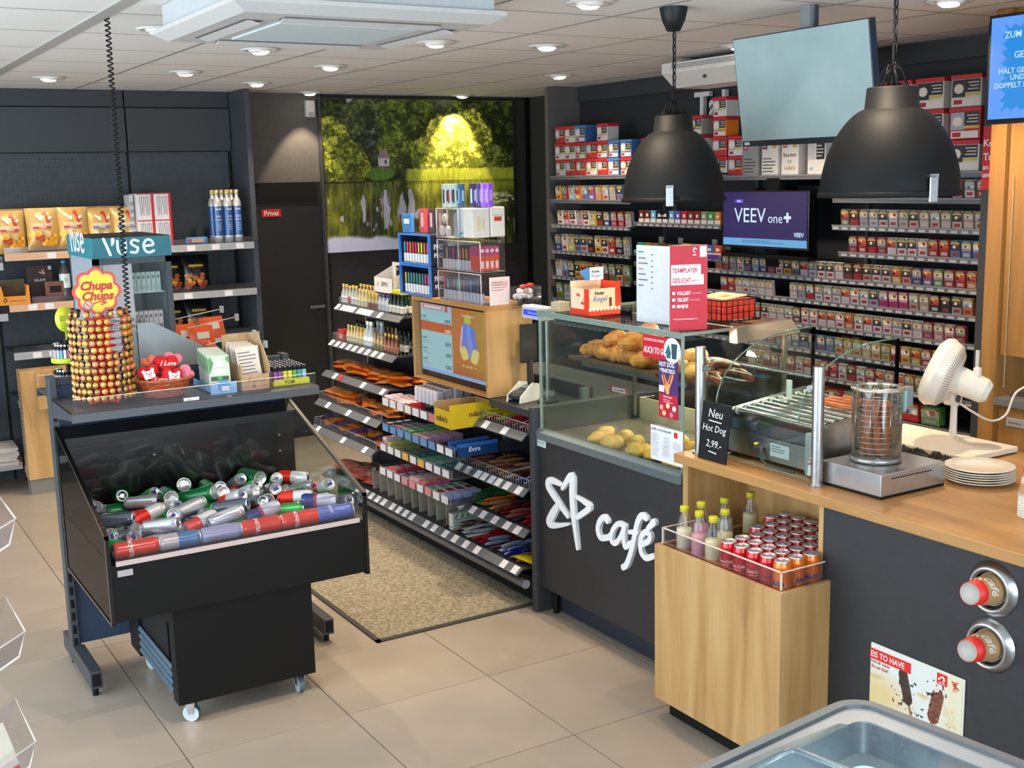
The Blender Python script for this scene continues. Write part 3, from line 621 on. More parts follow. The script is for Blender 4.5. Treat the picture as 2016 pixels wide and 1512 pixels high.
def shake_proto(liq, lab2):
    t = thing('shake_bottle','b','bottle'); LQ = P(liq,.5); b = MB()
    b.lathe([(1e-7,.003),(.026,.003),(.0275,.01),(.0275,.125),(1e-7,.125)],LQ,n=16); b.build('shake_filling',t)
    b = MB(); b.lathe([(.0282,.0),(.0288,.008),(.0288,.13),(.024,.155),(.015,.178),(.0135,.192)],PET,n=16); b.build('bottle_shell',t)
    b = MB(); b.lathe([(.015,.186),(.016,.187),(.016,.204),(.0145,.206),(1e-7,.206)],P('#b9b318',.5),n=14); b.build('cap',t)
    b = MB(); b.lathe([(.029,.015),(.029,.060)],P(lab2,.45),n=16,); b.build('label_band',t); return Proto(t)
sp = {'cream':shake_proto('#efe2c4','#d09a70'),'pink':shake_proto('#eaa0ae','#cf7892'),'yellow':shake_proto('#eee0b0','#d8943f')}
for k,(x,y,c,lb) in enumerate([(2.575,3.10,'cream','frontmost left bottle'),(2.575,3.02,'pink','second bottle along the front'),(2.572,2.945,'yellow','front bottle beside the red cans'),(2.655,3.105,'pink','second row, far left'),(2.66,2.985,'yellow','second row, behind the red cans'),(2.76,3.10,'cream','third row, against the alcove side'),(2.885,3.10,'yellow','rearmost, against the alcove back'),]):
    sp[c].put((x,y,.589),(0,0,k),label=f'{c} shake bottle with yellow cap in the oak box, {lb}',group='shake bottles in the oak box')
P_coke.drop()
# ================================================================ DRINKS BIN AND ITS GONDOLA (left foreground)
O = (1.3,4.85,0)
gd = thing('gondola','blue-grey metal shelving stand behind the black drinks bin','shelf',O)
for x in (.806,1.766):
    MB(O).box((x,4.82,.03),(x+.03,4.885,1.212),SHELFM,.002).build('upright',gd)
    for y0,y1 in ((4.50,4.82),(4.885,5.02)):
        b = MB(O).box((x,y0,.035),(x+.045,y1,.105),SHELFM,.002).box((x+.006,y0-.0005,.045),(x+.039,y0+.002,.095),BLACKM); f_ = b.build('foot',gd)
        MB(O).cyl((x+.02,y0+.03,0),(x+.02,y0+.03,.035),.012,BLACKM,8).build('foot_pad',f_)
b = MB(O)
for x in (.806,1.766):
    for k in range(18): b.box((x+.008,4.8192,.10+k*.055),(x+.022,4.8205,.135+k*.055),BLACKM)
b.build('upright_slots',gd,kind='stuff')
PANB = P('#2b3b52',.55)
for k in range(3): MB(O).box((.836,4.845,.10+k*.36),(1.766,4.86,.455+k*.36),PANB,.002).build('panel',gd)
MB(O).box((.836,4.84,1.175),(1.766,4.865,1.205),SHELFM,.002).build('top_rail',gd)
def plate_shelf(par, x0, x1, y0, y1, z, front, org, nm='shelf', guard=.055, tags=(), railm=SHELFM, cols=None):
    """shelf plate lying in x0..x1, y0..y1 with top face z, front edge at y=front (y0 or y1)"""
    s_ = MB(org).box((x0,y0,z-.006),(x1,y1,z),SHELFM,.001).build(nm,par)
    yf = front; sg_ = -1 if front == y0 else 1
    MB(org).prism([(x0,yf,z),(x0,yf+sg_*.012,z-.004),(x0,yf+sg_*.016,z-.034),(x0,yf,z-.034)],(x1-x0,0,0),railm).build('price_rail',s_)
    if guard: 
        MB(org).box((x0+.01,yf-.0015,z),(x1-.01,yf+.0015,z+guard),ACRYL).box((x0+.01,yf-.002,z+guard),(x1-.01,yf+.002,z+guard+.002),EDGE).build('acrylic_guard',s_)
    for i,(xa,wd) in enumerate(tags):
        b = MB(org).prism([(xa,yf+sg_*.0125,z-.003),(xa,yf+sg_*.0165,z-.033),(xa,yf+sg_*.0185,z-.033),(xa,yf+sg_*.0145,z-.003)],(wd,0,0),LABEL); b.build('price_label',s_)
    return s_
plate_shelf(gd,.812,1.775,4.45,4.82,1.127,4.45,O,guard=.05)
MB(O).prism([(.812,4.45,1.10),(.812,4.82,1.05),(.812,4.82,1.127),(.812,4.45,1.127)],(.003,0,0),SHELFM).build('shelf_bracket',gd)
MB(O).prism([(1.775,4.45,1.10),(1.775,4.82,1.05),(1.775,4.82,1.127),(1.775,4.45,1.127)],(-.003,0,0),SHELFM).build('shelf_bracket',gd)
plate_shelf(gd,.812,1.775,4.885,5.14,1.125,5.14,O,guard=.05)
MB(O).box((1.04,5.16,1.10),(1.38,5.49,1.125),SHELFM,.002).build('shelf_extension',gd)
b = MB(O).box((1.225,4.4455,1.098),(1.285,4.4475,1.137),LABEL).lines((1.235,4.445,1.128),(1,0,0),UZ,.03,3,.008,.0022,P('#77747a',.6)); b.build('price_label',gd)
# ---- bin
O = (1.3,4.4,0)
bn = thing('drinks_bin','black glass-sided chiller bin on castors heaped with loose drink cans','bin',O)
BL = P('#0b0b0c',.22,0,.5)
b = MB(O).box((.822,4.032,.452),(1.768,4.05,.658),BLACKM,.002); b.build('front_panel',bn)
for x in (.808,1.768):
    gm = CLEAR('brown_reflection_glass','#6a6258',.05,.5,.03) if x < 1 else GLASS  # left pane: its brown reflection is put into the glass tint
    b = MB(O).prism([(x+.003,4.045,.45),(x+.003,4.785,.45),(x+.003,4.785,1.015),(x+.003,4.045,.768)],(.006,0,0),gm); b.build('side_pane',bn)
    b = MB(O); w_ = .014
    for pts in ([(x,4.785,1.018),(x,4.030,.768),(x,4.030,.754),(x,4.785,1.004)],[(x,4.030,.45),(x,4.044,.45),(x,4.044,.768),(x,4.030,.768)],[(x,4.03,.442),(x,4.785,.442),(x,4.785,.452),(x,4.03,.452)],[(x,4.775,.45),(x,4.787,.45),(x,4.787,1.018),(x,4.775,1.014)]):
        b.prism(pts,(w_,0,0),BL if pts[0][2] < 1 or x < 1 else P('#5d5a54',.35,.5))
    b.build('side_frame',bn)
b = MB(O).box((.822,4.775,.45),(1.768,4.785,1.0),BL); b.prism([(.822,4.70,.985),(.822,4.785,1.015),(.822,4.785,.94),(.822,4.70,.955)],(.946,0,0),P('#1a1b1c',.3)); b.build('rear_wall',bn)
b = MB(O)
for x,z in ((1.18,.86),(1.715,.87),(1.715,.80)): b.cyl((x,4.7755,z),(x,4.772,z),.005,CHROME,8)
b.build('screws',bn,kind='stuff')
b = MB(O).prism([(.822,4.05,.652),(.822,4.775,.652),(.822,4.775,.45),(.822,4.05,.45)],(.946,0,0),BLACKM); b.build('trough_deck',bn)
b = MB(O).box((.838,4.034,.64),(1.748,4.038,.772),ACRYL).box((.838,4.034,.768),(1.748,4.055,.772),ACRYL).box((.838,4.028,.655),(1.748,4.034,.672),P('#b9a9a8',.3)); b.build('acrylic_guard',bn)
b = MB(O).box((.840,4.026,.618),(.892,4.029,.640),P('#9d9aa0',.5)); b.build('price_label',bn)
b = MB(O)
for i in range(5): b.box((.845+i*.22,4.0325,.771),(.85+i*.22,4.036,.774),P('#f4f4f8',.2))
b.build('guard_clips',bn,kind='stuff')
b = MB(O).box((1.022,4.055,.085),(1.548,4.07,.452),BLACKM,.001); b.build('cabinet_front',bn)
b = MB(O).box((1.022,4.07,.085),(1.034,4.12,.452),BLACKM).box((1.536,4.07,.085),(1.548,4.75,.452),BLACKM).box((1.022,4.6,.085),(1.034,4.75,.452),BLACKM).box((1.034,4.72,.085),(1.536,4.75,.452),BLACKM).box((1.022,4.12,.38),(1.034,4.6,.452),BLACKM).box((1.034,4.07,.085),(1.536,4.72,.10),BLACKM); b.build('cabinet_carcass',bn)
b = MB(O).box((1.035,4.2,.11),(1.05,4.65,.37),P('#101316',.5)); b.build('cabinet_core',bn)
SL = P('#5f7688',.35,.5)
for k in range(4): MB(O).prism([(1.020,4.13,.11+k*.03),(1.020,4.60,.11+k*.03),(1.026,4.60,.126+k*.03),(1.026,4.13,.126+k*.03)],(.006,0,-.002),SL).build('grille_slat',bn)
for x,y,an in ((1.075,4.10,.9),(1.50,4.11,0),(1.08,4.66,.4),(1.5,4.66,.4)):
    b = MB(O); b.X = Matrix.Translation((x,y,0)) @ Matrix.Rotation(an,4,'Z')
    b.box((-.016,-.02,.07),(.016,.02,.086),CHROME).prism([(-.016,-.022,.075),(-.016,.018,.075),(-.016,.006,.03),(-.016,-.012,.03)],(.003,0,0),CHROME).prism([(.013,-.022,.075),(.013,.018,.075),(.013,.006,.03),(.013,-.012,.03)],(.003,0,0),CHROME)
    c_ = b.build('caster',bn); b = MB(O); b.X = Matrix.Translation((x,y,0)) @ Matrix.Rotation(an,4,'Z'); b.cyl((-.011,-.002,.031),(.011,-.002,.031),.031,P('#4f6470',.4),18,cap=P('#b8c4cc',.3)); b.build('wheel',c_)
# ---- cans
def bincan(body, alt=None, h=.135, r=.0265, mark=None, logo=None, lc='#e8e8ea', silver=False):
    t = can_proto('c',body,h=h,r=r,alt=alt,logo=logo,lc=lc,silver=silver)
    if mark:
        b = MB().box((-.006,-.006,h-.0038),(.006,.013,h-.0008),P(mark,.35)); b.build('tab_mark',t)
    b = MB().lathe([(r*.74,-.0005),(r*.7,.003),(1e-7,.006)],CHROME,n=18); b.build('can_base',t); return Proto(t)
BC = {'silver':bincan('#c2c8d0',silver=True,mark='#23246e'),'blue and silver':bincan('#20306e','#aeb6c6',mark='#23246e',logo=[('Red Bull',.018,.05,.03,0)],lc='#c03040'),'bright green':bincan('#15993a','#1fae46',mark='#23246e'),'dark green':bincan('#0d6a35',h=.16,r=.032),
'red':bincan('#cf2a20','#c8ccd0',mark='#23246e'),'tall red':bincan('#d63a26',h=.16,r=.03,logo=[('MONSTER',.02,.05,.03,0)],lc='#e6d8d0'),'dark grey':bincan('#4a5260',mark='#23246e'),'light blue':bincan('#2f93c8','#c6d4dc'),'periwinkle':bincan('#5a6fb8',h=.16,r=.03,logo=[('ENERGY',.016,.06,.03,0)],lc='#c0d0f0'),
'black':bincan('#1d1e22',h=.16,r=.031),'white and blue':bincan('#c0bcb8','#4a78a8',h=.15,r=.0295),'lilac print':bincan('#9ba0c0',h=.15,r=.029,logo=[('PEPSI',.018,.04,.03,0)],lc='#b04a58')}
def relax(C, lo, hi, it=120):
    # push loose cans apart: each can is a row of spheres; C = [centre, axis, half length, radius]
    P0 = np.array([list(c[0]) for c in C]); A = np.array([list(c[1]) for c in C]); H = np.array([c[2] for c in C]); Rr = np.array([c[3] for c in C]); n = len(C); S = np.linspace(-1,1,5)
    own = np.repeat(np.arange(n),5); rr = Rr[own]*1.02
    for _ in range(it):
        Q = (P0[:,None]+A[:,None]*(S[None,:,None]*(H-Rr)[:,None,None])).reshape(-1,3)
        D = Q[:,None]-Q[None]; d = np.linalg.norm(D,axis=2)+1e-9; pen = (rr[:,None]+rr[None])-d; pen[own[:,None] == own[None]] = 0; pen = np.maximum(pen,0)
        F = (D/d[...,None]*pen[...,None]).sum(1)*.22; M = np.zeros_like(P0); np.add.at(M,own,F); M[:6] = 0; P0 = P0+M
        Q = (P0[:,None]+A[:,None]*(S[None,:,None]*(H)[:,None,None]))
        for ax in range(3):
            l = (lo[ax]+(Rr if ax == 2 else Rr*.6)-Q[:,:,ax].min(1)).clip(0); h = (Q[:,:,ax].max(1)-hi[ax]+(Rr*.6 if ax < 2 else 0)).clip(0); P0[:,ax] += l-h
        P0[6:,2] -= .0012
    return P0
HL = {'tall red':(.08,.030),'white and blue':(.075,.0295),'lilac print':(.075,.029),'periwinkle':(.08,.03),'dark green':(.08,.032),'black':(.08,.031)}
CL = []; fx = .922
for k,kd in enumerate(['tall red','white and blue','lilac print','tall red','tall red','periwinkle']):
    CL.append([V(fx,4.092,.692),V(1,0,0),*HL[kd],kd,f'{kd} can lying in front row of the bin, {ORD[k]} from the left']); fx += .153
pat = ['silver','red','silver','dark grey','silver','bright green','blue and silver','silver','red','light blue','silver','bright green','dark grey','silver','red','blue and silver','silver','dark green','red']
for lay_,(nr,nc) in enumerate(((5,8),(6,8))):
    for row in range(nr):
        for col in range(nc):
            x = .90+col*.112+(.045 if (row+lay_)%2 else 0)+RN.uniform(-.02,.02); y = 4.165+row*(.118 if lay_ == 0 else .102)+RN.uniform(-.02,.02)
            kd = RN.choice(pat)
            if lay_ and row >= 4 and col in (2,3,6): kd = 'dark green' if RN.random() < .6 else 'bright green'
            r_ = RN.random(); 
            if r_ < (.45 if lay_ else .2): yaw, pit = RN.uniform(-2.0,-1.1), RN.uniform(.05,.55)*lay_
            elif r_ < .55: yaw, pit = RN.uniform(1.0,2.2), RN.uniform(-.4,-.1)*lay_
            else: yaw, pit = RN.uniform(-.8,.8), RN.uniform(-.12,.25)*lay_
            hl, r = HL.get(kd,(.0675,.0265)); ax = V(math.cos(yaw)*math.cos(pit),math.sin(yaw)*math.cos(pit),math.sin(pit))
            CL.append([V(min(max(x,.90),1.70),min(y,4.70),.685+lay_*(.055+.03*row/5)),ax,hl,r,kd,f'{kd} can, {"bottom upper".split()[lay_]} layer of drinks bin, {ORD[row]} row, {ORD[col]} from left'])
PP = relax(CL,(.826,4.06,.655),(1.764,4.768,.86))
import mathutils
for c,p in zip(CL,PP):
    q = c[1].to_track_quat('Z','Y') @ mathutils.Quaternion((0,0,1), RN.uniform(0,6.28) if c is not CL[1] else 0)
    BC[c[4]].put(Vector(p)-c[1]*c[2],q.to_euler(),label=c[5],group='loose cans in the drinks bin')
for k in BC.values(): k.drop()
# ---- lollipop tree
LX, LY, LZ = .975,4.62,1.128
t = thing('lollipop_tree','red lollipop tree with a yellow and red flower-shaped sign on top','display',(LX,LY,LZ))
RP = P('#d01a26',.35); b = MB().cyl((0,0,.0),(0,0,.33),.022,RP,14); 
for k in range(4): a = k*PI/2+.5; b.box((-.01,-.01,0),(.01,.01,.012),RP); b.tube([(0,0,.008),(.075*math.cos(a),.075*math.sin(a),.006)],.008,RP,6)
b.build('column',t)
b = MB()
for tr in range(12): b.lathe([(.02,.028+tr*.0262),(.055,.031+tr*.0262),(.055,.034+tr*.0262),(.02,.037+tr*.0262)],RP,n=16)
b.build('holder_rings',t,kind='stuff')
b = MB(); th0 = [2*PI*i/80 for i in range(80)]
def fl_(R, a, y): return [((R+a*abs(math.cos(4*q)))*math.cos(q)*.98, y, (R+a*abs(math.cos(4*q)))*math.sin(q)+.425) for q in th0]
b.prism(fl_(.078,.014,-.004),(0,.008,0),P('#cf4a35',.45)); s1 = b.build('sign_board',t)
b = MB(); b.prism(fl_(.068,.013,-.0065),(0,.002,0),P('#e8b48a',.45)); b.prism(fl_(.064,.012,-.0085),(0,.002,0),P('#e0cf3c',.45)); b.build('flower_field',t)
b = MB().text('Chupa',.045,P('#b82a20',.4),(-.004,-.0095,.432),bold=.045,shear=.25).text('Chups',.045,P('#b82a20',.4),(-.002,-.0095,.393),bold=.045,shear=.25); b.stroke([(-.02,-.0095,.378),(.0,-.0095,.385),(.03,-.0095,.382),(.012,-.0095,.374)],.005,(0,-.0004,0),P('#c9372a',.4),6); b.build('lettering',t)
b = MB().cyl((-.038,-.0095,.375),(-.038,-.0115,.375),.018,P('#8b8a80',.5),18).cyl((-.038,-.0115,.375),(-.038,-.012,.375),.013,P('#d9a8a0',.5),18); b.stroke([(-.046,-.0122,.383),(-.030,-.0122,.367)],.003,(0,-.0004,0),P('#b04040',.5),6); b.build('no_smoking_badge',t)
WR = [('orange','#c8701f','#d8964a'),('gold and navy','#20243c','#b8923c'),('gold and navy','#23283c','#a88a3a'),('salmon','#b8603c','#cf8a5c'),('plum','#4a1a2c','#a87a3c'),('gold','#a87c2a','#c8a852')]
LP = {}
for nm,c1,c2 in WR:
    if nm in LP: continue
    b = MB(); r = .0122
    b.lathe([(1e-7,-r),(r*.6,-r*.85),(r*.95,-r*.4)],P(c1,.3,.2,.4),n=12,ax='x'); b.lathe([(r*.95,-r*.4),(r,0),(r*.9,r*.5)],P(c1,.3,.2,.4),n=12,ax='x'); b.lathe([(r*.9,r*.5),(r*.55,r*.92),(1e-7,r)],P(c2,.25,.3,.5),n=12,ax='x'); b.tube([(-r,0,0),(-.048,0,-.002)],.0014,P('#e9dfe0',.4),5)
    o = b.build('lollipop',cat='lollipop'); LP[nm] = Proto(o)
for tr in range(12):
    for i in range(17):
        a = -PI/2-1.97+i*(3.94/16)+(.04 if tr%2 else 0)
        if tr >= 7 and 8 < i < 11: continue     # gap where some have been sold
        nm = WR[(i*7+tr*3+(tr*i)%5)%len(WR)][0]; nm = 'orange' if i == 8 and tr%4 else nm
        rr = .106+RN.uniform(-.002,.002)
        LP[nm].put((LX+rr*math.cos(a),LY+rr*math.sin(a),LZ+.030+tr*.0262),(RN.uniform(0,6),RN.uniform(-.1,.1),a),label=f'{nm} wrapped lollipop on the tree, tier {ORD[11-tr]} from top, {ORD[i]} column from left',group='lollipops on the tree')
for i in range(14):
    a = 2*PI*i/14; nm = ['orange','plum','gold and navy'][i%3]
    LP[nm].put((LX+.098*math.cos(a),LY+.098*math.sin(a),LZ+.345),(0,-.05,a),label=f'{nm} wrapped lollipop in the topmost ring of the tree, {ORD[i]} around',group='lollipops on the tree')
# ---- basket with plush hearts
BX,BY,BZ = 1.193,4.60,1.128
t = thing('wicker_basket','reddish wicker basket holding red plush hearts','basket',(BX,BY,BZ)); WK = NOISY('wicker','#8f3e22','#b5633c',60,.6,.6)
b = MB(); b.lathe([(1e-7,.004),(.07,.004),(.088,.03),(.112,.072)],WK,n=32); b.lathe([(.108,.072),(.084,.03),(.066,.01)],WK,n=32); b.build('basket_wall',t)
b = MB()
for k in range(7): rr = .073+.0056*k; b.tube([(rr*(1+.0)*math.cos(q)+.0022*math.sin(16*q+(k%2)*PI)*math.cos(q),rr*math.sin(q)+.0022*math.sin(16*q+(k%2)*PI)*math.sin(q),.008+.0098*k) for q in [2*PI*i/96 for i in range(96)]],.0042,WK,4,True)
b.build('woven_strands',t,kind='stuff')
b = MB().tube([(.112*math.cos(q),.112*math.sin(q),.074+.002*math.sin(20*q)) for q in [2*PI*i/60 for i in range(60)]],.0062,WK,6,True); b.build('rim',t)
def heart(mb, s_, th, m, c=(0,0,0)):
    n,k = 28,7; vs = []
    for j in range(k+1):
        pass
    def fn(u,v):
        q = 2*PI*u; x = 16*math.sin(q)**3; y = 13*math.cos(q)-5*math.cos(2*q)-2*math.cos(3*q)-math.cos(4*q); e = math.sin(PI*v); dd = -math.cos(PI*v)
        return (c[0]+x/17*s_*e**.6, c[1]+dd*th, c[2]+(y+2)/17*s_*e**.6)
    return mb.grid(fn,32,9,m)
PLR = NOISY('red_plush','#b80d18','#d61d28',90,.9,.5); PLP = NOISY('pink_plush','#e0708a','#ec93a6',90,.9,.5)
PKW = P('#f0dfe0',.8)
def plush(nm,label,loc,rot,m,s_,bear=False,txt=None):
    t = thing(nm,label,'soft toy',loc,'plush toys in the basket'); b = MB(); heart(b,s_,.026,m); b.build('heart',t)
    if txt:
        b = MB().text(txt,.026,PKW,(0,-.0268,.002),bold=.015,shear=.35,fn=lambda x,y:(x,-.0272+((x/s_)**2)*.011,y+.002)); b.build('lettering',t)
    if bear:
        b = MB().box((-.021,-.037,-.02),(.021,-.026,.012),PKW,.008).ball((-.017,-.031,.013),.007,PKW).ball((.017,-.031,.013),.007,PKW).ball((0,-.037,-.006),.009,P('#e8b8c0',.8),sc=(1,.5,1)).ball((0,-.042,-.003),.003,P('#c84a60',.7)).ball((-.009,-.037,.002),.003,P('#9a6a70',.7)).ball((.009,-.037,.002),.003,P('#9a6a70',.7)); b.build('bear_face',t)
    t.rotation_euler = rot; return t
plush('plush_heart','red plush heart with white I love lettering, topmost in the basket',(BX+.012,BY-.012,BZ+.118),(-.15,.1,.1),PLR,.052,txt='I Love')
plush('plush_heart','red plush heart with a white bear face at the left of the basket',(BX-.062,BY-.035,BZ+.095),(-.25,-.25,-.15),PLR,.045,True)
plush('plush_heart','red plush heart with a white bear face at the front of the basket',(BX+.018,BY-.068,BZ+.083),(-.2,.1,.0),PLR,.042,True,)
plush('plush_heart','pink plush heart behind the red lettered heart',(BX+.05,BY+.035,BZ+.128),(0,.3,.2),PLP,.042)
plush('plush_toy','pink plush toy leaning at the right edge of the basket',(BX+.078,BY-.04,BZ+.085),(-.1,.9,.4),PLP,.036)
plush('plush_heart','red plush heart with lettering deep at the left front of the basket',(BX-.03,BY-.07,BZ+.06),(-.4,.0,-.1),PLR,.040,txt='Love')
plush('plush_toy','coral and green plush toy behind the hearts in the basket',(BX-.035,BY+.05,BZ+.128),(.2,-.4,-.3),P('#e07858',.8),.034)
# ---- blister packs, cardboard box, lighters
t0 = thing('blister_pack','b','pack'); b = MB().box((-.042,-.003,0),(.042,.003,.135),P('#b9c4b4',.45),.002); b.build('card',t0)
b = MB().cyl((0,-.0035,.085),(0,-.0045,.085),.026,P('#dde4e2',.4),20).box((-.035,-.0045,.035),(.035,-.0035,.052),P('#3a4a3c',.5)).cyl((0,-.005,.044),(0,-.006,.044),.010,P('#3aa050',.5),12); b.text('airwick',.013,P('#5a7a70',.5),(0,-.005,.083)); b.prism([(-.04,-.0036,.06),(-.02,-.0036,.10),(-.032,-.0036,.13),(-.041,-.0036,.12)],(0,-.0006,0),P('#4d8a4e',.5)).prism([(.04,-.0036,.10),(.025,-.0036,.12),(.04,-.0036,.132)],(0,-.0006,0),P('#4d8a4e',.5)); b.build('print',t0)
pb = Proto(t0)
for k in range(7): pb.put((1.395+.002*k,4.52+k*.028,1.142+.002*k),(-.12,0,-.12),label=f'green and white blister pack in the blue tray, {ORD[k]} from the front',group='blister packs on the gondola shelf')
t = thing('display_tray','light blue cardboard tray holding the green and white packs','tray',(1.40,4.60,1.128)); b = MB().box((-.052,-.10,0),(.052,.13,.008),P('#7fb2da',.5)).box((-.052,-.106,0),(.052,-.10,.045),P('#86b8e0',.5)).box((-.052,-.10,0),(-.048,.13,.035),P('#7fb2da',.5)).box((.048,-.10,0),(.052,.13,.035),P('#7fb2da',.5)); b.build('tray_shell',t)
MB().cyl((.0,-.107,.032),(.0,-.109,.032),.024,P('#4f93cc',.5),18).box((-.01,-.1095,.012),(.02,-.109,.03),P('#dfe6ea',.5)).build('emblem',t)
CB = NOISY('corrugated_cardboard','#a88a66','#b89a74',30,.85,.1)
t = thing('cardboard_box','open brown cardboard box with handwriting, stuffed with leaflets','box',(1.535,4.62,1.128)); 
b = MB().box((-.055,-.12,0),(.06,-.116,.062),CB).box((-.055,.116,0),(.06,.12,.20),CB).box((-.06,-.12,0),(-.055,.12,.10),CB).prism([(.055,-.12,0),(.055,.12,0),(.055,.12,.20),(.055,0,.215),(.055,-.12,.10)],(.004,0,0),CB).box((-.055,-.116,0),(.055,.116,.004),CB); b.build('box_shell',t)
b = MB().text('Angebot',.021,P('#3c3024',.7),(0,-.121,.034),shear=.2).text('8',.022,P('#3c3024',.7),(-.01,-.121,.008)); b.build('handwriting',t)
lf = Proto(MB().box((-.046,-.002,0),(.046,.002,.165),P('#cfc6bc',.6)).lines((-.04,-.0025,.14),(1,0,0),UZ,.08,8,.014,.004,P('#5b5a66',.6)).build('leaflet',cat='leaflet'))
for k in range(9): lf.put((1.532,4.53+k*.022,1.135),(-.28+.02*k,RN.uniform(-.08,.08),0),label=f'tilted paper leaflet in the cardboard box, {ORD[k]} from the front',group='leaflets in the cardboard box')
t = thing('lighter_tray','yellow tray of small lighters at the right end of the gondola shelf','tray',(1.69,4.63,1.128)); YT = P('#c9cf2a',.4)
b = MB().box((-.075,-.11,0),(.075,.11,.006),YT).box((-.075,-.113,0),(.075,-.11,.026),YT).box((-.078,-.11,0),(-.075,.11,.02),YT).box((.075,-.11,0),(.078,.11,.02),YT); b.text('TOM',.02,P('#4a4a20',.6),(-.01,-.1135,.006),bold=.03); b.build('tray_shell',t)
LT = {}
def lighter(c):
    if c not in LT:
        t = thing('lighter','l','lighter'); MB().box((-.009,-.006,0),(.009,.006,.052),P(c,.3,0,.4),.004).build('lighter_body',t); MB().box((-.009,-.0055,.052),(.009,.0055,.064),BLACKM,.001).build('windguard',t); MB().cyl((-.004,0,.068),(.004,0,.068),.0045,CHROME,8).build('spark_wheel',t); LT[c] = Proto(t)
    return LT[c]
CN = {'purple':'#8a4a9a','yellow':'#c8c832','teal':'#2f8f92','pale blue':'#7fb2c8','green':'#5aa03a'}
for i in range(7):
    for j in range(7): c = ['purple','purple','yellow','yellow','green','teal','pale blue'][i]; lighter(CN[c]).put((1.628+i*.0205,4.535+j*.028,1.134),(0,0,0),label=f'{c} lighter in the yellow tray, {ORD[i]} column, {ORD[j]} from the front',group='lighters in the yellow tray')
# ---- lighter carousel behind (left)
CX,CY,CZ = .93,5.05,1.13
t = thing('lighter_carousel','green two-tier lighter carousel with an oval lime sign, left of the lollipops','display',(CX,CY,CZ)); GRN = P('#b9cf2c',.4)
b = MB().cyl((0,0,0),(0,0,.20),.012,BLACKM,10); b.build('column',t)
for z in (.0,.105): MB().lathe([(1e-7,z),(.062,z),(.066,z+.002),(.066,z+.022),(.063,z+.022),(.06,z+.005),(1e-7,z+.005)],GRN,n=28).build('tier_tray',t)
b = MB().lathe([(1e-7,-.002),(1,-.002),(1,.002),(1e-7,.002)],P('#c8d432',.4),(0,0,0),36,frame=(V(.038,0,0),V(0,0,.052),V(0,1,0))); 
for i,p in enumerate(b.v): b.v[i] = p+V(-.005,-.03,.285)
b.build('oval_sign',t); MB().box((-.025,-.033,.275),(.015,-.0325,.30),P('#a8b428',.5)).lines((-.022,-.0335,.265),(1,0,0),UZ,.035,3,.01,.003,P('#98a424',.5)).build('print',t)
MB().box((-.008,-.031,.2),(-.002,-.029,.24),GRN).build('sign_stem',t)
cc = ['#c96a86','#7fc0c4','#4a88a8','#e0dcd0','#8a4a6a','#5aa090']
for ti,z in enumerate((.006,.111)):
    for k in range(14):
        a = PI*.55+k*PI*1.05/13+.35; c = cc[k%6]; nmc = ['pink','mint','blue','white','plum','green'][k%6]
        lighter(c).put((CX+.052*math.cos(a),CY+.052*math.sin(a),CZ+z),(0,0,a),label=f'{nmc} lighter on the {"lower upper".split()[ti]} tier of the green carousel, {ORD[k]} from left',group='lighters on the green carousel')
for k in LT.values(): k.drop()
# ---- e-cigarette cabinet on the rear shelf of the gondola
O = (1.21,5.24,1.127); TEAL = P('#226f7c',.45); FR = P('#3a4046',.45)
t = thing('display_cabinet','glass-fronted display cabinet with a teal vuse header behind the drinks bin','cabinet',O)
b = MB(O).box((1.048,5.0,1.650),(1.372,5.48,1.735),TEAL,.002); b.build('header',t); MB(O).box((1.052,5.004,1.734),(1.368,5.476,1.7365),BLACKM).build('header_lid',t)
b = MB(O); 
for x in (1.052,1.345): b.box((x,5.004,1.127),(x+.023,5.03,1.65),FR).box((x,5.45,1.127),(x+.023,5.476,1.65),FR)
b.box((1.052,5.004,1.625),(1.368,5.03,1.65),FR).box((1.052,5.004,1.127),(1.368,5.03,1.15),FR); b.build('door_frame',t)
MB(O).box((1.052,5.03,1.127),(1.056,5.45,1.65),P('#868e96',.5)).box((1.364,5.03,1.127),(1.368,5.45,1.65),P('#b4bcc2',.5)).box((1.056,5.45,1.127),(1.364,5.454,1.65),P('#8d9094',.5)).build('cabinet_wall',t)
MB(O).box((1.075,5.012,1.15),(1.345,5.016,1.625),GLASS).build('door_pane',t)
MB(O).box((1.09,5.0095,1.15),(1.205,5.0115,1.625),P('#a9a9ac',.5)).build('door_film',t)
b = MB(O).text('VERFÜGBAR',.018,P('#3c3f44',.5),(1.2,5.0085,1.385),al='r',bold=.02).text('BITTE ANZEIGEN',.018,P('#3c3f44',.5),(1.2,5.0085,1.358),al='r',bold=.02); b.build('film_lettering',t)
VW = P('#dfe6ea',.4); b = MB(O)
def vuse(b, o, r, s_):
    o = Vector(o); r = Vector(r); n = r.cross(V(0,0,1)); p = lambda x,z: o+r*x*s_+V(0,0,z*s_)
    b.stroke([p(0,.78),p(.13,.42),p(.26,.04)],.13*s_,n*.001,VW); b.stroke([p(.42,.74),p(.40,.58),p(.35,.44)],[.17*s_,.15*s_,.03*s_],n*.001,VW)
    b.stroke([p(.62,.66),p(.62,.3),p(.70,.1),p(.88,.08),p(.98,.26),p(.98,.66)],.12*s_,n*.001,VW)
    b.stroke([p(1.58,.62),p(1.36,.68),p(1.24,.54),p(1.38,.40),p(1.54,.30),p(1.46,.10),p(1.22,.12)],.12*s_,n*.001,VW)
    b.stroke([p(1.86,.38),p(2.26,.42),p(2.16,.64),p(1.94,.64),p(1.82,.42),p(1.88,.16),p(2.06,.06),p(2.28,.14)],.12*s_,n*.001,VW)
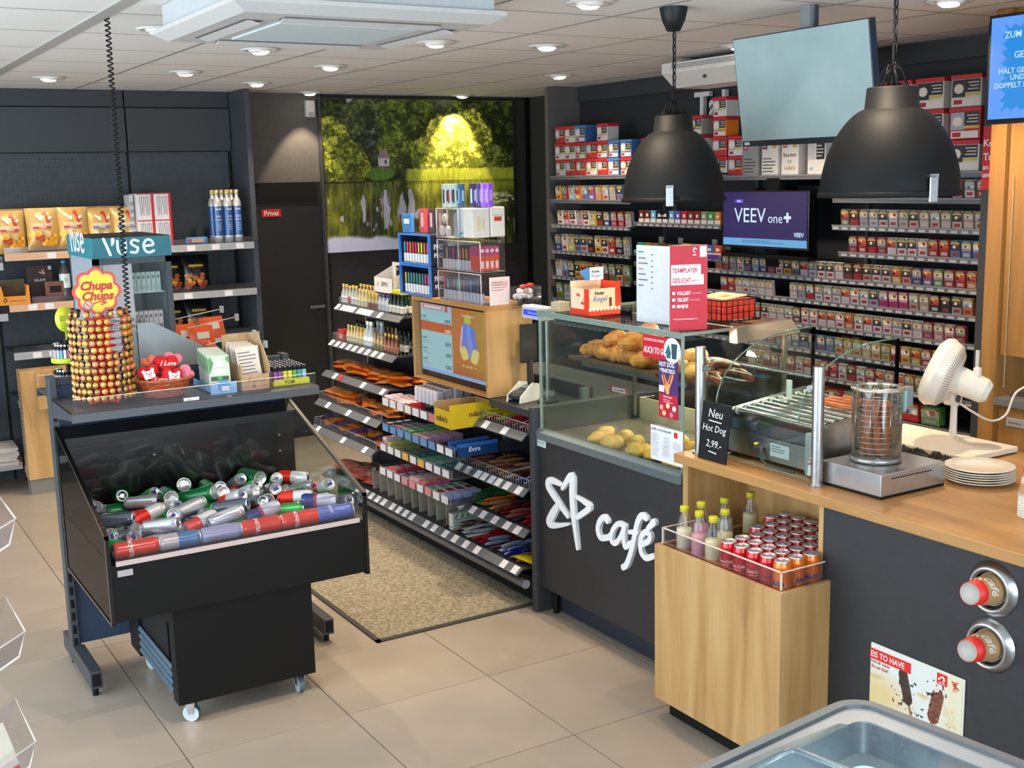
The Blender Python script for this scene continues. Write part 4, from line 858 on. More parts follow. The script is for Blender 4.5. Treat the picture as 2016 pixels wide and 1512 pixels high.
vuse(b,(1.098,4.9985,1.662),(1,0,0),.088); b.build('lettering',t); b = MB(O); vuse(b,(1.0465,5.40,1.668),(0,-1,0),.118); b.build('side_lettering',t)
for z,c,n_ in ((1.50,'#c8cacb',7),(1.335,'#cfa9b4',8),(1.20,'#c8a893',6)):
    MB(O).box((1.21,5.05,z-.004),(1.343,5.44,z),P('#d8dadc',.4)).build('inner_shelf',t)
bp_ = {}
for z,c,c2,nm in ((1.50,'#c6c9c8','#6a6e70','pale grey'),(1.335,'#d8c0c8','#8a4a60','pink striped'),(1.203,'#b79a88','#c86a5a','beige')):
    o = MB().box((-.009,-.012,0),(.009,.012,.082),P(c,.5)).box((-.005,-.0125,.055),(.005,-.012,.068),P(c2,.5)).box((-.006,-.0125,.006),(.006,-.012,.026),P(c2,.5) if nm != 'pale grey' else P('#b0b2b4',.5)).build('pod_box',cat='box'); pr = Proto(o)
    for k in range(6): pr.put((1.222+.0205*k,5.075,z),(0,0,0),label=f'{nm} slim box in the teal-topped cabinet, {ORD[k]} from the left',group='slim boxes in the display cabinet')
    for k in range(6): pr.put((1.222+.0205*k,5.105,z),(0,0,0),label=f'{nm} slim box in the teal-topped cabinet, second row, {ORD[k]} from left',group='slim boxes in the display cabinet')
# grey sloping panel and hook rail right of the cabinet
t = thing('sloping_panel','grey sloping sheet-metal panel between the cabinet and the leaflets','panel',(1.42,4.93,1.127)); MB((1.42,4.93,1.127)).prism([(1.19,4.92,1.127),(1.62,4.92,1.127),(1.62,4.92,1.17),(1.25,4.92,1.385),(1.19,4.92,1.385)],(0,.012,0),P('#8a9296',.35,.3)).build('sheet',t)
hk = thing('hook','white display hook','hook'); MB().tube([(0,0,0),(-.26,-.0,-.02)],.0022,P('#d8c8b8',.4),6).build('prong',hk); MB().box((-.004,-.012,-.018),(.004,.012,.014),P('#b8bcc0',.4),.002).build('price_holder',hk); ph = Proto(hk)
for k,(x,y,z) in enumerate([(1.68,5.35,1.37),(1.70,5.20,1.345),(1.71,5.0,1.29),(1.74,4.95,1.245)]): ph.put((x,y,z),(0,0,.35),label='white wire display hook with clear price holder, %s from the top'%ORD[k],group='wire hooks behind the gondola')
b = MB().grid(lambda u,v:((u-.5)*.12,.012*math.sin(PI*u)*math.sin(PI*v)*-1,(v-.5)*.10),8,8,P('#e0571f',.3,0,.5)).grid(lambda u,v:((u-.5)*.12,.012*math.sin(PI*u)*math.sin(PI*v),(v-.5)*.10),8,8,P('#e0571f',.3,0,.5)); b.box((-.03,-.0135,-.01),(.03,-.0125,.02),P('#e8d8c8',.5))
pg = Proto(b.build('candy_bag',cat='bag'))
for k,(x,y,z) in enumerate([(1.47,5.22,1.28),(1.53,5.18,1.27),(1.60,5.25,1.30)]): pg.put((x,y,z),(-.3,0,.2),label=f'small bright orange candy bag hanging behind the gondola, {ORD[k]} from the left',group='orange candy bags on the hooks')
# ---- coiled cord from the ceiling
N = 70*14; pts = []
for i in range(N+1):
    f = i/N; z = CEIL-.01-f*1.30; q = 2*PI*70*f; pts.append((1.119+.009*math.cos(q)-.010*f,4.73+.009*math.sin(q),z))
b = MB((1.119,4.73,1.27)); b.tube(pts,.0031,P('#131416',.35),5); o = b.build('coiled_cord',label='black coiled cord hanging from the ceiling in front of the teal header',cat='cord')
# ================================================================ ACRYLIC RACK, lower left
O = (.1,2.7,0)
t = thing('acrylic_rack','row of clear acrylic display trays at the lower left edge','rack',O)
for xt,zt in ((.345,1.259),(.342,1.009),(.341,.755)):
    b = MB(O); sec = [(-.28,-.135),(0,0),(-.017,-.054),(-.28,-.19)]
    b.prism([(xt+x,2.60,zt+z) for x,z in sec],(0,.003,0),ACRYL).prism([(xt+x,2.86,zt+z) for x,z in sec],(0,.003,0),ACRYL)
    b.quad((xt-.28,2.60,zt-.19),(xt-.017,2.60,zt-.054),(xt-.017,2.86,zt-.054),(xt-.28,2.86,zt-.19),ACRYL).quad((xt-.017,2.60,zt-.054),(xt,2.60,zt),(xt,2.86,zt),(xt-.017,2.86,zt-.054),ACRYL)
    b.tube([(xt+x,2.6015,zt+z) for x,z in sec],.0024,EDGE,5,True).tube([(xt,2.60,zt),(xt,2.86,zt)],.0018,EDGE,5); b.build('display_tray',t)
MB(O).box((-.02,2.70,.02),(.02,2.74,1.2),SHELFM).build('post',t); MB(O).box((-.3,2.55,.0),(.25,2.9,.03),SHELFM).build('base',t)
b = MB((.24,2.72,.64)); b.prism([(.14,2.63,.60),(.31,2.63,.685),(.30,2.63,.735),(.12,2.63,.69)],(0,.16,0),P('#c8c0b0',.5)).prism([(.14,2.628,.60),(.31,2.628,.685),(.306,2.628,.70),(.135,2.628,.625)],(0,.002,0),P('#c83a40',.5)).prism([(.16,2.628,.66),(.26,2.628,.70),(.25,2.628,.715),(.15,2.628,.68)],(0,.002,0),P('#5f7a34',.5))
b.build('snack_bag',label='green, white and red bag in the lowest acrylic tray',cat='bag')
# ================================================================ CANDY RACK IN FRONT OF THE TILL
O = (2.85,5.5,0)
rk = thing('candy_rack','long grey candy rack with many sloped price rails in front of the till','shelf',O)
RAIL = P('#5c5f63',.45,.1)
MB(O).box((3.04,4.335,.02),(3.06,6.69,.99),P('#1c1f26',.5)).build('back_panel',rk)
MB(O).box((3.03,5.75,.99),(3.045,6.69,1.32),P('#17191c',.5)).build('back_panel',rk)
for y in (4.335,5.03,5.735,6.665): MB(O).box((3.0,y,.01),(3.04,y+.022,.99 if y < 5.5 else 1.25),P('#6f7278',.4,.3)).build('upright',rk)
MB(O).box((2.76,4.34,.01),(3.0,6.68,.12),P('#121316',.6)).build('plinth',rk)
MB(O).cyl((2.682,4.338,.122),(2.682,6.16,.122),.021,P('#77787a',.35,.6),14,cap=P('#8a8c90',.4)).build('bumper_bar',rk)
def yshelf(y0, y1, z, xf, xb, labs, nm='shelf', wire=False, rail=.046, red=()):
    s_ = MB(O).box((xf,y0,z-.008),(xb,y1,z),P('#3a3c40',.5,.1)).build(nm,rk)
    MB(O).prism([(xf,y1,z+.004),(xf-.034,y1,z-.026),(xf-.032,y1,z-.030),(xf,y1,z-.004)],(0,y0-y1,0),RAIL).build('price_rail',s_)
    for k,yy in enumerate(labs):
        MB(O).prism([(xf-.003,yy,z+.0032),(xf-.034,yy,z-.0242),(xf-.035,yy,z-.023),(xf-.004,yy,z+.0045)],(0,-.046,0),LABEL if k not in red else P('#c8303a',.45)).build('price_label',s_)
    if wire:
        b = MB(O); WR_ = P('#9a9da2',.35,.5)
        def fence(p,q,n,h):
            p = V(*p); q = V(*q)
            for i in range(n+1): a_ = p.lerp(q,i/n); b.box(a_+V(-.0012,-.0012,0),a_+V(.0012,.0012,h),WR_)
            b.tube([p+V(0,0,h),q+V(0,0,h)],.002,WR_,4)
        fence((xf+.004,y0,z),(xf+.004,y1,z),int((y1-y0)/.022),.045); fence((xf+.004,y0+.003,z),(xb,y0+.003,z),10,.045); fence((xf+.004,y1-.003,z),(xb,y1-.003,z),10,.045)
        b.build('wire_guard',s_,kind='stuff')
    return s_
yshelf(5.77,6.66,1.20,2.82,3.0,[6.66,6.58,6.53,6.48,6.43,6.34,6.29,6.24,6.19,6.06],wire=True)
yshelf(5.77,6.66,.985,2.77,3.0,[6.66,6.57,6.49,6.40,6.32,6.23,6.14,6.05,5.96],wire=True)
yshelf(5.77,6.66,.805,2.715,3.0,[6.50,6.42,6.10,5.84],red=(1,))
yshelf(5.77,6.66,.635,2.66,3.0,[6.50,6.20,5.95],wire=True); yshelf(5.77,6.66,.48,2.62,3.0,[6.58,6.2,5.9],wire=True)
yshelf(4.36,5.02,.81,2.72,3.02,[5.00,4.94,4.88,4.72,4.55],wire=True)
yshelf(4.36,5.02,.552,2.72,3.02,[5.00,4.91,4.81,4.75,4.68,4.62,4.54,4.44],wire=True)
yshelf(4.36,5.05,.36,2.72,3.02,[4.98,4.87,4.77,4.66,4.55,4.46])
yshelf(4.36,6.64,.19,2.68,3.02,[6.15,6.05,5.97,5.89,5.81,5.70,5.62,5.54,5.46,5.30,5.21,5.09,4.99,4.88,4.77,4.52,4.42])
# ---- clear tilted trays in the middle
for k,(z,y0,y1) in enumerate([(.80,4.83,5.63),(.66,4.83,5.64),(.545,4.86,5.68),(.41,4.88,5.70)]):
    t_ = MB(O).box((2.60,y0,z-.035),(2.604,y1,z+.01),ACRYL).box((2.604,y0,z-.038),(3.0,y1,z-.034),P('#3c4046',.4)).box((2.604,y0,z-.034),(3.0,y0+.004,z+.01),ACRYL).box((2.604,y1-.004,z-.034),(3.0,y1,z+.01),ACRYL).build('acrylic_tray',rk)
    col = ['#c9c4c8','#6f9bc0','#8f9598','#b9b2b6'][k]
    for i in range(9):
        c_ = {1:'#5b86b8' if i < 7 else '#d9d6d9',2:'#d0a040' if i in (3,5) else '#cfcdd0',3:'#c8808a' if i in (3,4,6) else '#d0ced2',0:'#d8d5d8' if i != 6 else '#c87078'}[k]
        MB(O).box((2.5965,y1-.02-i*.088,z-.033),(2.5995,y1-.085-i*.088,z+.004),P(c_,.5)).build('price_card',t_)
# ---- stock shapes
def bag(nm, c1, c2, w=.13, h=.17, t=.02, nx=10, ny=10, c3=None, cat='bag', rough=.3, name='sweets_bag', wr=.25, crimp=.05, seed=1):
    b = MB(); q = random.Random(seed); ph = [q.uniform(0,6) for _ in range(6)]
    def f(sgn):
        def g(u,v):
            e = max(0,(1-(2*u-1)**4))*max(0,math.sin(PI*min(1,max(0,(v-crimp)/(1-2*crimp)))))**.55
            wob = wr*(math.sin(9*u+ph[0]+4*v)*math.sin(7*v+ph[1])+.6*math.sin(17*u+ph[2])*math.sin(13*v+ph[3]))
            return ((u-.5)*w*(1-.05*math.sin(PI*v)), (v-.5)*h, sgn*t*.5*e*(1+wob*.35)+.0008*sgn)
        return g
    mats = [c1,c2,c3 or c1]
    def band(v0,v1,m,sg):
        b.grid(lambda u,v: f(sg)(u,v0+(v1-v0)*v), nx, max(2,int(ny*(v1-v0))), m)
    M1 = P(c1,rough,.15,.3); M2 = P(c2,rough,.1,.3); M3 = P(c3 or c1,rough,.15,.3)
    band(0,.3,M3,1); band(.3,.62,M2,1); band(.62,1,M1,1); b.grid(f(-1),nx,ny,M1)
    o = b.build(name,cat=cat); return o
BARS = {}
def bar(nm, c1, c2, w=.036, l=.13, t=.018):
    if nm not in BARS:
        o = bag(nm,c1,c2,l,w,t,8,6,None,'chocolate bar',.28,'chocolate_bar',.3,.0); 
        BARS[nm] = Proto(o)
    return BARS[nm]
BC_ = {'yellow':('#d9c81c','#e3d22a'),'red and white':('#b5202a','#d8d0d0'),'orange':('#d9641f','#e88a3a'),'tan':('#a8704a','#c79a72'),'brown':('#4a2b22','#7a4a38'),'pink-brown':('#8f5148','#b87868'),'zebra white':('#c9c2b6','#5a4a40'),'blue':('#22389a','#b8bcd0'),'green':('#1f7a2c','#3f9a3a'),'dark purple':('#3a2230','#5f3a4a'),'wine red':('#6a1420','#9a2a34'),
'navy and orange':('#2a3050','#c97a3a'),'white':('#c9c7cc','#9a98a4'),'silver blue':('#7f8fb0','#b6bccb'),'deep red':('#9a1420','#c02a30'),'bronze':('#6a4632','#b08850')}
def lanes(shelf_name, z, xs, spec, y_start, grp):
    y = y_start
    for li,(nm,n,wd,mode) in enumerate(spec):
        c1,c2 = BC_[nm]
        for k in range(n):
            for hgt in range(2):
                if hgt and (k+li)%3 == 2: continue
                yy = y-wd/2+RN.uniform(-.006,.006); xx = xs+.075+k*.088+RN.uniform(-.008,.008)+(.02 if hgt else 0)
                if xx > 2.96: continue
                p_ = bar(nm,c1,c2,w=.036)
                p_.put((xx,yy,z+.0115+hgt*.0195+(.002*((k+li)%2))),(RN.uniform(-.08,.08),RN.uniform(-.08,.08),(0 if mode == 'x' else PI/2)+RN.uniform(-.2,.2)),label=f'{nm} wrapped bar, candy rack {shelf_name}, {ORD[li]} lane from left, {ORD[k]} row, {"lower upper".split()[hgt]}',group=grp)
        y -= wd
lanes('top shelf',.811,2.72,[('yellow',2,.075,'x'),('yellow',2,.07,'x'),('red and white',3,.07,'x'),('yellow',2,.07,'x'),('red and white',3,.07,'x'),('bronze',2,.06,'x'),('red and white',3,.06,'x'),('orange',3,.06,'x')],4.90,'bars on the top right candy shelf')
lanes('second shelf',.553,2.72,[('dark purple',3,.06,'x'),('pink-brown',3,.06,'x'),('bronze',3,.06,'x'),('tan',3,.06,'x'),('pink-brown',3,.06,'x'),('tan',3,.06,'x'),('zebra white',3,.06,'x'),('brown',3,.055,'x'),('blue',3,.055,'x'),('blue',3,.06,'x')],4.99,'bars on the second candy shelf')
lanes('third shelf',.361,2.72,[('green',3,.06,'x'),('green',3,.06,'x'),('green',3,.055,'x'),('orange',3,.06,'x'),('tan',3,.06,'x'),('brown',3,.06,'x'),('wine red',3,.06,'x'),('pink-brown',3,.055,'x'),('dark purple',3,.06,'x'),('deep red',3,.06,'x'),('wine red',3,.06,'x')],5.02,'bars on the third candy shelf')
lanes('bottom shelf',.191,2.68,[('navy and orange',3,.06,'x'),('bronze',3,.06,'x'),('navy and orange',3,.06,'x'),('white',3,.055,'x'),('white',3,.055,'x'),('deep red',3,.055,'x'),('deep red',3,.055,'x'),('silver blue',3,.06,'x'),('brown',3,.06,'x'),('silver blue',3,.06,'x'),('blue',3,.055,'x'),('brown',3,.06,'x'),('bronze',3,.06,'x')],5.16,'bars on the bottom candy shelf')
by = Proto(bag('y','#dcc21a','#b8731c',.15,.12,.03,10,10))
by.put((2.755,4.405,.212),(.1,0,PI/2+.1),label='large yellow sweets bag at the right end of the bottom candy shelf')
# ---- yellow carton
t = thing('carton','open yellow display carton of chocolate sweets beside the white gum tubs','carton',(2.66,4.87,.775)); YC = P('#c8a814',.45); CI = P('#a88758',.7)
b = MB().box((-.10,-.075,0),(-.097,.075,.085),YC).box((-.10,-.078,0),(.13,-.075,.115),YC).box((-.10,.075,0),(.13,.078,.115),CI).box((.127,-.075,0),(.13,.075,.115),CI).box((-.1,-.075,0),(.13,.075,.003),CI); b.build('carton_shell',t)
b = MB().text("m&m's",.04,P('#5a3a20',.5),(-.101,0,.03),RY,UZ,bold=.03).text("m&m's",.034,P('#5a3a20',.5),(.05,-.0785,.05),bold=.03); b.build('lettering',t)
# ---- white gum tubs in the top tray
t = thing('gum_tub','g','tub'); b = MB()
def rr(w,h,z,n=6):
    o = []
    for cx,cy,a0 in ((w-.012,h-.012,0),(-w+.012,h-.012,1),(-w+.012,-h+.012,2),(w-.012,-h+.012,3)):
        for i in range(n): a = (a0+i/(n-1))*PI/2; o.append((cx+.012*math.cos(a),cy+.012*math.sin(a),z))
    return o
WT = P('#dcd2d2',.35,0,.4)
b.prism(rr(.028,.0165,0),(0,0,.062),P('#c9c3cc',.4)); b.build('tub_body',t); MB().prism(rr(.0265,.015,.0625),(0,0,.012),WT).prism(rr(.022,.011,.0745),(0,0,.0006),P('#b3949a',.5)).build('lid',t); pt = Proto(t)
for i in range(4):
    for j in range(6): pt.put((2.715+i*.055,5.19+j*.042+.04*(i%2)*.3,.812+i*.006),(0,0,0),label=f'white gum tub in the top clear tray, {ORD[i]} row from the front, {ORD[j]} from right',group='gum tubs in the top tray')
# small boxes and packs in trays: (tray z, list)
def sbox(nm, c, c2, sx, sy, sz, cat='box', name='candy_box'):
    b = MB().box((-sx/2,-sy/2,0),(sx/2,sy/2,sz),P(c,.4,0,.2),.002); b.box((-sx*.36,-sy*.38,sz),(sx*.36,sy*.38,sz+.0006),P(c2,.4)).box((-sx/2-.0006,-sy*.36,sz*.2),(-sx/2,sy*.36,sz*.8),P(c2,.4)); return Proto(b.build(name,cat=cat))
def row(z, y0, items, grp, where):
    y = y0
    for k,(nm,c,c2,sx,sy,sz,n) in enumerate(items):
        p_ = sbox(nm,c,c2,sx,sy,sz)
        for i in range(n):
            xx = 2.612+sx/2+i*(sx+.004)
            if xx+sx/2 > 3.0: break
            p_.put((xx,y-sy/2,z),(0,0,RN.uniform(-.05,.05)),label=f'{nm} box, {where}, {ORD[k]} from left, {ORD[i]} deep',group=grp)
        y -= sy+.006
row(.766,5.615,[('white flip','#d8d2da','#c89aa4',.03,.03,.05,3),('pale pink','#d9c0c8','#b8a0b0',.03,.035,.045,4),('white speckled','#cfc8d2','#6a5a80',.035,.035,.045,4),('orange dotted','#d8c8c0','#c8683a',.035,.035,.045,4),('white','#e0dce2','#b8b0c0',.03,.035,.04,4),('white chewing','#dcd8e2','#c0b4c4',.03,.035,.04,4),('red topped','#c8303a','#d8c8cc',.03,.035,.045,3)],'small boxes in the top tray','top clear tray')
row(.627,5.62,[('black and white','#3c4048','#c8c4c8',.045,.05,.04,3),('navy','#2f4270','#8f9cc0',.05,.06,.035,3),('red mint','#a84a50','#d8c4c4',.045,.06,.042,3),('green mint','#3f8a58','#c4dcca',.045,.06,.042,4),('vivid green','#2f9a4a','#c8e0cc',.045,.05,.042,4),('apricot','#d8a080','#e8c8b0',.05,.075,.035,4),('mauve striped','#b888a8','#e0c8d8',.05,.08,.035,4)],'small boxes in the second tray','second clear tray')
t = thing('candy_carton','blue open carton of mints at the right end of the second tray','carton',(2.71,4.875,.627)); b = MB().box((-.095,-.045,0),(.13,-.042,.062),P('#2f62a8',.4)).box((-.095,.042,0),(.13,.045,.062),P('#2f62a8',.4)).box((-.095,-.045,0),(-.092,.045,.045),P('#3a70b8',.4)).box((-.095,-.042,0),(.13,.042,.03),P('#98aee0',.5)); b.build('carton_shell',t)
MB().text('Extra',.03,P('#c8d4ea',.4),(.0,-.0455,.02),bold=.03,shear=.2).text('Orbit',.024,P('#c8d4ea',.4),(-.0955,0,.012),RY,UZ,bold=.03).build('lettering',t)
row(.512,5.66,[('cream','#cdb8b0','#b87878',.045,.045,.07,2),('lime','#a8ac5a','#c8c890',.04,.05,.05,3),('olive','#7f8a50','#b0b488',.045,.06,.035,3),('slate','#5f6a6c','#8a989a',.05,.10,.02,4),('dark teal','#2f5a56','#5f9a8a',.05,.09,.022,4),('sea green','#5fa088','#98ccb4',.05,.09,.022,4),('grey mint','#7f9a94','#b4c8c0',.05,.09,.022,4),('petrol','#2a5060','#6aa0a8',.05,.085,.022,4)],'small boxes in the third tray','third clear tray')
row(.377,5.68,[('white lilac','#c4bcd0','#8890b8',.045,.06,.03,3),('red and pink','#c83a4a','#e0b0b0',.06,.10,.05,3),('navy striped','#32407a','#b8bcd8',.05,.05,.03,3),('pale','#d0c4cc','#78a890',.05,.09,.03,3),('rose','#d8909c','#e8c8c8',.06,.11,.05,3),('magenta','#c84a8a','#e0c040',.05,.05,.045,3),('mint striped','#a8d0b4','#78a890',.05,.08,.03,4),('white and red','#d4c8cc','#a83a4a',.05,.07,.03,4),('periwinkle','#98a8d8','#c8d0e8',.05,.05,.03,4)],'small boxes in the lowest tray','lowest clear tray')
# cardboard dividers and bags below the trays
cdv = Proto(MB().box((-.12,-.003,0),(.12,.003,.105),P('#9c968a',.7),.001).box((-.12,-.003,.10),(-.1,.003,.125),P('#aaa498',.7)).build('divider_board',cat='divider'))
for k in range(10): cdv.put((2.84,6.05-k*.098,.19),(0,0,RN.uniform(-.05,.05)),label=f'grey cardboard lane divider on the bottom candy shelf, {ORD[k]} from the left',group='cardboard dividers on the bottom shelf')
DB = {}
for nm,c1,c2 in (('pale green','#a8b8a0','#7fa08a'),('peach','#c8a088','#d8b8a0'),('olive','#8f9060','#b0b088'),('pink','#c88878','#e0b0a0')): DB[nm] = Proto(bag(nm,c1,c2,.13,.08,.03,8,8))
for k in range(9):
    nm = ['peach','pale green','pale green','pink','peach','olive','olive','pale green','pale green'][k]; DB[nm].put((2.79,6.0-k*.098,.245),(PI/2,0,PI/2+.1),label=f'small {nm} sweets bag between the cardboard dividers, {ORD[k]} from the left',group='bags between the dividers')
t = thing('candy_box','green and white striped flat box at the right end of the dividers','box',(2.80,5.08,.191)); b = MB().box((-.1,-.02,0),(.13,.02,.085),P('#c2c8c2',.45),.002)
for i in range(6): b.prism([(-.09+i*.035,-.0205,.06),(-.075+i*.035,-.0205,.06),(-.065+i*.035,-.0205,.08),(-.08+i*.035,-.0205,.08)],(0,-.0005,0),P('#3f8a68',.5))
b.build('carton',t); MB().lines((-.09,-.021,.05),(1,0,0),UZ,.18,3,.014,.005,P('#6a7a74',.5)).build('print',t)
# orange and mixed sweets bags on the left shelves
OB = {}
for nm,c1,c2,c3 in (('orange','#d9641a','#e8924a','#c8501a'),('amber','#c8741f','#e0a050','#b85a18'),('clear orange','#b8703a','#d89058','#a86030'),('brown','#6a3a28','#9a6a4a','#5a3022'),('purple','#5a3a7a','#9a78b0','#4a2a6a'),('coral','#c86a5a','#d89a88','#b85a4a')): OB[nm] = Proto(bag(nm,c1,c2,.15,.11,.03,10,10,c3,seed=len(nm)))
def pile(z, xf, names, n, where, grp, y0=5.83, y1=6.60, lay=2):
    k = 0
    for L in range(lay):
        for i in range(n):
            for xx in ((.09,.20) if L == 0 else (.10,)):
                nm = names[(i*3+L*2+int(xx*10))%len(names)]
                if xf+xx > 2.95: continue
                yy = y1-(y1-y0)*i/(n-1); OB[nm].put((xf+xx+RN.uniform(-.01,.01),yy,z+.018+L*.030),(RN.uniform(-.15,.15),RN.uniform(-.1,.1),PI/2+RN.uniform(-.5,.5)),label=f'{nm} sweets bag, {where}, {ORD[i]} from left, {"bottom top third".split()[L]} layer{" behind" if xx > .15 else ""}',group=grp)
pile(.806,2.715,['orange','orange','amber','clear orange'],7,'shelf below the small bottles','bags on the orange sweets shelf',lay=2)
pile(.636,2.66,['orange','amber','brown','clear orange','orange'],7,'second bag shelf','bags on the second left shelf')
pile(.481,2.62,['amber','orange','brown','purple','coral','brown'],7,'third bag shelf','bags on the third left shelf')
pile(.191,2.68,['coral','coral','amber'],5,'bottom shelf far left','bags at the far left of the bottom shelf',y0=6.12,y1=6.55)
# ---- miniature bottles
def mini(nm, glass, cap, lab=None, h=.105, r=.0165, name='miniature_bottle'):
    t = thing(name,nm,'bottle'); b = MB(); G = P(glass,.12,0,.6)
    b.lathe([(1e-7,0),(r,.001),(r,h*.55),(r*.45,h*.75),(r*.38,h*.88)],G,n=12); b.build('bottle_glass',t)
    MB().lathe([(r*.5,h*.86),(r*.5,h),(1e-7,h)],P(cap,.35,.3),n=12).build('cap',t)
    if lab: MB().lathe([(r*1.02,h*.12),(r*1.02,h*.45)],P(lab,.5),n=12).build('label_band',t)
    return Proto(t)
MN = {'clear vodka':mini('c','#9aa0a0','#c8a040','#d9d6d2',.125,.018),'red label':mini('c','#a8a09a','#c8a040','#b0303a',.12,.018),'gold capped':mini('c','#a89a60','#d0a84a','#7a2a2a',.10,.015),'pale gold':mini('c','#b8a878','#c8b060','#d4ccb0',.11,.017),'dark herbal':mini('c','#12261c','#1a1a1a','#d8d8cc',.115,.018),'blue capped':mini('c','#a8b0b8','#2a2a8a','#c0c8d0',.10,.018),
 'amber':mini('c','#6a3418','#c8a860','#a85a2a',.11,.016),'olive fig':mini('c','#a8905a','#8a6a3a',None,.10,.015),'black capped':mini('c','#b89a50','#17161a','#cfc6a0',.13,.017),'tall clear':mini('c','#9fa8ac','#c4cace','#dfe3e6',.155,.026)}
def brow(z, x, y0, y1, n, kinds, where, grp):
    for i in range(n):
        nm = kinds[i*len(kinds)//n]; y = y1-(y1-y0)*i/(n-1); MN[nm].put((x,y,z),(0,0,RN.uniform(0,6)),label=f'{nm} miniature bottle, {where}, {ORD[i]} from left',group=grp)
brow(1.201,2.845,5.83,6.63,18,['clear vodka','red label','clear vodka','pale gold','pale gold','gold capped','gold capped','blue capped','blue capped','dark herbal','dark herbal','dark herbal'],'top shelf front row','miniature bottles on the top shelf')
brow(1.201,2.895,5.83,6.60,18,['gold capped','gold capped','gold capped','gold capped','dark herbal','dark herbal'],'top shelf second row','miniature bottles on the top shelf')
brow(1.201,2.945,5.83,6.60,17,['red label','red label','gold capped','black capped','dark herbal'],'top shelf rear row','miniature bottles on the top shelf')
brow(.986,2.80,5.83,6.48,15,['pale gold','pale gold','black capped','black capped','tall clear','olive fig','olive fig','amber','amber','amber'],'second shelf front row','miniature bottles on the second shelf')
brow(.986,2.855,5.83,6.48,14,['black capped','black capped','black capped','tall clear','olive fig','olive fig','dark herbal'],'second shelf middle row','miniature bottles on the second shelf')
brow(.986,2.93,5.83,6.48,13,['black capped','pale gold','black capped','dark herbal','olive fig'],'second shelf rear row','miniature bottles on the second shelf')
for k in MN.values(): k.drop()
b = MB((2.83,6.58,.986)).box((2.79,6.54,.986),(2.86,6.63,1.055),P('#b8322c',.4),.002).box((2.789,6.56,1.0),(2.7902,6.61,1.03),P('#d8b8a8',.5)); b.build('gift_box',label='small red gift box at the left end of the second bottle shelf',cat='box')
t = thing('display_carton','white dispenser carton marked zip on a stand above the small bottles','carton',(2.93,6.13,1.30)); b = MB().box((-.06,-.13,0),(.06,.11,.006),P('#d0cdc8',.5)).box((-.06,-.13,0),(-.057,.11,.09),P('#d6d3ce',.5)).prism([(-.06,-.13,0),(.06,-.13,0),(.06,-.13,.15),(-.06,-.13,.09)],(0,.003,0),P('#d0cdc8',.5)).prism([(-.06,.11,0),(.06,.11,0),(.06,.11,.15),(-.06,.11,.09)],(0,.003,0),P('#c8c5c0',.5)).box((.057,-.13,0),(.06,.11,.17),P('#cac7c2',.5)); b.build('carton_shell',t)
MB().text('ZIPPO',.032,P('#2a2a2c',.5),(-.0605,-.02,.045),RY,UZ,bold=.02).prism([(-.0605,.075,.045),(-.0605,.058,.045),(-.0605,.066,.07)],(-.0005,0,0),RED2).build('lettering',t)
MB().box((-.05,-.10,-.099),(.05,.08,-.096),BLACKM).box((-.045,-.02,-.096),(.045,.0,0),BLACKM).build('stand',t)
b = MB((2.92,5.95,1.30)).box((2.86,5.86,1.31),(2.93,5.99,1.335),P('#c9c22a',.4),.002); b.build('lighter_box',label='flat yellow box under the white dispenser carton',cat='box')
dk = Proto(MB().box((-.012,-.02,0),(.012,.02,.065),P('#17181a',.4),.002).box((-.0125,-.012,.04),(-.012,.012,.055),P('#c87868',.5)).build('lighter_pack',cat='box'))
for k in range(5): dk.put((2.94+.005*k,6.05-.045*k,1.395+.01*k),(0,0,0),label=f'black boxed lighter in the white dispenser carton, {ORD[k]} from left',group='boxed lighters in the dispenser carton')
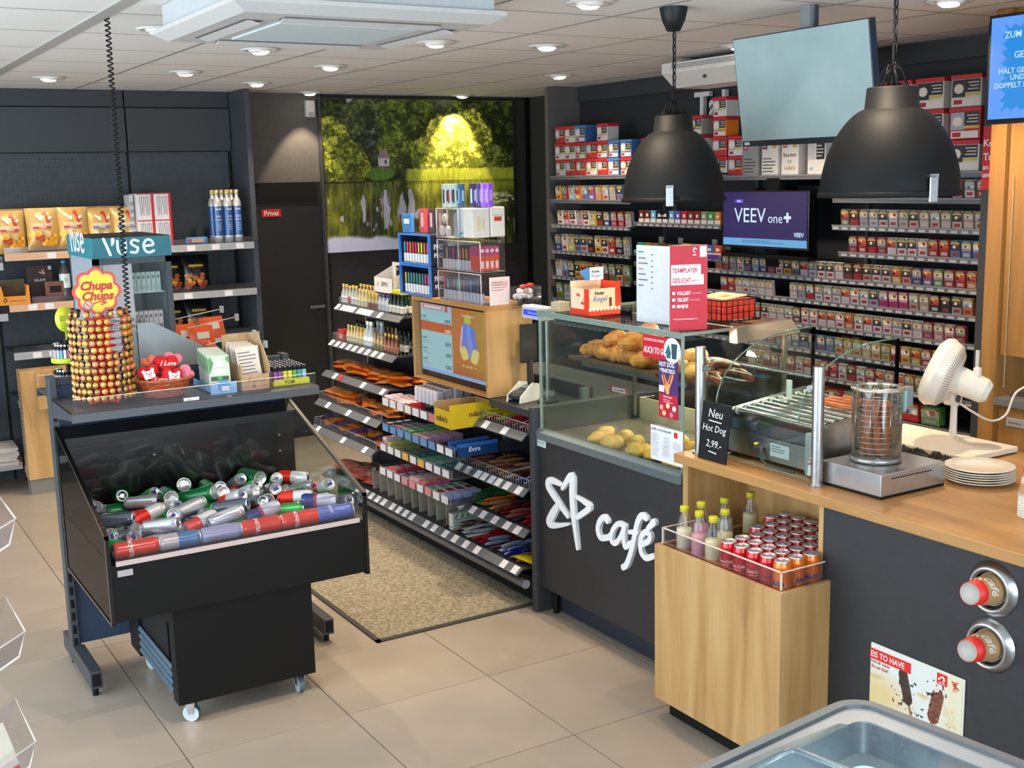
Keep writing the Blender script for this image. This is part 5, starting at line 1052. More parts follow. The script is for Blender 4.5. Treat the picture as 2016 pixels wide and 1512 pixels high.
# ================================================================ WOODEN TILL BOX WITH SCREEN
O = (2.8,5.05,.93)
t = thing('screen_box','oak box on the till counter with a recessed advertising screen','cabinet',O)
MB(O).box((2.70,4.665,1.335),(2.95,5.43,1.358),OAKY,.001).build('top_board',t); MB(O).box((2.70,5.41,.93),(2.95,5.43,1.335),OAKZ).build('side_board',t); MB(O).box((2.70,4.665,.93),(2.95,4.685,1.335),OAKZ).build('side_board',t); MB(O).box((2.70,4.685,.93),(2.95,5.41,.945),OAKY).build('base_board',t); MB(O).box((2.93,4.685,.945),(2.95,5.41,1.335),OAKZ).build('rear_board',t)
def scrf(U, Vv):
    c = np.ones(U.shape+(3,))*rgb('#8fb8c0'); R_ = U > .50
    c = mixc(c, rgb('#a86a34'), R_*1.); c = mixc(c, rgb('#9c8f3a'), R_*np.clip((U-.72)*3.5,0,1)*(fbm(U*4,Vv*4)*1.3).clip(0,1)); c = mixc(c, rgb('#7a4a26'), R_*np.clip((.25-Vv)*3,0,1)*.7)
    c = mixc(c, rgb('#b0562c'), ((~R_) & (Vv > .60) & (Vv < .74))*1.); c = mixc(c, rgb('#98a8c0'), ((~R_) & (Vv > .90))*1.); c = mixc(c, rgb('#7f9fd0'), (Vv < .045)*1.)
    c = mixc(c, rgb('#c87050'), ((~R_) & (U > .04) & (U < .36) & (Vv > .92) & (Vv < .985))*1.); c = mixc(c, rgb('#b8c4c8'), ((~R_) & (U > .06) & (U < .34) & (Vv > .935) & (Vv < .972))*1.); c = mixc(c, rgb('#b04a30'), ((~R_) & (U > .40) & (U < .44) & (Vv > .91))*1.)
    for (cx,cy,w_,h_,an,col) in ((.70,.62,.035,.22,-.08,'#5a78d0'),(.77,.55,.035,.24,.12,'#6a88d8'),(.83,.58,.03,.2,.2,'#5a70c8'),(.645,.60,.012,.17,-.2,'#a8b0d8'),(.68,.38,.05,.09,.5,'#c8c078'),(.84,.36,.05,.10,-.4,'#c8c078'),(.74,.86,.05,.06,0,'#a8b048')):
        dx = (U-cx)*math.cos(an)+(Vv-cy)*math.sin(an)*.6; dy = (Vv-cy)*math.cos(an)-(U-cx)*math.sin(an); c = mixc(c, rgb(col), (((dx/w_)**4+(dy/h_)**4) < 1)*R_*.95)
    c = mixc(c, rgb('#d8d0b8'), (R_ & (np.abs(Vv-.19) < .02) & (np.abs(U-.75) < .1) & (vn(U*90,Vv*60) > .5))*.6)
    return c
MB(O).box((2.735,4.69,.95),(2.76,5.40,1.33),BLACK).build('screen_housing',t)
art('screen_picture',(2.7335,5.395,.975),RY,UZ,.66,.345,130,80,scrf,VCOL('till_screen',.25,.85),t,O)
b = MB(O); TX = P('#20303a',.5)
for z,p_ in ((1.235,'13,99 €'),(1.185,'11,99 €'),(1.12,'10,99 €'),(1.065,'8,99 €'),(1.005,'+2,00 €')): b.text(p_,.026,TX if p_[:2] != '11' else P('#e8dcc8',.5),(2.7325,5.075,z),RY,UZ,'r',.03,sx=.8)
for z in (1.25,1.14,1.085,1.03): b.text('Liter-Mix',.014,TX,(2.7325,5.385,z),RY,UZ,'l',.02).lines((2.7325,5.385,z-.012),RY,UZ,.11,2,.009,.003,P('#6a98a0',.5))
b.text('Jetzt 10€ sparen!',.018,P('#e8dcc0',.5),(2.7325,4.90,1.285),RY,UZ); b.build('lettering',t)
# till counter slab and devices
t = thing('till_counter','dark grey till counter slab between the oak screen box and bakery glass','counter',(3.1,4.6,0)); MB((3.1,4.6,0)).box((2.70,4.322,.895),(3.5,4.662,.928),P('#2c2d30',.5),.002).box((2.94,4.662,.895),(3.5,5.44,.928),P('#2c2d30',.5),.002).build('slab',t); MB((3.1,4.6,0)).box((3.12,4.33,.0),(3.14,5.44,.895),DARK).build('body_panel',t)
O = (2.93,4.75,.929)
t = thing('card_terminal','small card payment terminal in a white holder on the till counter','terminal',(2.80,4.52,.929)); b = MB((0,0,0)); b.X = Matrix.Rotation(.25,4,'Z') @ Matrix.Translation((0,0,.018)) @ Matrix.Rotation(-.25,4,'Y')
b.box((-.06,-.035,.01),(.06,.035,.035),P('#2c3036',.4),.006).box((-.045,-.026,.0352),(-.005,.026,.036),P('#4a4f56',.5)).box((.02,-.028,.0352),(.055,.028,.0365),P('#7f8890',.3)); b.build('keypad_unit',t)
b = MB(); b.X = Matrix.Rotation(.25,4,'Z'); b.prism([(-.065,-.045,0),(.06,-.045,0),(.07,-.045,.075),(.02,-.045,.085),(-.06,-.045,.03)],(0,.008,0),P('#d9d4cc',.4)).prism([(-.065,.037,0),(.06,.037,0),(.07,.037,.075),(.02,.037,.085),(-.06,.037,.03)],(0,.008,0),P('#d9d4cc',.4)).box((-.06,-.04,0),(.06,.04,.008),BLACKM); b.build('holder',t)
t = thing('customer_display','white customer display with a glowing blue line on a post','display',(2.80,4.42,.929)); MB().cyl((.07,0,0),(.07,0,.40),.008,STEEL,10).cyl((.07,0,0),(.07,0,.01),.05,P('#2c2f34',.4),18).build('post',t)
b = MB().box((-.01,-.1,.385),(.05,.08,.445),P('#bcc0c6',.4),.006); b.build('display_housing',t); MB().box((-.0115,-.085,.402),(-.010,.065,.428),EM('#2a34ff',1.5)).text('Willkommen',.014,EM('#8a94ff',2),(-.012,-.01,.41),RY,UZ).build('display_window',t)
t = thing('till_monitor','tall dark till monitor seen edge-on beside the oak box','monitor',(2.90,4.60,.929)); MB().box((-.06,-.008,.16),(.03,.008,.34),P('#16181b',.3),.004).build('monitor_panel',t); MB().box((-.02,-.012,0),(.0,.012,.17),P('#23262a',.4)).box((-.06,-.05,0),(.06,.05,.012),P('#23262a',.4),.003).build('monitor_stand',t)
# ---- e-cigarette displays on top of the oak box
ZT = 1.3585
BF = P('#2f78d0',.35,0,.4)
VAP = {}
def vape(c, base='#d6dce2'):
    if (c,base) not in VAP:
        b = MB().box((-.006,-.011,0),(.006,.011,.045),P(base,.45)).box((-.006,-.011,.045),(.006,.011,.105),P('#232634',.4)).box((-.0065,-.008,.05),(-.006,.008,.10),P(c,.35)); VAP[(c,base)] = Proto(b.build('vape_pack',cat='box'))
    return VAP[(c,base)]
for k,z in enumerate((ZT,ZT+.157)):
    t = thing('display_rack','blue-framed acrylic vape rack, %s of two at the left of the oak box'%('lower','upper')[k],'display',(2.74,5.37,z)); b = MB((2.74,5.37,z))
    b.box((2.695,5.205,z),(2.705,5.218,z+.155),BF).box((2.695,5.532,z),(2.705,5.545,z+.155),BF).box((2.695,5.218,z),(2.705,5.532,z+.008),BF).box((2.695,5.218,z+.146),(2.705,5.532,z+.155),BF); b.build('front_frame',t)
    MB((2.74,5.37,z)).box((2.705,5.535,z),(2.80,5.540,z+.15),P('#20243a',.4)).box((2.705,5.207,z),(2.80,5.212,z+.15),P('#1d2036',.35)).box((2.80,5.207,z),(2.804,5.540,z+.15),P('#20243a',.4)).box((2.705,5.21,z+.146),(2.80,5.54,z+.15),P('#30364a',.4)).build('rack_shell',t)
    MB((2.74,5.37,z)).text('IVG',.035,P('#e0e2ea',.4),(2.75,5.2065,z+.08),bold=.03).text('FLO',.03,P('#e0e2ea',.4),(2.75,5.2065,z+.04),bold=.03).build('lettering',t)
    cols = ['#3f9ab8','#c8485a','#d8683a','#c83a4a','#b83a5a','#d8b03a','#c8c83a','#c86a3a','#b8485a','#c84a5a'] if k else ['#c8a83a','#3f9a7a','#3a8ab8','#5a9a5a','#3a7a9a','#3a9a6a','#4a7ab8','#b85a6a','#c84a6a','#3a8a5a']
    for i in range(10): vape(cols[i]).put((2.722,5.515-i*.0315,z+.009),(0,0,0),label=f'coloured vape pack in the {("lower","upper")[k]} blue-framed rack, {ORD[i]} from left',group='vape packs in the blue racks')
for lv,(z,y0,y1) in enumerate([(ZT,4.72,5.14),(ZT+.15,4.72,5.14),(ZT+.30,4.92,5.14)]):
    t = thing('display_case','clear acrylic display case, %s tier on the oak box'%('bottom','middle','top')[lv],'display',(2.74,(y0+y1)/2,z)); h = .138; yc = (y0+y1)/2; b = MB((2.74,yc,z))
    b.box((2.708,y0,z),(2.711,y1,z+h),ACRYL).box((2.708,y0,z+h),(2.84,y1,z+h+.005),ACRYL).box((2.711,y0,z),(2.84,y0+.003,z+h),ACRYL).box((2.711,y1-.003,z),(2.84,y1,z+h),ACRYL); b.build('case_shell',t); MB((2.74,yc,z)).box((2.711,y0+.003,z),(2.84,y1-.003,z+.003),P('#b4b8c0',.3)).build('case_floor',t)
    MB((2.74,yc,z)).tube([(2.708,y0,z+h+.003),(2.708,y1,z+h+.003)],.002,EDGE,5).tube([(2.708,y0,z),(2.708,y0,z+h)],.002,EDGE,5).tube([(2.708,y1,z),(2.708,y1,z+h)],.002,EDGE,5).tube([(2.708,yc,z),(2.708,yc,z+h)],.0015,EDGE,5).build('case_edges',t)
    if lv < 2:
        cs = ['#d83a4a','#8a98b8','#28304a','#b83a5a','#4aa8a0','#4a90a0','#a8683a','#3a5a98','#6a8aa0','#2a3a6a','#5a5a8a','#8a4a6a'] if lv == 0 else ['#3a3a4a','#b8a84a','#5a4a7a','#c84a5a','#3a3a5a','#c85a4a','#c8903a','#c8a03a','#c83a4a','#d8484a','#c85a3a','#a83a4a']
        for i in range(12): vape(cs[i]).put((2.735,5.115-i*.0325,z+.004),(0,0,0),label=f'vape pack in the {("bottom","middle")[lv]} acrylic case, {ORD[i]} from left',group='vape packs in the acrylic cases')
for k in range(4):
    if k == 0:
        b = MB().box((-.012,-.045,0),(.012,.045,.112),P('#e0542a',.35,0,.3)).box((-.0125,-.046,.07),(.0125,.046,.1125),P('#b83a78',.35)).box((-.009,-.0462,.012),(.007,-.0458,.045),P('#f0dcd8',.5)).cyl((0,-.046,.093),(0,-.0468,.093),.009,P('#ecdfe4',.5),12); ob_ = Proto(b.build('vape_box',cat='box'))
    ob_.put((2.725+k*.026,4.775,ZT+.157),(0,0,0),label=f'orange and magenta upright box at the end of the middle tier, {ORD[k]} from left',group='orange vape boxes')
wb_ = Proto(MB().box((-.045,-.045,0),(.045,.045,.135),P('#dcd9d0',.4),.002).box((-.02,-.0455,.03),(.0,-.045,.10),P('#d8cba0',.5),.0002).box((.01,-.0455,.035),(.018,-.045,.09),P('#c8bca0',.5)).build('device_box',cat='box'))
wb_.put((2.76,4.84,ZT+.307),(0,0,0),label='white device box with oval window on the top acrylic tier')
w2 = MB().box((-.045,-.045,0),(.045,.045,.135),P('#b8c4ca',.4),.002).prism([(-.0455,.045,.10),(-.0455,.045,.115),(-.0455,.0,.135),(-.0455,.015,.135)],(-.0005,0,0),P('#3a9aa8',.5)).prism([(-.0455,.0,.0),(-.0455,.02,.0),(-.0455,-.045,.03),(-.0455,-.045,.02)],(-.0005,0,0),P('#3a9aa8',.5)).build('device_box',cat='box'); w2.location = (2.765,4.945,ZT+.307); w2['label'] = 'pale blue device box with teal stripes on the top acrylic tier'
w3 = MB().box((-.04,-.045,0),(.04,.045,.14),P('#e6e1d6',.4),.006).box((-.02,-.0455,.075),(.02,-.045,.095),P('#c8382a',.5)).box((-.03,-.0455,.10),(.03,-.0452,.104),P('#b8b4a8',.5)).build('device_box',cat='box'); w3.location = (2.852,4.84,ZT+.307); w3['label'] = 'cream device box with a red stripe at the right of the top tier'
tn = Proto(MB().lathe([(1e-7,0),(.024,0),(.024,.008),(1e-7,.008)],P('#cfd0cc',.35,.3),n=20,ax='x').lathe([(1e-7,-.0006),(.018,-.0006)],P('#e4e4de',.4),n=18,ax='x').build('round_tin',cat='tin'))
for k,(y,z) in enumerate([(5.105,.027),(5.045,.027),(5.075,.085)]): tn.put((2.715,y,ZT+.307+z),(0,0,0),label='round white tin in the top acrylic case, '+('lower left','lower right','upper')[k],group='round tins in the acrylic case')
for k,(c,c2,nm) in enumerate([('#c4cfca','#3a3a40','white'),('#c4d4cc','#a83a48','pale mint'),('#b4ccc4','#2a3a48','sea green'),('#2f5a8a','#8ab0d0','blue'),('#2a3060','#c0c8d8','navy'),('#4a3f7a','#9a90c8','violet'),('#9a6ae0','#c8a8f0','light purple'),('#8a58d8','#c0a0f0','purple')]):
    o = MB().box((-.012,-.018,0),(.012,.018,.11),P(c,.35,0,.3),.001).box((-.0125,-.008,.02),(-.012,.008,.085),P(c2,.4)).box((-.006,-.0185,.03),(.006,-.018,.08),P(c2,.4)).build('vape_box',cat='box'); o.location = (2.70+.012*k+.04*(k>3),5.02-.028*k,ZT+.447); o['label'] = f'{nm} slim box in the row on top of all the acrylic cases'
b = MB((2.75,5.4,ZT+.315)).box((2.70,5.40,ZT+.315),(2.72,5.50,ZT+.41),P('#3a6fa8',.4),.002).box((2.699,5.42,ZT+.36),(2.7,5.48,ZT+.385),P('#b8d0e0',.4)); b.build('pod_carton',label='blue carton with a pale label on the upper blue-framed rack',cat='box')
for k,(c,nm) in enumerate([('#b8404a','red'),('#34343a','black'),('#3a2a4a','dark violet')]):
    o = MB().box((-.012,-.03,0),(.012,.03,.12),P(c,.35,0,.3),.001).box((-.0125,-.012,.03),(-.012,.012,.10),P('#c8a0a8',.4)).build('pod_carton',cat='box'); o.location = (2.75+.015*k,5.35-.068*k,ZT+.315); o['label'] = f'{nm} upright carton between the blue rack and the tins'
t = thing('notice_card','white age notice card in a clear holder at the corner of the oak box','card',(2.78,4.675,ZT)); MB().box((-.055,-.003,0),(.055,.0,.13),P('#d9c8c8',.45),.003).box((-.045,-.0036,.09),(.045,-.003,.112),P('#c8b0b0',.5)).build('card_sheet',t); MB().lines((-.045,-.004,.105),(1,0,0),UZ,.09,4,.012,.003,P('#8a6a70',.6)).build('print',t)
t = thing('sweets_box','clear box of wrapped sweets with a red bow','box',(2.885,4.62,ZT)); MB().box((-.06,-.045,0),(.06,.045,.085),ACRYL).build('box_shell',t)
b = MB(); 
for k in range(22): b.ball((RN.uniform(-.045,.045),RN.uniform(-.032,.032),.014+.024*(k%3)),.0135,P(['#1c1a1c','#cfcac8','#d8cfc8'][k%3],.3),8,6)
b.build('sweets',t,kind='stuff'); MB().ball((-.015,-.01,.085),.014,RED2,8,6,(1.6,1,.7)).ball((.02,-.01,.09),.014,RED2,8,6,(1.6,1,.7)).build('bow',t)
# ================================================================ TOBACCO WALL
O = (4.95,5.5,0)
tw = thing('tobacco_rack','tall dark tobacco shelving covering the right-hand wall','shelf',O)
TD = P('#26282c',.5)
MB(O).box((4.818,7.352,0),(5.40,7.392,2.575),P('#5f5a59',.6)).build('side_panel',tw)
for y0,y1 in ((6.33,7.35),(5.43,6.33),(4.56,5.43),(3.57,4.56)): MB(O).box((5.10,y0+.002,0),(5.12,y1-.002,2.47),TD).build('back_panel',tw)
MB(O).box((5.08,3.5,2.47),(5.12,7.35,2.574),P('#33363a',.5),.002).build('fascia',tw)
MB(O).box((4.70,3.37,0),(4.74,3.555,2.575),P('#3a3d43',.5),.002).box((4.74,3.53,0),(5.12,3.555,2.575),P('#3a3d43',.5)).build('side_post',tw)
for y in (6.325,5.43,4.56): MB(O).box((5.07,y-.012,.3),(5.10,y+.012,2.2),P('#4c5056',.4,.3)).build('upright',tw)
TRL = P('#8e9196',.3,.4)
SHV = [(6.34,7.30,1.935),(5.44,6.30,1.935),(3.60,5.42,1.915),(6.34,7.30,1.768),(3.60,4.55,1.790),(6.34,7.30,1.590),(5.44,6.30,1.625),(3.60,4.55,1.645),(6.34,7.30,1.402),(5.44,6.30,1.43),(3.60,4.50,1.505),(6.34,7.30,1.215),(3.60,6.30,1.360),(6.34,7.30,1.05),(3.60,6.30,1.232),(3.60,6.30,1.095),(3.60,6.30,.955),(3.60,6.30,.815),(3.60,5.0,.655),(6.34,7.30,.88)]
for y0,y1,z in SHV:
    s_ = MB(O).box((4.80,y0,z-.010),(5.09,y1,z),TD).build('shelf',tw); MB(O).box((4.793,y0,z-.024),(4.80,y1,z+.002),P('#6b6e74',.35,.3)).box((4.790,y0,z-.004),(4.8,y1,z+.004),TRL).build('price_rail',s_)
    if z < 1.7 and y1-y0 > .8:
        b = MB(O); n = int((y1-y0)/.063)
        for i in range(n): b.box((4.7915,y0+.02+i*.063,z-.020),(4.793,y0+.06+i*.063,z-.007),P('#a7a6aa',.5))
        b.build('price_strip',s_,kind='stuff')
CH = lambda l: RN.choice(l)
# front-of-pack print: pictures, black warning block, yellow stripe, brand colour
def pack(nm, brand, pic, w=.053, h=.086, d=.022, top='#3d3f42', split=.42, stripe=True, name='cigarette_pack', acry=True, seed=0):
    q = random.Random(seed*7+3)
    b = MB().box((0,-w/2,0),(d,w/2,h),P(brand,.35,0,.3))
    x = -.0004
    def R_(y0,z0,y1,z1,c,xx=x): b.quad((xx,y0,z0),(xx,y1,z0),(xx,y1,z1),(xx,y0,z1),P(c,.4))
    zb = h*split
    R_(-w/2,zb,w/2,h,pic[0])
    for k in range(2):
        cy = q.uniform(-.3,.3)*w; cz = zb+(h-zb)*q.uniform(.2,.6); rr_ = w*q.uniform(.12,.2); b.add([(x*2-.0002*k,cy+rr_*math.cos(a),cz+rr_*.9*math.sin(a)) for a in [2*PI*i/7 for i in range(7)]],[tuple(range(7))],P(pic[1] if k == 0 else pic[2],.4))
    R_(-w/2,h*.84,w/2,h,top,x*2.2); R_(-w*.4,h*.87,w*.4,h*.90,'#a9a9a4',x*2.6); R_(-w*.3,h*.93,w*.3,h*.955,'#a9a9a4',x*2.6)
    if stripe: R_(-w/2,h*.79,w/2,h*.84,'#c9b23a',x*2.4)
    R_(-w*.32,h*.12,w*.32,h*.30,q.choice(['#c8c4c0','#a83038','#8a8a90','#c9b07a']),x*2)
    if acry: b.box((-.0028,-w/2-.002,-.0),(-.0012,w/2+.002,h*.55),ACRYL); b.box((-.003,-w/2-.003,0),(d,-w/2-.0015,h*.9),ACRYL)
    o = b.build(name,cat='cigarettes' if name == 'cigarette_pack' else 'tobacco'); return Proto(o)
PICS = [('#a8a09c','#c8b4a8','#5a3a34'),('#c9b8ae','#e0d2c8','#7a2a24'),('#8a9094','#d0c4bc','#8a5a4a'),('#a8483a','#d8a48a','#3a2420'),('#9aa4ac','#dcdcdc','#4a5a6a'),('#2f2f33','#d0c4bc','#6a4a44')]
PT = {}
BR = {'white':'#dcd8d6','white and gold':'#cbbfa8','red':'#b0222c','blue':'#4a7fb0','pale blue':'#8fb4cc','magenta':'#b8348a','purple':'#7a5a9a','green':'#5a8a4a','teal':'#3f8a90','yellow':'#c9b03a','brown':'#5f3a2c','black':'#232427','grey':'#a5a4a6','orange':'#d07a2a','beige':'#b8a088','pink':'#cf8f98','dark blue':'#2a3f80','silver':'#c4c6ca'}
def gp(c, v, **kw):
    k = (c,v,tuple(sorted(kw.items())))
    if k not in PT: PT[k] = pack(c,BR[c],PICS[v%6],seed=v,top=['#3d3f42','#5a5a58','#2b2b2e'][v%3],**kw)
    return PT[k]
def prow(z, yl, cols, where, grp, step=.0645, x=4.806, kw={}, nm='pack', h0=1.0):
    for i,c in enumerate(cols):
        if c is None: continue
        v = RN.randrange(6); gp(c,v,**kw).put((x,yl-step/2-i*step,z+.0005),(0,-.10,0),label=f'{c} {nm}, {ORD[i]} from left {where}',group=grp)
W = 'white'
prow(1.645,4.50,['green','red','grey','silver','silver','silver','white and gold','white and gold','white and gold','white and gold','white and gold','white and gold','white and gold','white and gold'],'on the shelf just under the right pendant lamp','packs on the shelf under the right pendant')
prow(1.505,4.44,['red','red','red','red',W,W,W,W,'red','red','blue','blue','blue'],'on the second shelf under the right pendant lamp','packs on the second shelf under the right pendant')
prow(1.36,5.50,['orange','red','beige',W,'dark blue','blue','dark blue','red','silver','yellow','teal',W,W,W,W,W,'brown','red'],'on the shelf directly below the purple screen','packs on the shelf below the purple screen')
prow(1.36,5.50-18*.0645,['beige',W,'silver','yellow','pink','dark blue','purple','green','red','red','orange'],'right part, shelf below the purple screen','packs right on the shelf below the purple screen')
prow(1.232,5.45,['red','red',W,W,W,W,W,None,None,W,'grey','red',W,W,W,W,W,W],'on the second shelf below the purple screen','packs on the second shelf below the screen')
prow(1.232,5.45-18*.0645,['pale blue','magenta','magenta','magenta','beige','beige','black','black','grey','orange'],'right part, second shelf below the screen','packs right on the second shelf below the screen')
prow(1.095,5.42,['purple','purple','red','red',W,W,W,W,W,'brown',W,W,W,W,W,'orange',W,W],'on the third shelf below the purple screen','packs on the third shelf below the screen')
prow(1.095,5.42-18*.0645,[W,W,W,W,W,'red','pink','pink','red'],'right part, third shelf below the screen','packs right on the third shelf below the screen')
prow(.955,5.36,['pink','pink','pink','pink','pink','pink','pale blue','pale blue','blue','blue','blue','blue','blue','yellow','yellow','yellow'],'on the fourth shelf, behind the curved glass','packs on the fourth shelf behind the glass')
prow(.955,5.36-16*.0645,['yellow','yellow','yellow','red','yellow','yellow','red','yellow','yellow'],'on the right part of the fourth shelf','packs right on the fourth shelf')
prow(.815,5.20,[W,W,'red','pink',W,'red',W,W,W,'red','red',W,'red',W],'on the fifth shelf, beside the fan','packs on the fifth shelf')
prow(.815,5.20-14*.0645,['red',W,'pink',W,'orange','green','red',W],'on the right part of the fifth shelf','packs right on the fifth shelf')
K2 = dict(w=.062,h=.10,d=.03,acry=False)
prow(1.768,7.26,['yellow','red','pale blue','orange','blue','purple','orange','grey','beige','blue','white'],'on the shelf under the red tubs','packs on the shelf under the red tubs',.083,4.812,K2)
prow(1.590,7.24,[W,'pink',W,'pink',W,'yellow','brown','dark blue','red','red','grey'],'on the second shelf under the red tubs','packs on the second shelf under the red tubs',.082,4.812,K2)
K3 = dict(w=.07,h=.12,d=.02,acry=False,name='tobacco_pouch')
prow(1.402,7.27,['dark blue','silver','yellow','blue','grey','black','yellow','silver','red','black','grey'],'on the first pouch shelf','pouches on the first pouch shelf',.083,4.812,K3,'tobacco pouch')
prow(1.215,7.27,['silver','blue','black','yellow','yellow','red','brown','brown','green','beige','green'],'on the second pouch shelf','pouches on the second pouch shelf',.083,4.812,K3,'tobacco pouch')
prow(1.05,7.27,['green','silver','red','pink','silver','blue','red','silver'],'on the third pouch shelf','pouches on the third pouch shelf',.1,4.812,K3,'tobacco pouch')
prow(1.795,4.50,['red','yellow',None,None,None,None,None,None,None,None,'pink','white','red',],'on the shelf level with the right pendant rim','packs level with the pendant rim',.07)
prow(.66,4.72,['orange','red','grey','orange','green','red','green'],'on the lowest shelf behind the fan','packs on the lowest shelf behind the fan',.13,4.812,dict(w=.11,h=.09,d=.05,acry=False),'wide pouch')
# slim device boxes in the middle section
SB = {}
def slim(z, yl, cols, where, step, w_, h_, low='#d0ccc8', grp=''):
    for i,(nm,c) in enumerate(cols):
        if (nm,h_) not in SB: SB[(nm,h_)] = Proto(MB().box((0,-w_/2,0),(.03,w_/2,h_),P(c,.4),.001).box((-.0005,-w_/2,0),(0,w_/2,h_*.33),P(low,.4)).box((-.0006,-w_*.2,h_*.5),(0,w_*.2,h_*.75),P('#d8d4d4',.4)).build('slim_box',cat='box'))
        SB[(nm,h_)].put((4.81,yl-step*i,z),(0,0,0),label=f'{nm} slim box, {ORD[i]} from left {where}',group=grp)
slim(1.626,6.24,[('dark red','#5f2420'),('dark red','#5f2420'),('sky blue','#4a9ac0'),('black','#141416'),('black','#141416'),('light blue','#5f90c8'),('violet','#5a4a98'),('red','#b02030'),('maroon','#7a2a28'),('maroon','#7a2a28'),('olive','#8a8a70'),('green','#3f8a50'),('orange','#c8742a')],'behind the left pendant lamp',.0625,.052,.078,grp='slim boxes behind the left pendant')
b = MB((4.80,6.02,1.66)).text('ploom',.03,P('#cfcfd4',.4),(4.803,6.02,1.665),RY,UZ); o = b.build('shelf_lettering',label='small white lettering on the black boxes behind the left pendant',cat='lettering')
slim(1.431,6.25,[('teal','#2f8a90'),('ochre','#8a6a2a'),('khaki','#6a6448'),('umber','#5a3a28'),('dark umber','#5f4430'),('moss','#6a6a2a')],'on the teal strip above the white sign',.076,.07,.062,'#cfc9c0','slim boxes on the teal strip')
slim(1.431,5.79,[('cream yellow','#d8b44a'),('cream green','#3f9a6a'),('cream violet','#6a4a9a'),('cream blue','#3a5a9a'),('cream red','#b04038')],'on the purple strip above the red sign',.076,.072,.07,'#d8d0c0','slim boxes on the purple strip')
MB(O).box((4.786,5.83,1.425),(4.790,6.29,1.447),P('#3f9aa8',.5)).build('teal_strip',tw); MB(O).box((4.786,5.45,1.418),(4.790,5.825,1.447),P('#4a2a80',.5)).build('purple_strip',tw)
# ---- tobacco tubs on the top shelf
def tub(nm, body, lid, w=.12, h=.115, d=.1):
    q = random.Random(len(nm)*13+int(w*1000)); b = MB().box((0,-w/2,0),(d,w/2,h-.014),P(body,.4,0,.2),.004); x = -.0005
    def R_(y0,z0,y1,z1,c,xx=x): b.quad((xx,y0*w,z0*h),(xx,y1*w,z0*h),(xx,y1*w,z1*h),(xx,y0*w,z1*h),P(c,.4))
    R_(.02,.30,.46,.84,PICS[q.randrange(6)][0]); R_(-.46,.44,.02,.84,'#26262a',x*1.2)
    for k in range(3): R_(-.42,.52+.1*k,-.06-.05*(k%2),.56+.1*k,'#b9b9b4',x*1.6)
    R_(-.46,.34,.02,.42,'#c9ae3a',x*1.2); R_(-.44,.04,.44,.26,q.choice(['#d8d0cc','#d0c8c4','#b0303a','#cfcfd2']),x*1.2); R_(.12,.08,.40,.22,'#a82430',x*1.6)
    b.add([(x*2,.24*w+.028*math.cos(a),.56*h+.024*math.sin(a)) for a in [2*PI*i/8 for i in range(8)]],[tuple(range(8))],P(PICS[q.randrange(6)][1],.4))
    t = thing('tobacco_tub','t','tobacco'); b.build('tub_body',t); MB().box((-.004,-w/2-.003,h-.022),(d+.003,w/2+.003,h),P(lid,.35,0,.3),.004).build('lid',t); return Proto(t)
TB = {'white':tub('white','#c8c4c0','#c02430'),'red':tub('red tub','#b82430','#c02430'),'orange':tub('orangetub','#d8741f','#c02430'),'blue':tub('blue tubs','#3a5f98','#3f6fb0'),'grey':tub('gry','#8d8a88','#c02430'),'white-lidded':tub('white lidded','#cdc9c4','#d6cfc8')}
NT = 0
TPLACE = [ # y, z0, list upward
 (7.22,1.937,['white','white','red'],'leftmost stack'),(7.09,1.937,['red','white','white'],'second stack from the left'),(6.96,1.937,['red','grey','blue'],'third stack from the left'),(6.83,1.937,['white','red'],'fourth stack from the left'),(6.70,1.937,['red','grey','white'],'fifth stack from the left'),
 (6.57,1.937,['blue','blue'],'stack left of the left pendant'),(6.43,1.937,['grey','blue'],'stack close to the left pendant'),(6.20,1.937,['white','white'],'stack hidden by the left pendant'),(5.72,1.937,['red','white','grey'],'stack right of the left pendant'),(5.50,1.917,['white','red','orange','white'],'tall stack left of the hanging screen'),(5.36,1.917,['red','white'],'stack at the edge of the hanging screen')]
BIG = {'white':tub('w2','#c9c6c2','#bf2531',.17,.15),'red':tub('r2x','#b02430','#bf2531',.17,.15)}
BIG2 = [(3.97,['white','white','white'],'rightmost big stack'),(3.76,['white','red','white'],'big stack beside the red notice'),(4.17,['white','red','white'],'big stack behind the right pendant'),(4.37,['white','white','white'],'big stack right of the hanging screen')]
for y,z0,st,wh in TPLACE:
    for k,c in enumerate(st): TB[c].put((4.83,y,z0+k*.117),(0,0,RN.uniform(-.06,.06)),label=f'{c} tobacco tub with lid, {ORD[k]} from the bottom, {wh}'.replace('from the bottom','from bottom'),group='tobacco tubs on the top shelf')
for y,st,wh in BIG2:
    for k,c in enumerate(st): BIG[c].put((4.83,y,1.917+k*.152),(0,0,RN.uniform(-.05,.05)),label=f'{c} large tobacco tub, {ORD[k]} from the bottom, {wh}',group='large tobacco tubs')
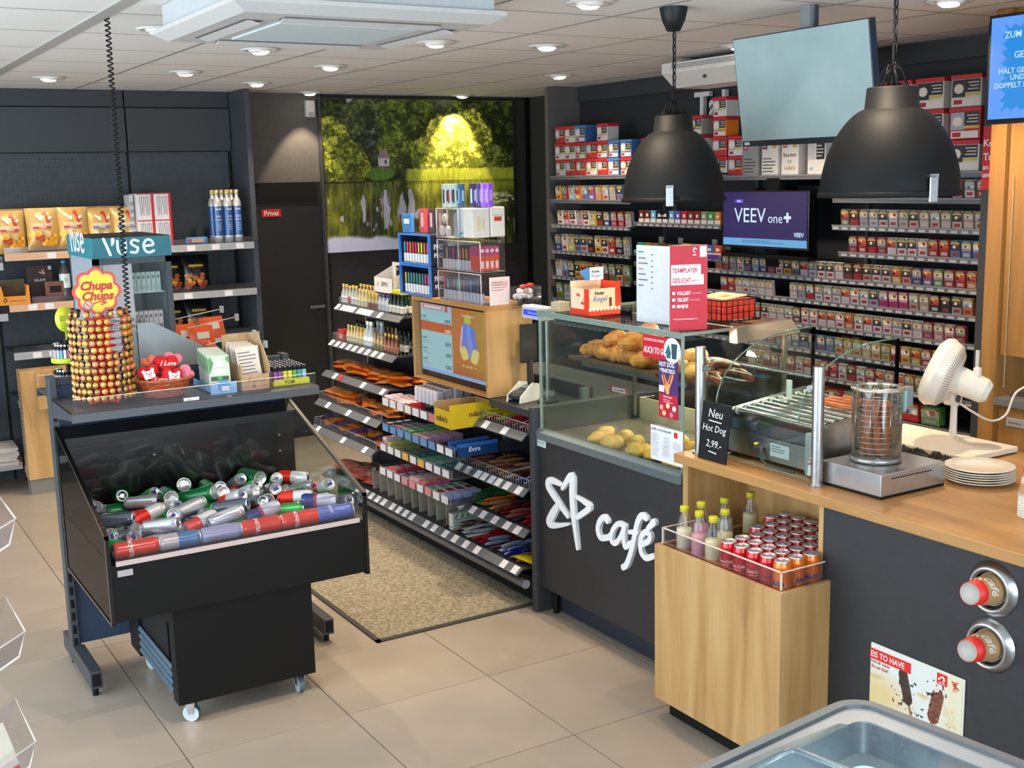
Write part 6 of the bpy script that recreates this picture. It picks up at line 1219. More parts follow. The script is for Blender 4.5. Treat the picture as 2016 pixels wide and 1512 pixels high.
for k,(y,txt,nm) in enumerate([(5.22,'70','patterned white'),(5.06,'84','plain white'),(4.90,'84','rauchen ist tödlich'),(4.70,'49','blue-topped')]):
    t = thing('tobacco_box',f'{nm} tobacco box on the top shelf below the hanging screen','tobacco',(4.82,y,1.917)); b = MB().box((0,-.065,0),(.09,.065,.20),P('#cfc9c3' if k else '#8d8a88',.45),.002); b.build('box_body',t); b = MB()
    if k == 2: b.text('Rauchen',.030,P('#26262a',.5),(-.0012,0,.10),RY,UZ,bold=.01).text('ist',.030,P('#26262a',.5),(-.0012,0,.065),RY,UZ).text('tödlich',.030,P('#26262a',.5),(-.0012,0,.028),RY,UZ)
    elif k == 3: b.box((-.0008,-.065,.175),(-.0002,.065,.2),P('#3f7fc8',.5)).box((-.0008,-.06,.08),(-.0002,.0,.17),P('#232327',.5)).box((-.0008,.005,.08),(-.0002,.06,.17),P('#a8a8ac',.5)).text('49',.03,P('#3f9ac8',.5),(-.0012,.035,.02),RY,UZ,bold=.03).lines((-.0012,-.005,.15),RY,UZ,.05,4,.018,.006,P('#b9b9b4',.5))
    else: b.lines((-.0012,.055,.09),RY,UZ,.11,5,.018,.006,P('#4a4a4c',.5)).box((-.0008,.02,.145),(-.0002,.058,.185),P('#b03a40',.5)).text(txt,.02,WHITE,(-.0012,.039,.155),RY,UZ,bold=.03); 
    if k in (1,2): b.box((-.0008,-.055,.15),(-.0002,-.02,.172),P('#c8905a',.5)).box((-.0008,.022,.15),(-.0002,.055,.185),P('#b03a40',.5)).text('84',.018,WHITE,(-.0012,.0385,.16),RY,UZ,bold=.03)
    b.build('print',t)
# letters on the wall
t = thing('wall_lettering','white raised lettering high on the wall above the tobacco tubs','lettering',(5.09,5.7,2.27))
xx = 6.0
for ch,wd in (('T',.125),('a',.11),('b',.12),('a',.11),('k',.12)):
    MB((5.09,5.7,2.27)).text(ch,.235,P('#d4d2d0',.4),(5.055,xx,2.28),RY,UZ,'l',bold=.02,ext=.03).build('letter',t); xx -= wd*1.12
# price notes and devices between sections
b = MB(O); 
for y in (6.15,5.95,5.62,5.50): b.box((4.90,y-.02,1.47),(4.91,y+.02,1.53),P('#a8a6a4',.5))
b.build('note_tags',tw,kind='stuff')
MB((4.95,5.0,1.80)).box((4.9,4.75,1.80),(5.05,4.93,1.86),P('#17181b',.4),.01).box((4.92,5.1,1.80),(5.0,5.3,1.84),P('#1d1e22',.4),.01).build('cable_box',label='black cable box above the purple screen',cat='box',kind=None)
# ---- purple advertising screen
O2 = (4.76,5.02,1.67)
t = thing('advertising_screen','wall screen showing white VEEV one+ lettering on dark purple','screen',O2)
MB(O2).box((4.745,4.672,1.505),(4.79,5.372,1.832),BLACK,.003).build('housing',t)
MB(O2).box((4.7435,4.684,1.560),(4.7445,5.360,1.824),EM('#190852',1.0)).box((4.7435,4.684,1.518),(4.7445,5.360,1.560),EM('#5f9fd0',1.0)).build('lit_panel',t)
EW = EM('#cfe6ff',1.0)
MB(O2).text('VEEV',.118,EW,(4.7425,5.265,1.652),RY,UZ,'l',.0,sx=1.0).text('one',.078,EW,(4.7425,4.985,1.652),RY,UZ,'l',sx=1.0).text('+',.10,EW,(4.7425,4.86,1.648),RY,UZ,'l',.04).text('VEEV',.034,EW,(4.7425,4.705,1.578),RY,UZ,'r',.02).box((4.7428,5.19,1.762),(4.7434,5.26,1.782),EM('#5a3fd0',1.0)).text('NEU',.016,EW,(4.7424,5.225,1.766),RY,UZ,bold=.03).lines((4.7425,5.20,1.545),RY,UZ,.36,2,.010,.004,EM('#3a6a98',1.0)).build('lettering',t)
MB(O2).box((4.74,4.67,1.45),(4.80,5.375,1.47),BLACKM).box((4.79,4.95,1.40),(5.1,5.05,1.9),BLACKM).build('bracket',t)
# ================================================================ RIGHT: RED NOTICE, OAK UNIT, BLUE SCREEN
t = thing('notice_sign','red notice on the dark post: white lettering, no tobacco to minors','sign',(4.695,3.47,1.84)); MB((4.695,3.47,1.84)).box((4.693,3.375,1.835),(4.699,3.55,2.12),P('#c3202f',.4)).build('plate',t)
b = MB((4.695,3.47,1.84))
for s_,z,sz in (('Kein',2.03,.045),('Tabak',1.968,.045),('an Ju',1.927,.032),('unter',1.892,.032)): b.text(s_,sz,WHITE,(4.692,3.545,z),RY,UZ,'l',.02)
b.build('lettering',t)
O3 = (4.6,2.6,0); OKD = WOOD('z','amber_oak','#a8763c','#8f6230','#b6854a')
t = thing('oak_wall_unit','tall amber oak wall unit with a recessed niche at the right edge','cabinet',O3)
MB(O3).box((4.38,3.20,.004),(5.2,3.275,2.577),OKD).build('side_board',t); MB(O3).box((4.405,1.2,1.14),(4.425,3.198,2.577),OKD).build('upper_front',t); MB(O3).box((4.41,1.2,.004),(4.43,3.198,.925),OKD).build('lower_front',t)
MB(O3).box((4.375,1.2,.925),(4.85,3.198,.955),P('#6f6d6c',.4)).build('niche_top',t); MB(O3).box((4.84,1.2,.955),(4.86,3.198,1.14),P('#6a5540',.6)).build('niche_back',t); MB(O3).box((4.399,3.167,1.0),(4.402,3.171,1.9),P('#a89878',.3)).build('glass_edge',t); MB(O3).box((4.40,3.06,.835),(4.409,3.15,.875),P('#b9b2aa',.4),.003).text('Dentless',.018,P('#5a5a5a',.5),(4.398,3.105,.848),RY,UZ).build('makers_plate',t)
MB(O3).box((4.378,3.283,.93),(4.385,3.30,1.15),P('#d8d6d0',.4)).build('switch_strip',t)
O4 = (4.0,2.7,2.3)
t = thing('advertising_screen','bright blue screen with a frosty jagged border at the top right','screen',O4)
MB(O4).box((4.0,2.30,2.10),(4.05,3.022,2.505),P('#17191c',.35),.003).build('housing',t)
def blues(U, Vv):
    x = U*.7; e = .045+.020*np.abs(((Vv*11+fbm(Vv*20,Vv*3)) % 1)-.5)*2*(.5+fbm(Vv*9,U*2)); e2 = .05+.03*np.abs(((U*17) % 1)-.5)*2*(.4+fbm(U*12,Vv*3))
    c = np.ones(U.shape+(3,))*rgb('#1f86d8'); out = (x < e*1.1) | (Vv > 1-e2*1.5) | (Vv < e2*1.5)
    return mixc(c, rgb('#5a96ee'), out*1.)
art('screen_picture',(3.9985,3.010,2.118),RY,UZ,.70,.375,220,120,blues,VCOL('blue_screen',.25,1.0),t,O4)
b = MB(O4)
for s_,z,y,sz in (('ZUM FEST',2.415,2.950,.034),('GESCHENKT',2.34,2.905,.034),('HÄLT GENAU',2.285,2.968,.028),('UND SITZT',2.26,2.918,.028),('DOPPELT HÄLT',2.232,2.985,.028)): b.text(s_,sz,EM('#bfe0f8',1.0),(3.998,y,z),RY,UZ,'l',.01)
b.build('lettering',t); MB(O4).cyl((4.03,2.66,2.5),(4.03,2.66,CEIL),.02,BLACKM,10).build('mount_pole',t)
# ================================================================ HANGING MENU SCREEN (switched off)
t = thing('menu_screen','large switched-off menu screen with pale reflection hanging from the ceiling','screen',(3.475,3.479,2.265))
b = MB(); b.X = Matrix.Rotation(0,4,'Z') @ Matrix.Rotation(math.radians(-8.2),4,'Y'); gsc = NOISY('pale_reflection_screen','#8fa8aa','#a0b6b6',4,.32)  # dark screen coloured pale, the reflection is painted into its surface
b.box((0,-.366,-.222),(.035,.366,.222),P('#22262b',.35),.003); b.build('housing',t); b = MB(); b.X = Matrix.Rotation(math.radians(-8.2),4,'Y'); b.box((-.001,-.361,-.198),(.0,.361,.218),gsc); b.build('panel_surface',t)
b = MB(); b.X = Matrix.Rotation(math.radians(-8.2),4,'Y'); b.box((-.002,.32,-.215),(-.001,.35,-.203),P('#c8ccd0',.4)).box((-.0015,-.34,-.208),(-.0008,-.23,-.204),P('#14161a',.4)).text('iiyama',.012,P('#f0f0f0',.4),(-.0022,.335,-.214),RY,UZ); b.build('brand_mark',t)
MB().box((.02,-.02,.0),(.07,.03,.313),P('#8d9296',.35,.3)).box((.045,-.028,.0),(.06,-.02,.313),P('#3a3f44',.5)).box((.03,-.06,-.08),(.06,.06,.08),BLACKM).build('mount_pole',t)
# ================================================================ PENDANT LAMPS
def pendant(x, y, ztop, zrim, R_, label, ca=-.2):
    t = thing('pendant_lamp',label,'lamp',(x,y,0),'pendant lamps'); PB = P('#0b0d0f',.62); zn = ztop-.062; H = zn-zrim
    prof = [(.070,ztop),(.074,ztop-.004),(.079,zn)]+[(.078+(R_-.078)*(1-(1-t_)**1.9)**.68, zn-H*t_) for t_ in [(i/18)**1.4 for i in range(1,19)]]
    prof = [(1e-7,ztop)]+prof+[(R_,zrim-.002),(R_+.008,zrim-.006),(R_+.008,zrim-.02),(R_-.004,zrim-.02)]
    b = MB(); b.lathe(prof,PB,n=48); b.lathe([(R_-.004,zrim-.02)]+[(r-.006,z) for r,z in prof[-5:2:-1]],P('#c9c4bb',.6),n=48); b.build('shade',t)
    b = MB(); b.box((-.014,-R_-.012,zrim-.035),(.014,-R_-.006,zrim+.045),STEEL,.002).box((-.014,-R_-.012,zrim+.035),(.014,-R_+.02,zrim+.045),STEEL); b.X = None; q = b.build('clip',t); q.rotation_euler = (0,0,ca)
    MB().lathe([(1e-7,CEIL-.088),(.026,CEIL-.088),(.045,CEIL-.05),(.054,CEIL-.012),(.055,CEIL)],P('#1a1e20',.4),n=24).build('canopy',t)
    MB().cyl((0,0,ztop),(0,0,CEIL-.08),.0035,BLACKM,6).build('cable',t)
    k = 0; z = CEIL-.09
    while z > ztop+.03:
        L = .032; a = (k%2)*PI/2; MB().tube([(.0075*math.cos(a)*math.cos(q_)+.004,.0075*math.sin(a)*math.cos(q_),z-L/2+L/2*math.sin(q_)) for q_ in [2*PI*i/12 for i in range(12)]],.0022,BLACKM,5,True).build('chain_link',t); z -= .026; k += 1
    b = MB()
    for i in range(16):
        a = RN.uniform(0,2*PI); r = RN.uniform(.015,.055); b.tube([(0,0,ztop+.06),(r*.5*math.cos(a),r*.5*math.sin(a),ztop+.045+RN.uniform(-.01,.02)),(r*math.cos(a),r*math.sin(a),ztop+.004),(r*.6*math.cos(a+.8),r*.6*math.sin(a+.8),ztop+.012)],.0022,BLACKM,5)
    b.build('cable_bundle',t,kind='stuff')
    MB().ball((0,0,zrim+.10),.04,EM('#ffe2b0',6.0),14,10).build('bulb',t)
    light('pendant_bulb','POINT',(x,y,zrim+.04),7,WARM,shadow_soft_size=.04)
pendant(3.045,3.74,2.168,1.852,.200,'black dome pendant lamp above the bakery glass, left of the hanging screen',-.75)
pendant(2.84,2.47,2.180,1.880,.202,'black dome pendant lamp partly hidden by the hanging screen, nearer the camera',-.25)
# ================================================================ CEILING AIR CONDITIONERS
ACW = P('#bdbcba',.5); ACB = P('#b4b9bb',.5)
t = thing('air_conditioner','big white ceiling cassette air conditioner at the top of the picture','air conditioner',(1.67,4.0,2.45)); OA = (1.67,4.0,2.45)
MB(OA).box((1.235,3.55,2.485),(2.12,4.40,CEIL),ACB,.004).build('housing',t)
def fr(z, i): return [(1.205+i,3.52+i,z),(2.15-i,3.52+i,z),(2.15-i,4.44-i,z),(1.205+i,4.44-i,z)]
b = MB(OA); A,B_,C_ = fr(2.492,0),fr(2.478,0),fr(2.452,.045)
for P0,P1 in ((A,B_),(B_,C_)):
    for k in range(4): b.quad(P0[k],P0[(k+1)%4],P1[(k+1)%4],P1[k],ACW)
D_ = fr(2.452,.22); 
for k in range(4): b.quad(C_[k],C_[(k+1)%4],D_[(k+1)%4],D_[k],ACW)
b.add(A,[(0,1,2,3)],ACW); b.build('cover_panel',t)
MB(OA).box((1.425,3.74,2.446),(1.93,4.22,2.456),P('#c8d6da',.4),.002).build('intake_grille',t)
for (x0,y0,x1,y1) in ((1.40,4.27,1.95,4.33),(1.40,3.62,1.95,3.68),(1.30,3.72,1.36,4.24),(2.0,3.72,2.06,4.24)):
    MB(OA).box((x0,y0,2.449),(x1,y1,2.4525),P('#5a5a5c',.6)).build('outlet_slot',t)
    b = MB(OA); 
    if x1-x0 > y1-y0: b.prism([(x0,y0+.01,2.448),(x0,y0+.05,2.438),(x0,y0+.052,2.442),(x0,y0+.012,2.452)],(x1-x0,0,0),ACW)
    else: b.prism([(x0+.01,y0,2.448),(x0+.05,y0,2.438),(x0+.052,y0,2.442),(x0+.012,y0,2.452)],(0,y1-y0,0),ACW)
    b.build('louvre',t)
t = thing('air_curtain','white louvred air curtain unit under the ceiling behind the hanging screen','heater',(4.45,5.0,2.45)); OA = (4.45,5.0,2.45)
MB(OA).prism([(4.30,5.385,2.545),(4.30,5.385,2.49),(4.39,5.385,2.415),(4.62,5.385,2.415),(4.62,5.385,2.545)],(0,-1.1,0),P('#cfcac6',.4)).build('casing',t)
b = MB(OA)
for k in range(3):
    for i in range(60): b.box((4.2985,5.30-i*.0165,2.512+k*.009),(4.3005,5.289-i*.0165,2.517+k*.009),P('#6a6866',.6))
b.build('vent_slots',t,kind='stuff')
MB(OA).box((4.42,4.3,2.548),(4.5,5.36,2.566),P('#2a2c30',.5)).box((4.45,5.30,2.548),(4.47,5.32,CEIL),P('#5a5c60',.4)).box((4.45,4.4,2.548),(4.47,4.42,CEIL),P('#5a5c60',.4)).build('mount_rail',t)
b = MB(OA).box((4.327,5.04,2.452),(4.333,5.07,2.458),P('#4a4a4c',.5)).box((4.327,5.05,2.445),(4.333,5.06,2.466),P('#4a4a4c',.5)); b.build('emblem',t)
# ================================================================ BACK-LEFT WALL SHELVING
O = (1.9,8.25,0)
ws = thing('wall_shelving','tall anthracite wall shelving along the rear left wall','shelf',O); PG = NOISY('perforated_panel','#343a40','#3a4046',25,.5,.05)
MB(O).box((2.782,8.04,0),(2.818,8.46,2.577),P('#3c4147',.45),.002).build('side_panel',ws)
for x0,x1 in ((-1.6,.20),(.20,1.14),(1.145,2.045),(2.055,2.775)):
    MB(O).box((x0,8.40,0),(x1,8.42,2.165),PG).build('back_panel',ws); MB(O).box((x0,8.37,2.17),(x1,8.39,2.462),P('#33373b',.5),.002).build('header_panel',ws); MB(O).box((x0,8.385,2.47),(x1,8.40,2.577),P('#2c3034',.5)).build('top_strip',ws)
b = MB(O)
for x in (1.14,2.05,2.765): b.box((x-.008,8.396,0),(x+.008,8.399,2.165),BLACKM)
b.build('slot_lines',ws)
b = MB(O); hd = P('#24282c',.6)
for i in range(34):
    for j in range(22):
        x,z = 1.17+i*.0258, 1.58+j*.026
        b.box((x-.0028,8.3985,z-.0028),(x+.0028,8.400,z+.0028),hd)
b.build('perforations',ws,kind='stuff')
WLB = P('#c7a083',.5)
def bshelf(x0, x1, z, tags, col=None):
    s_ = MB(O).box((x0,8.005,z-.03),(x1,8.39,z),SHELFM,.001).build('shelf',ws); MB(O).box((x0,7.992,z-.045),(x1,8.005,z+.002),col or P('#a3a5a8',.35,.2),.001).build('price_rail',s_); MB(O).box((x0,7.996,z),(x1,7.999,z+.04),ACRYL).build('acrylic_guard',s_)  # default rail grey is lightened to stand in for white light on it
    for x in tags: MB(O).box((x,7.989,z-.040),(x+.055,7.992,z-.004),LABEL).build('price_label',s_)
for z in (1.535,1.213,.905,.60): bshelf(1.148,2.045,z,[1.40,1.55] if z > 1.5 else [1.26,1.36],WLB if z > 1.1 else None); bshelf(2.055,2.772,z,[2.30,2.47,2.64] if z > 1.5 else [2.26,2.54])
for z in (1.50,1.18): bshelf(.21,1.135,z-.02,[.6,.8])
bshelf(.21,1.135,.20,[.5]); bshelf(1.148,2.045,.17,[1.5])
# chips
def chips(nm, c1, c2, c3, band, w=.198, h=.27, seed=3, brand=True, dark=False):
    o = bag(nm,c1,c1,w,h,.085,16,16,c2,name='crisps_bag',cat='crisps',wr=.22,crimp=.04,seed=seed,rough=.32)
    x_ = lambda u,v: ((u-.5)*w,(v-.5)*h)
    b = MB(); Z = lambda x,y: .0445*max(0,1-(2*x/w)**4)*max(0,math.sin(PI*(y/h+.5)))**.55+.0065
    def patch(x0,y0,x1,y1,c,n=5): b.grid(lambda u,v:(x0+(x1-x0)*u,y0+(y1-y0)*v,Z(x0+(x1-x0)*u,y0+(y1-y0)*v)),n,n,P(c,.4))
    if not dark:
        patch(-w*.30,h*.0,w*.26,h*.045,band)
        def st(pts,wd,c):
            for i in range(len(pts)-1):
                (xa,ya),(xb,yb) = pts[i],pts[i+1]; L = math.hypot(xb-xa,yb-ya); nx,ny = -(yb-ya)/L*wd/2,(xb-xa)/L*wd/2
                b.grid(lambda u,v:(xa+(xb-xa)*u+nx*(2*v-1),ya+(yb-ya)*u+ny*(2*v-1),Z(xa+(xb-xa)*u+nx*(2*v-1),ya+(yb-ya)*u+ny*(2*v-1))+.0008),4,1,P(c,.4))
        st([(w*.02,h*.36),(w*.10,h*.40),(w*.16,h*.20),(w*.22,h*.06)],.014,'#c92a20'); st([(-w*.20,h*.32),(-w*.02,h*.20)],.016,'#e9e2d2'); st([(w*.28,h*.28),(w*.18,h*.22)],.014,'#e9e2d2'); st([(-w*.10,h*.20),(-w*.02,h*.28)],.010,'#e9e2d2')
        b.text('KESSELCHIPS',.024,P('#efe6d4',.4),(0,0,0),bold=.02,sx=.8,fn=lambda x,y:(x,y+h*.06,Z(x,y+h*.06)+.001)); b.text('PAPRIKA',.012,P('#efe0d0',.4),(0,0,0),bold=.02,fn=lambda x,y:(x,y+h*.013,Z(x,y+h*.013)+.001))
    else: b.text('chipsletten',.028,P('#c8a83a',.4),(0,0,0),bold=.02,sx=.8,fn=lambda x,y:(x,y+h*.16,Z(x,y+h*.16)+.001))
    q = random.Random(seed)
    for k in range(22):
        cx,cy = q.uniform(-w*.36,w*.36), q.uniform(-h*.42,-h*.06); r = q.uniform(.012,.026); c = q.choice(['#e2a62a','#d8951f','#e8b840','#f0c860'] if k%5 else [c3])
        if dark: c = q.choice(['#b8741f','#c88a2a','#8a4a18','#3a2a18']) if cy > -h*.3 else q.choice(['#a84a3a','#7a3228'])
        pts = [(cx+r*math.cos(a)*q.uniform(.7,1.1),cy+r*.8*math.sin(a)) for a in [2*PI*i/8 for i in range(8)]]; b.add([(x,y,Z(x,y)+.0004+.0001*k) for x,y in pts],[tuple(range(8))],P(c,.45))
    t = thing('crisps_bag','b','crisps'); o.parent = t; o.name = 'bag_body'; del o['category']; b.build('print',t); return Proto(t)
CP = {'red-banded':chips('a','#cfa865','#c99b4e','#b03a28','#c0302a',seed=3),'blue-banded':chips('b','#cfa865','#c9a45c','#d8d0b0','#4a7ab8',seed=5),'black':chips('c','#121214','#17140f','#a84a3a','#000000',seed=8,dark=True,w=.20,h=.25)}
FR_ = (PI/2-.12,0,0)
for k,(x,c,yy,rz,lab) in enumerate([(1.20,'red-banded',8.08,.05,'leftmost on the shelf'),(1.40,'red-banded',8.07,-.08,'second from the left'),(1.585,'red-banded',8.07,-.03,'third from the left'),(1.765,'blue-banded',8.10,.1,'behind the coiled cord'),(1.93,'blue-banded',8.10,-.06,'beside the red and white boxes')]):
    CP[c].put((x,yy,1.535+.132+(.012 if k in (1,2) else 0)),(PI/2-.10,0,rz),label=f'{c} kraft-coloured crisps bag, {lab}',group='crisps bags on the upper left shelf')
for k,x in enumerate((1.24,1.48,1.70,1.88)): CP['red-banded' if k < 2 else 'blue-banded'].put((x,8.26,1.535+.14),(PI/2-.05,0,.1*(-1)**k),label=f'kraft-coloured crisps bag in the rear row, {ORD[k]} from the left',group='crisps bags in the rear row')
for lev,z in ((0,1.213),(1,.905)):
    for k,x in enumerate((2.20,2.38)): CP['black'].put((x,8.12,z+.123),(PI/2-.12,0,.08*(-1)**k),label=f'black crisps bag on the {("second","third")[lev]} right shelf, {("left","right")[k]} of two',group='black crisps bags')
gb = thing('glass_box','b','box'); MB().box((-.055,-.09,0),(.055,.09,.175),P('#cfccd0',.45),.001).build('box_body',gb)
b = MB().box((.040,-.0908,0),(.0555,-.09,.175),P('#c0202c',.45)).box((-.055,-.0908,.169),(.055,-.09,.175),P('#c0202c',.45)); 
for dx in (-.020,.018): 
    for a_,c_ in (((dx-.014,.155),(dx-.009,.03)),((dx+.014,.155),(dx+.009,.03)),((dx,.165),(dx,.04))): b.prism([(a_[0]-.0012,-.0912,a_[1]),(a_[0]+.0012,-.0912,a_[1]),(c_[0]+.0012,-.0912,c_[1]),(c_[0]-.0012,-.0912,c_[1])],(0,-.0004,0),P('#4a4448',.5))
    b.box((dx-.014,-.0914,.148),(dx+.014,-.091,.150),P('#7a7478',.5))
b.build('print',gb); pg_ = Proto(gb)
for k,(x,z) in enumerate([(2.045,1.536),(2.16,1.536),(2.045,1.712),(2.16,1.712)]): pg_.put((x,8.10,z),(0,0,0),label='white and red box printed with slim glasses, %s of four'%['lower left','lower right','upper left','upper right'][k],group='boxes printed with slim glasses')
b = MB((1.985,8.12,1.536)).box((1.955,8.05,1.536),(1.982,8.2,1.88),P('#b4b4b8',.5),.002)
for k in range(6): b.box((1.956,8.0493,1.56+k*.05),(1.981,8.05,1.585+k*.05),P('#8a8a90',.5))
b.build('panel_box',label='narrow pale grey box left of the red and white boxes',cat='box')
cy_ = thing('gas_cylinder','b','cylinder'); b = MB(); BL_ = P('#2f5590',.35,.1,.3); b.lathe([(1e-7,0),(.029,.001),(.03,.05)],P('#cfd2d4',.3,.2),n=20); b.lathe([(.03,.05),(.03,.25)],BL_,n=20); b.lathe([(.03,.25),(.029,.275),(.018,.305),(.013,.31),(.013,.335)],P('#c4c6c6',.3,.4),n=20); b.build('bottle_body',cy_)
MB().lathe([(.014,.33),(.0155,.332),(.0155,.362),(1e-7,.362)],P('#b9a878',.35,.4),n=14).build('cap',cy_); fn_ = lambda x,y: (.0304*math.cos(x/.03-PI/2),.0304*math.sin(x/.03-PI/2),y)
b = MB(); 
for s_,sz,z in (('Soda',.022,.225),('CO2',.018,.175),('ZYLINDER',.011,.155)): b.text(s_,sz,P('#c9d4e4',.4),(0,0,0),bold=.02,fn=lambda x,y,z=z: fn_(x,y+z))
for k in range(5): b.grid(lambda u,v,k=k: fn_(-.018+.036*u,.135-.012*k+.004*v),5,1,P('#8fa8cc',.5))
b.build('lettering',cy_); pc = Proto(cy_)
for k,(x,y) in enumerate([(2.545,8.06),(2.615,8.05),(2.685,8.055),(2.540,8.14),(2.607,8.14),(2.678,8.145)]): pc.put((x,y,1.536),(0,0,RN.uniform(-.3,.3)),label=f'blue and white gas cylinder, {("front","rear")[k//3]} row, {ORD[k%3]} from left',group='gas cylinders on the right upper shelf')
b = MB((2.38,8.05,1.536)).box((2.31,8.03,1.536),(2.46,8.07,1.585),P('#2f7fc0',.4),.012).box((2.34,8.0295,1.548),(2.43,8.030,1.574),P('#c8a88a',.5)).box((2.32,8.029,1.55),(2.345,8.0295,1.575),P('#b8403a',.5)); b.build('snack_pack',label='small blue snack pack lying left of the gas cylinders',cat='snack')
t = thing('salami_carton','dark wood-print snack carton with raised back panel on the second left shelf','carton',(1.37,8.1,1.214)); DW = P('#3a2622',.5); b = MB().box((-.10,.06,0),(.10,.065,.27),DW).box((-.10,-.09,0),(.15,-.085,.05),P('#5a3830',.5)).box((-.10,-.085,0),(-.096,.06,.12),DW).box((.146,-.085,0),(.15,.06,.14),P('#5a3830',.5)).box((.02,-.09,.05),(.15,-.085,.155),P('#6a4238',.5)).box((.04,-.0905,.07),(.13,-.0845,.12),P('#1c1412',.6)); b.build('carton_shell',t); t.scale = (.80,.9,.85)
MB().text('SALAMI',.026,P('#cfc8c4',.5),(0,.0595,.15),bold=.03).stroke([(.0,.059,.22),(.04,.059,.205),(.02,.059,.235)],.007,(0,-.0008,0),P('#cfc8c4',.5)).stroke([(.035,.059,.245),(.04,.059,.19)],.007,(0,-.0008,0),P('#b03028',.5)).box((.07,.0592,.235),(.095,.0598,.262),P('#c8c4c4',.5)).build('lettering',t)
sg_ = Proto(MB().cyl((-.05,0,0),(.05,0,0),.014,P('#c88a78',.35,0,.4),12).box((-.03,-.0145,-.008),(.03,-.0135,.008),P('#e0c8b8',.5)).build('snack_stick',cat='snack'))
for k in range(5): sg_.put((1.435,8.055+.012*(k%2),1.24+.022*k),(0,0,.05*k),label=f'pink snack stick in the dark carton, {ORD[k]} from the bottom',group='snack sticks in the dark carton')
t = thing('orange_tray','orange open-fronted carton at the left end of the second shelf','carton',(1.185,8.08,1.214)); OR_ = P('#d0872c',.5); b = MB().prism([(-.09,-.09,0),(.09,-.09,0),(.09,-.09,.12),(.075,-.09,.12),(.065,-.09,.055),(-.065,-.09,.055),(-.075,-.09,.12),(-.09,-.09,.12)],(0,.005,0),OR_).box((-.09,-.085,0),(-.086,.08,.12),OR_).box((.086,-.085,0),(.09,.08,.12),OR_).box((-.09,.075,0),(.09,.08,.15),P('#5a5038',.7)).box((-.086,-.085,0),(.086,.075,.004),OR_); b.build('carton_shell',t); MB().stroke([(-.07,-.0905,.03),(-.055,-.0905,.045),(-.05,-.0905,.025),(-.065,-.0905,.02)],.006,(0,-.0006,0),P('#4a2a14',.5),6).box((-.03,-.0906,.022),(.07,-.09,.027),P('#8a5a20',.5)).build('print',t)
wb = thing('water_bottle','b','bottle'); MB().lathe([(1e-7,0),(.030,.002),(.033,.012),(.033,.075),(.031,.08),(.033,.09),(.033,.175),(.028,.20),(.014,.232),(.0125,.245)],CLEAR('pet_water','#8fa4b0',.05,.6,.05,.05),n=20).build('bottle_shell',wb); MB().lathe([(.0335,.085),(.0335,.175)],P('#bcd0d4',.4),n=20).build('label_band',wb); MB().lathe([(.0145,.243),(.0155,.244),(.0155,.262),(1e-7,.262)],P('#3f8fc4',.4),n=14).build('cap',wb)
b = MB(); 
for pts,c in (([(-.012,.15),(-.002,.135),(-.008,.125)],'#5a6a70'),([(.0,.155),(.004,.115)],'#c03a34'),([(.014,.148),(.006,.138),(.012,.128)],'#5a6a70')):
    for i in range(len(pts)-1):
        (xa,ya),(xb,yb) = pts[i],pts[i+1]; f2 = lambda x,y: (.0338*math.cos(x/.033-PI/2),.0338*math.sin(x/.033-PI/2),y); b.add([f2(xa-.0015,ya),f2(xa+.0015,ya),f2(xb+.0015,yb),f2(xb-.0015,yb)],[(0,1,2,3)],P(c,.5))
b.build('emblem',wb); pw = Proto(wb)
for k,(x,y) in enumerate([(1.505,8.05),(1.585,8.05),(1.69,8.06),(1.77,8.06)]): pw.put((x,y,1.214),(0,0,0),label=f'blue-capped water bottle on the second left shelf, {ORD[k]} from the left',group='water bottles on the second left shelf')
# magazines, wood unit
b = MB()
mg = Proto(MB().box((-.15,-.14,0),(.15,.14,.013),P('#bdb6b0',.6),.001).box((-.151,-.1405,.004),(.15,-.14,.009),P('#8a8688',.6)).build('newspaper',cat='newspaper'))
for k in range(9): mg.put((.96+RN.uniform(-.01,.01),8.10+RN.uniform(-.01,.01),.181+k*.0135),(0,0,RN.uniform(-.05,.05)),label=f'folded newspaper in the low stack at the left edge, {ORD[k]} from the bottom',group='newspapers in the low stack')
b = MB((.9,7.95,.45)).box((.72,7.98,.42),(1.0,8.02,.60),P('#b8202a',.45),.003).box((.74,7.979,.50),(.99,7.98,.58),P('#7a4a8a',.5)); b.build('magazine',label='red and purple magazine at the far left edge above the newspapers',cat='magazine')
O5 = (1.4,8.05,0)
t = thing('wooden_unit','low oak unit with a side ventilation grille behind the drinks bin','cabinet',O5); MB(O5).box((1.15,7.86,.10),(1.75,7.985,.805),OAKZ,.002).build('front_board',t); MB(O5).box((1.15,7.985,.10),(1.17,7.99,.805),OAKZ).build('side_board',t); MB(O5).box((1.155,7.87,0),(1.7,7.985,.10),P('#7d776f',.5)).build('plinth',t)
MB(O5).box((1.24,7.80,.56),(1.33,7.86,.79),OAKZ,.001).build('pocket_box',t)
for k in range(16): MB(O5).box((1.1465,7.90,.26+k*.026),(1.15,7.97,.274+k*.026),P('#77797c',.4,.3)).build('grille_slat',t)
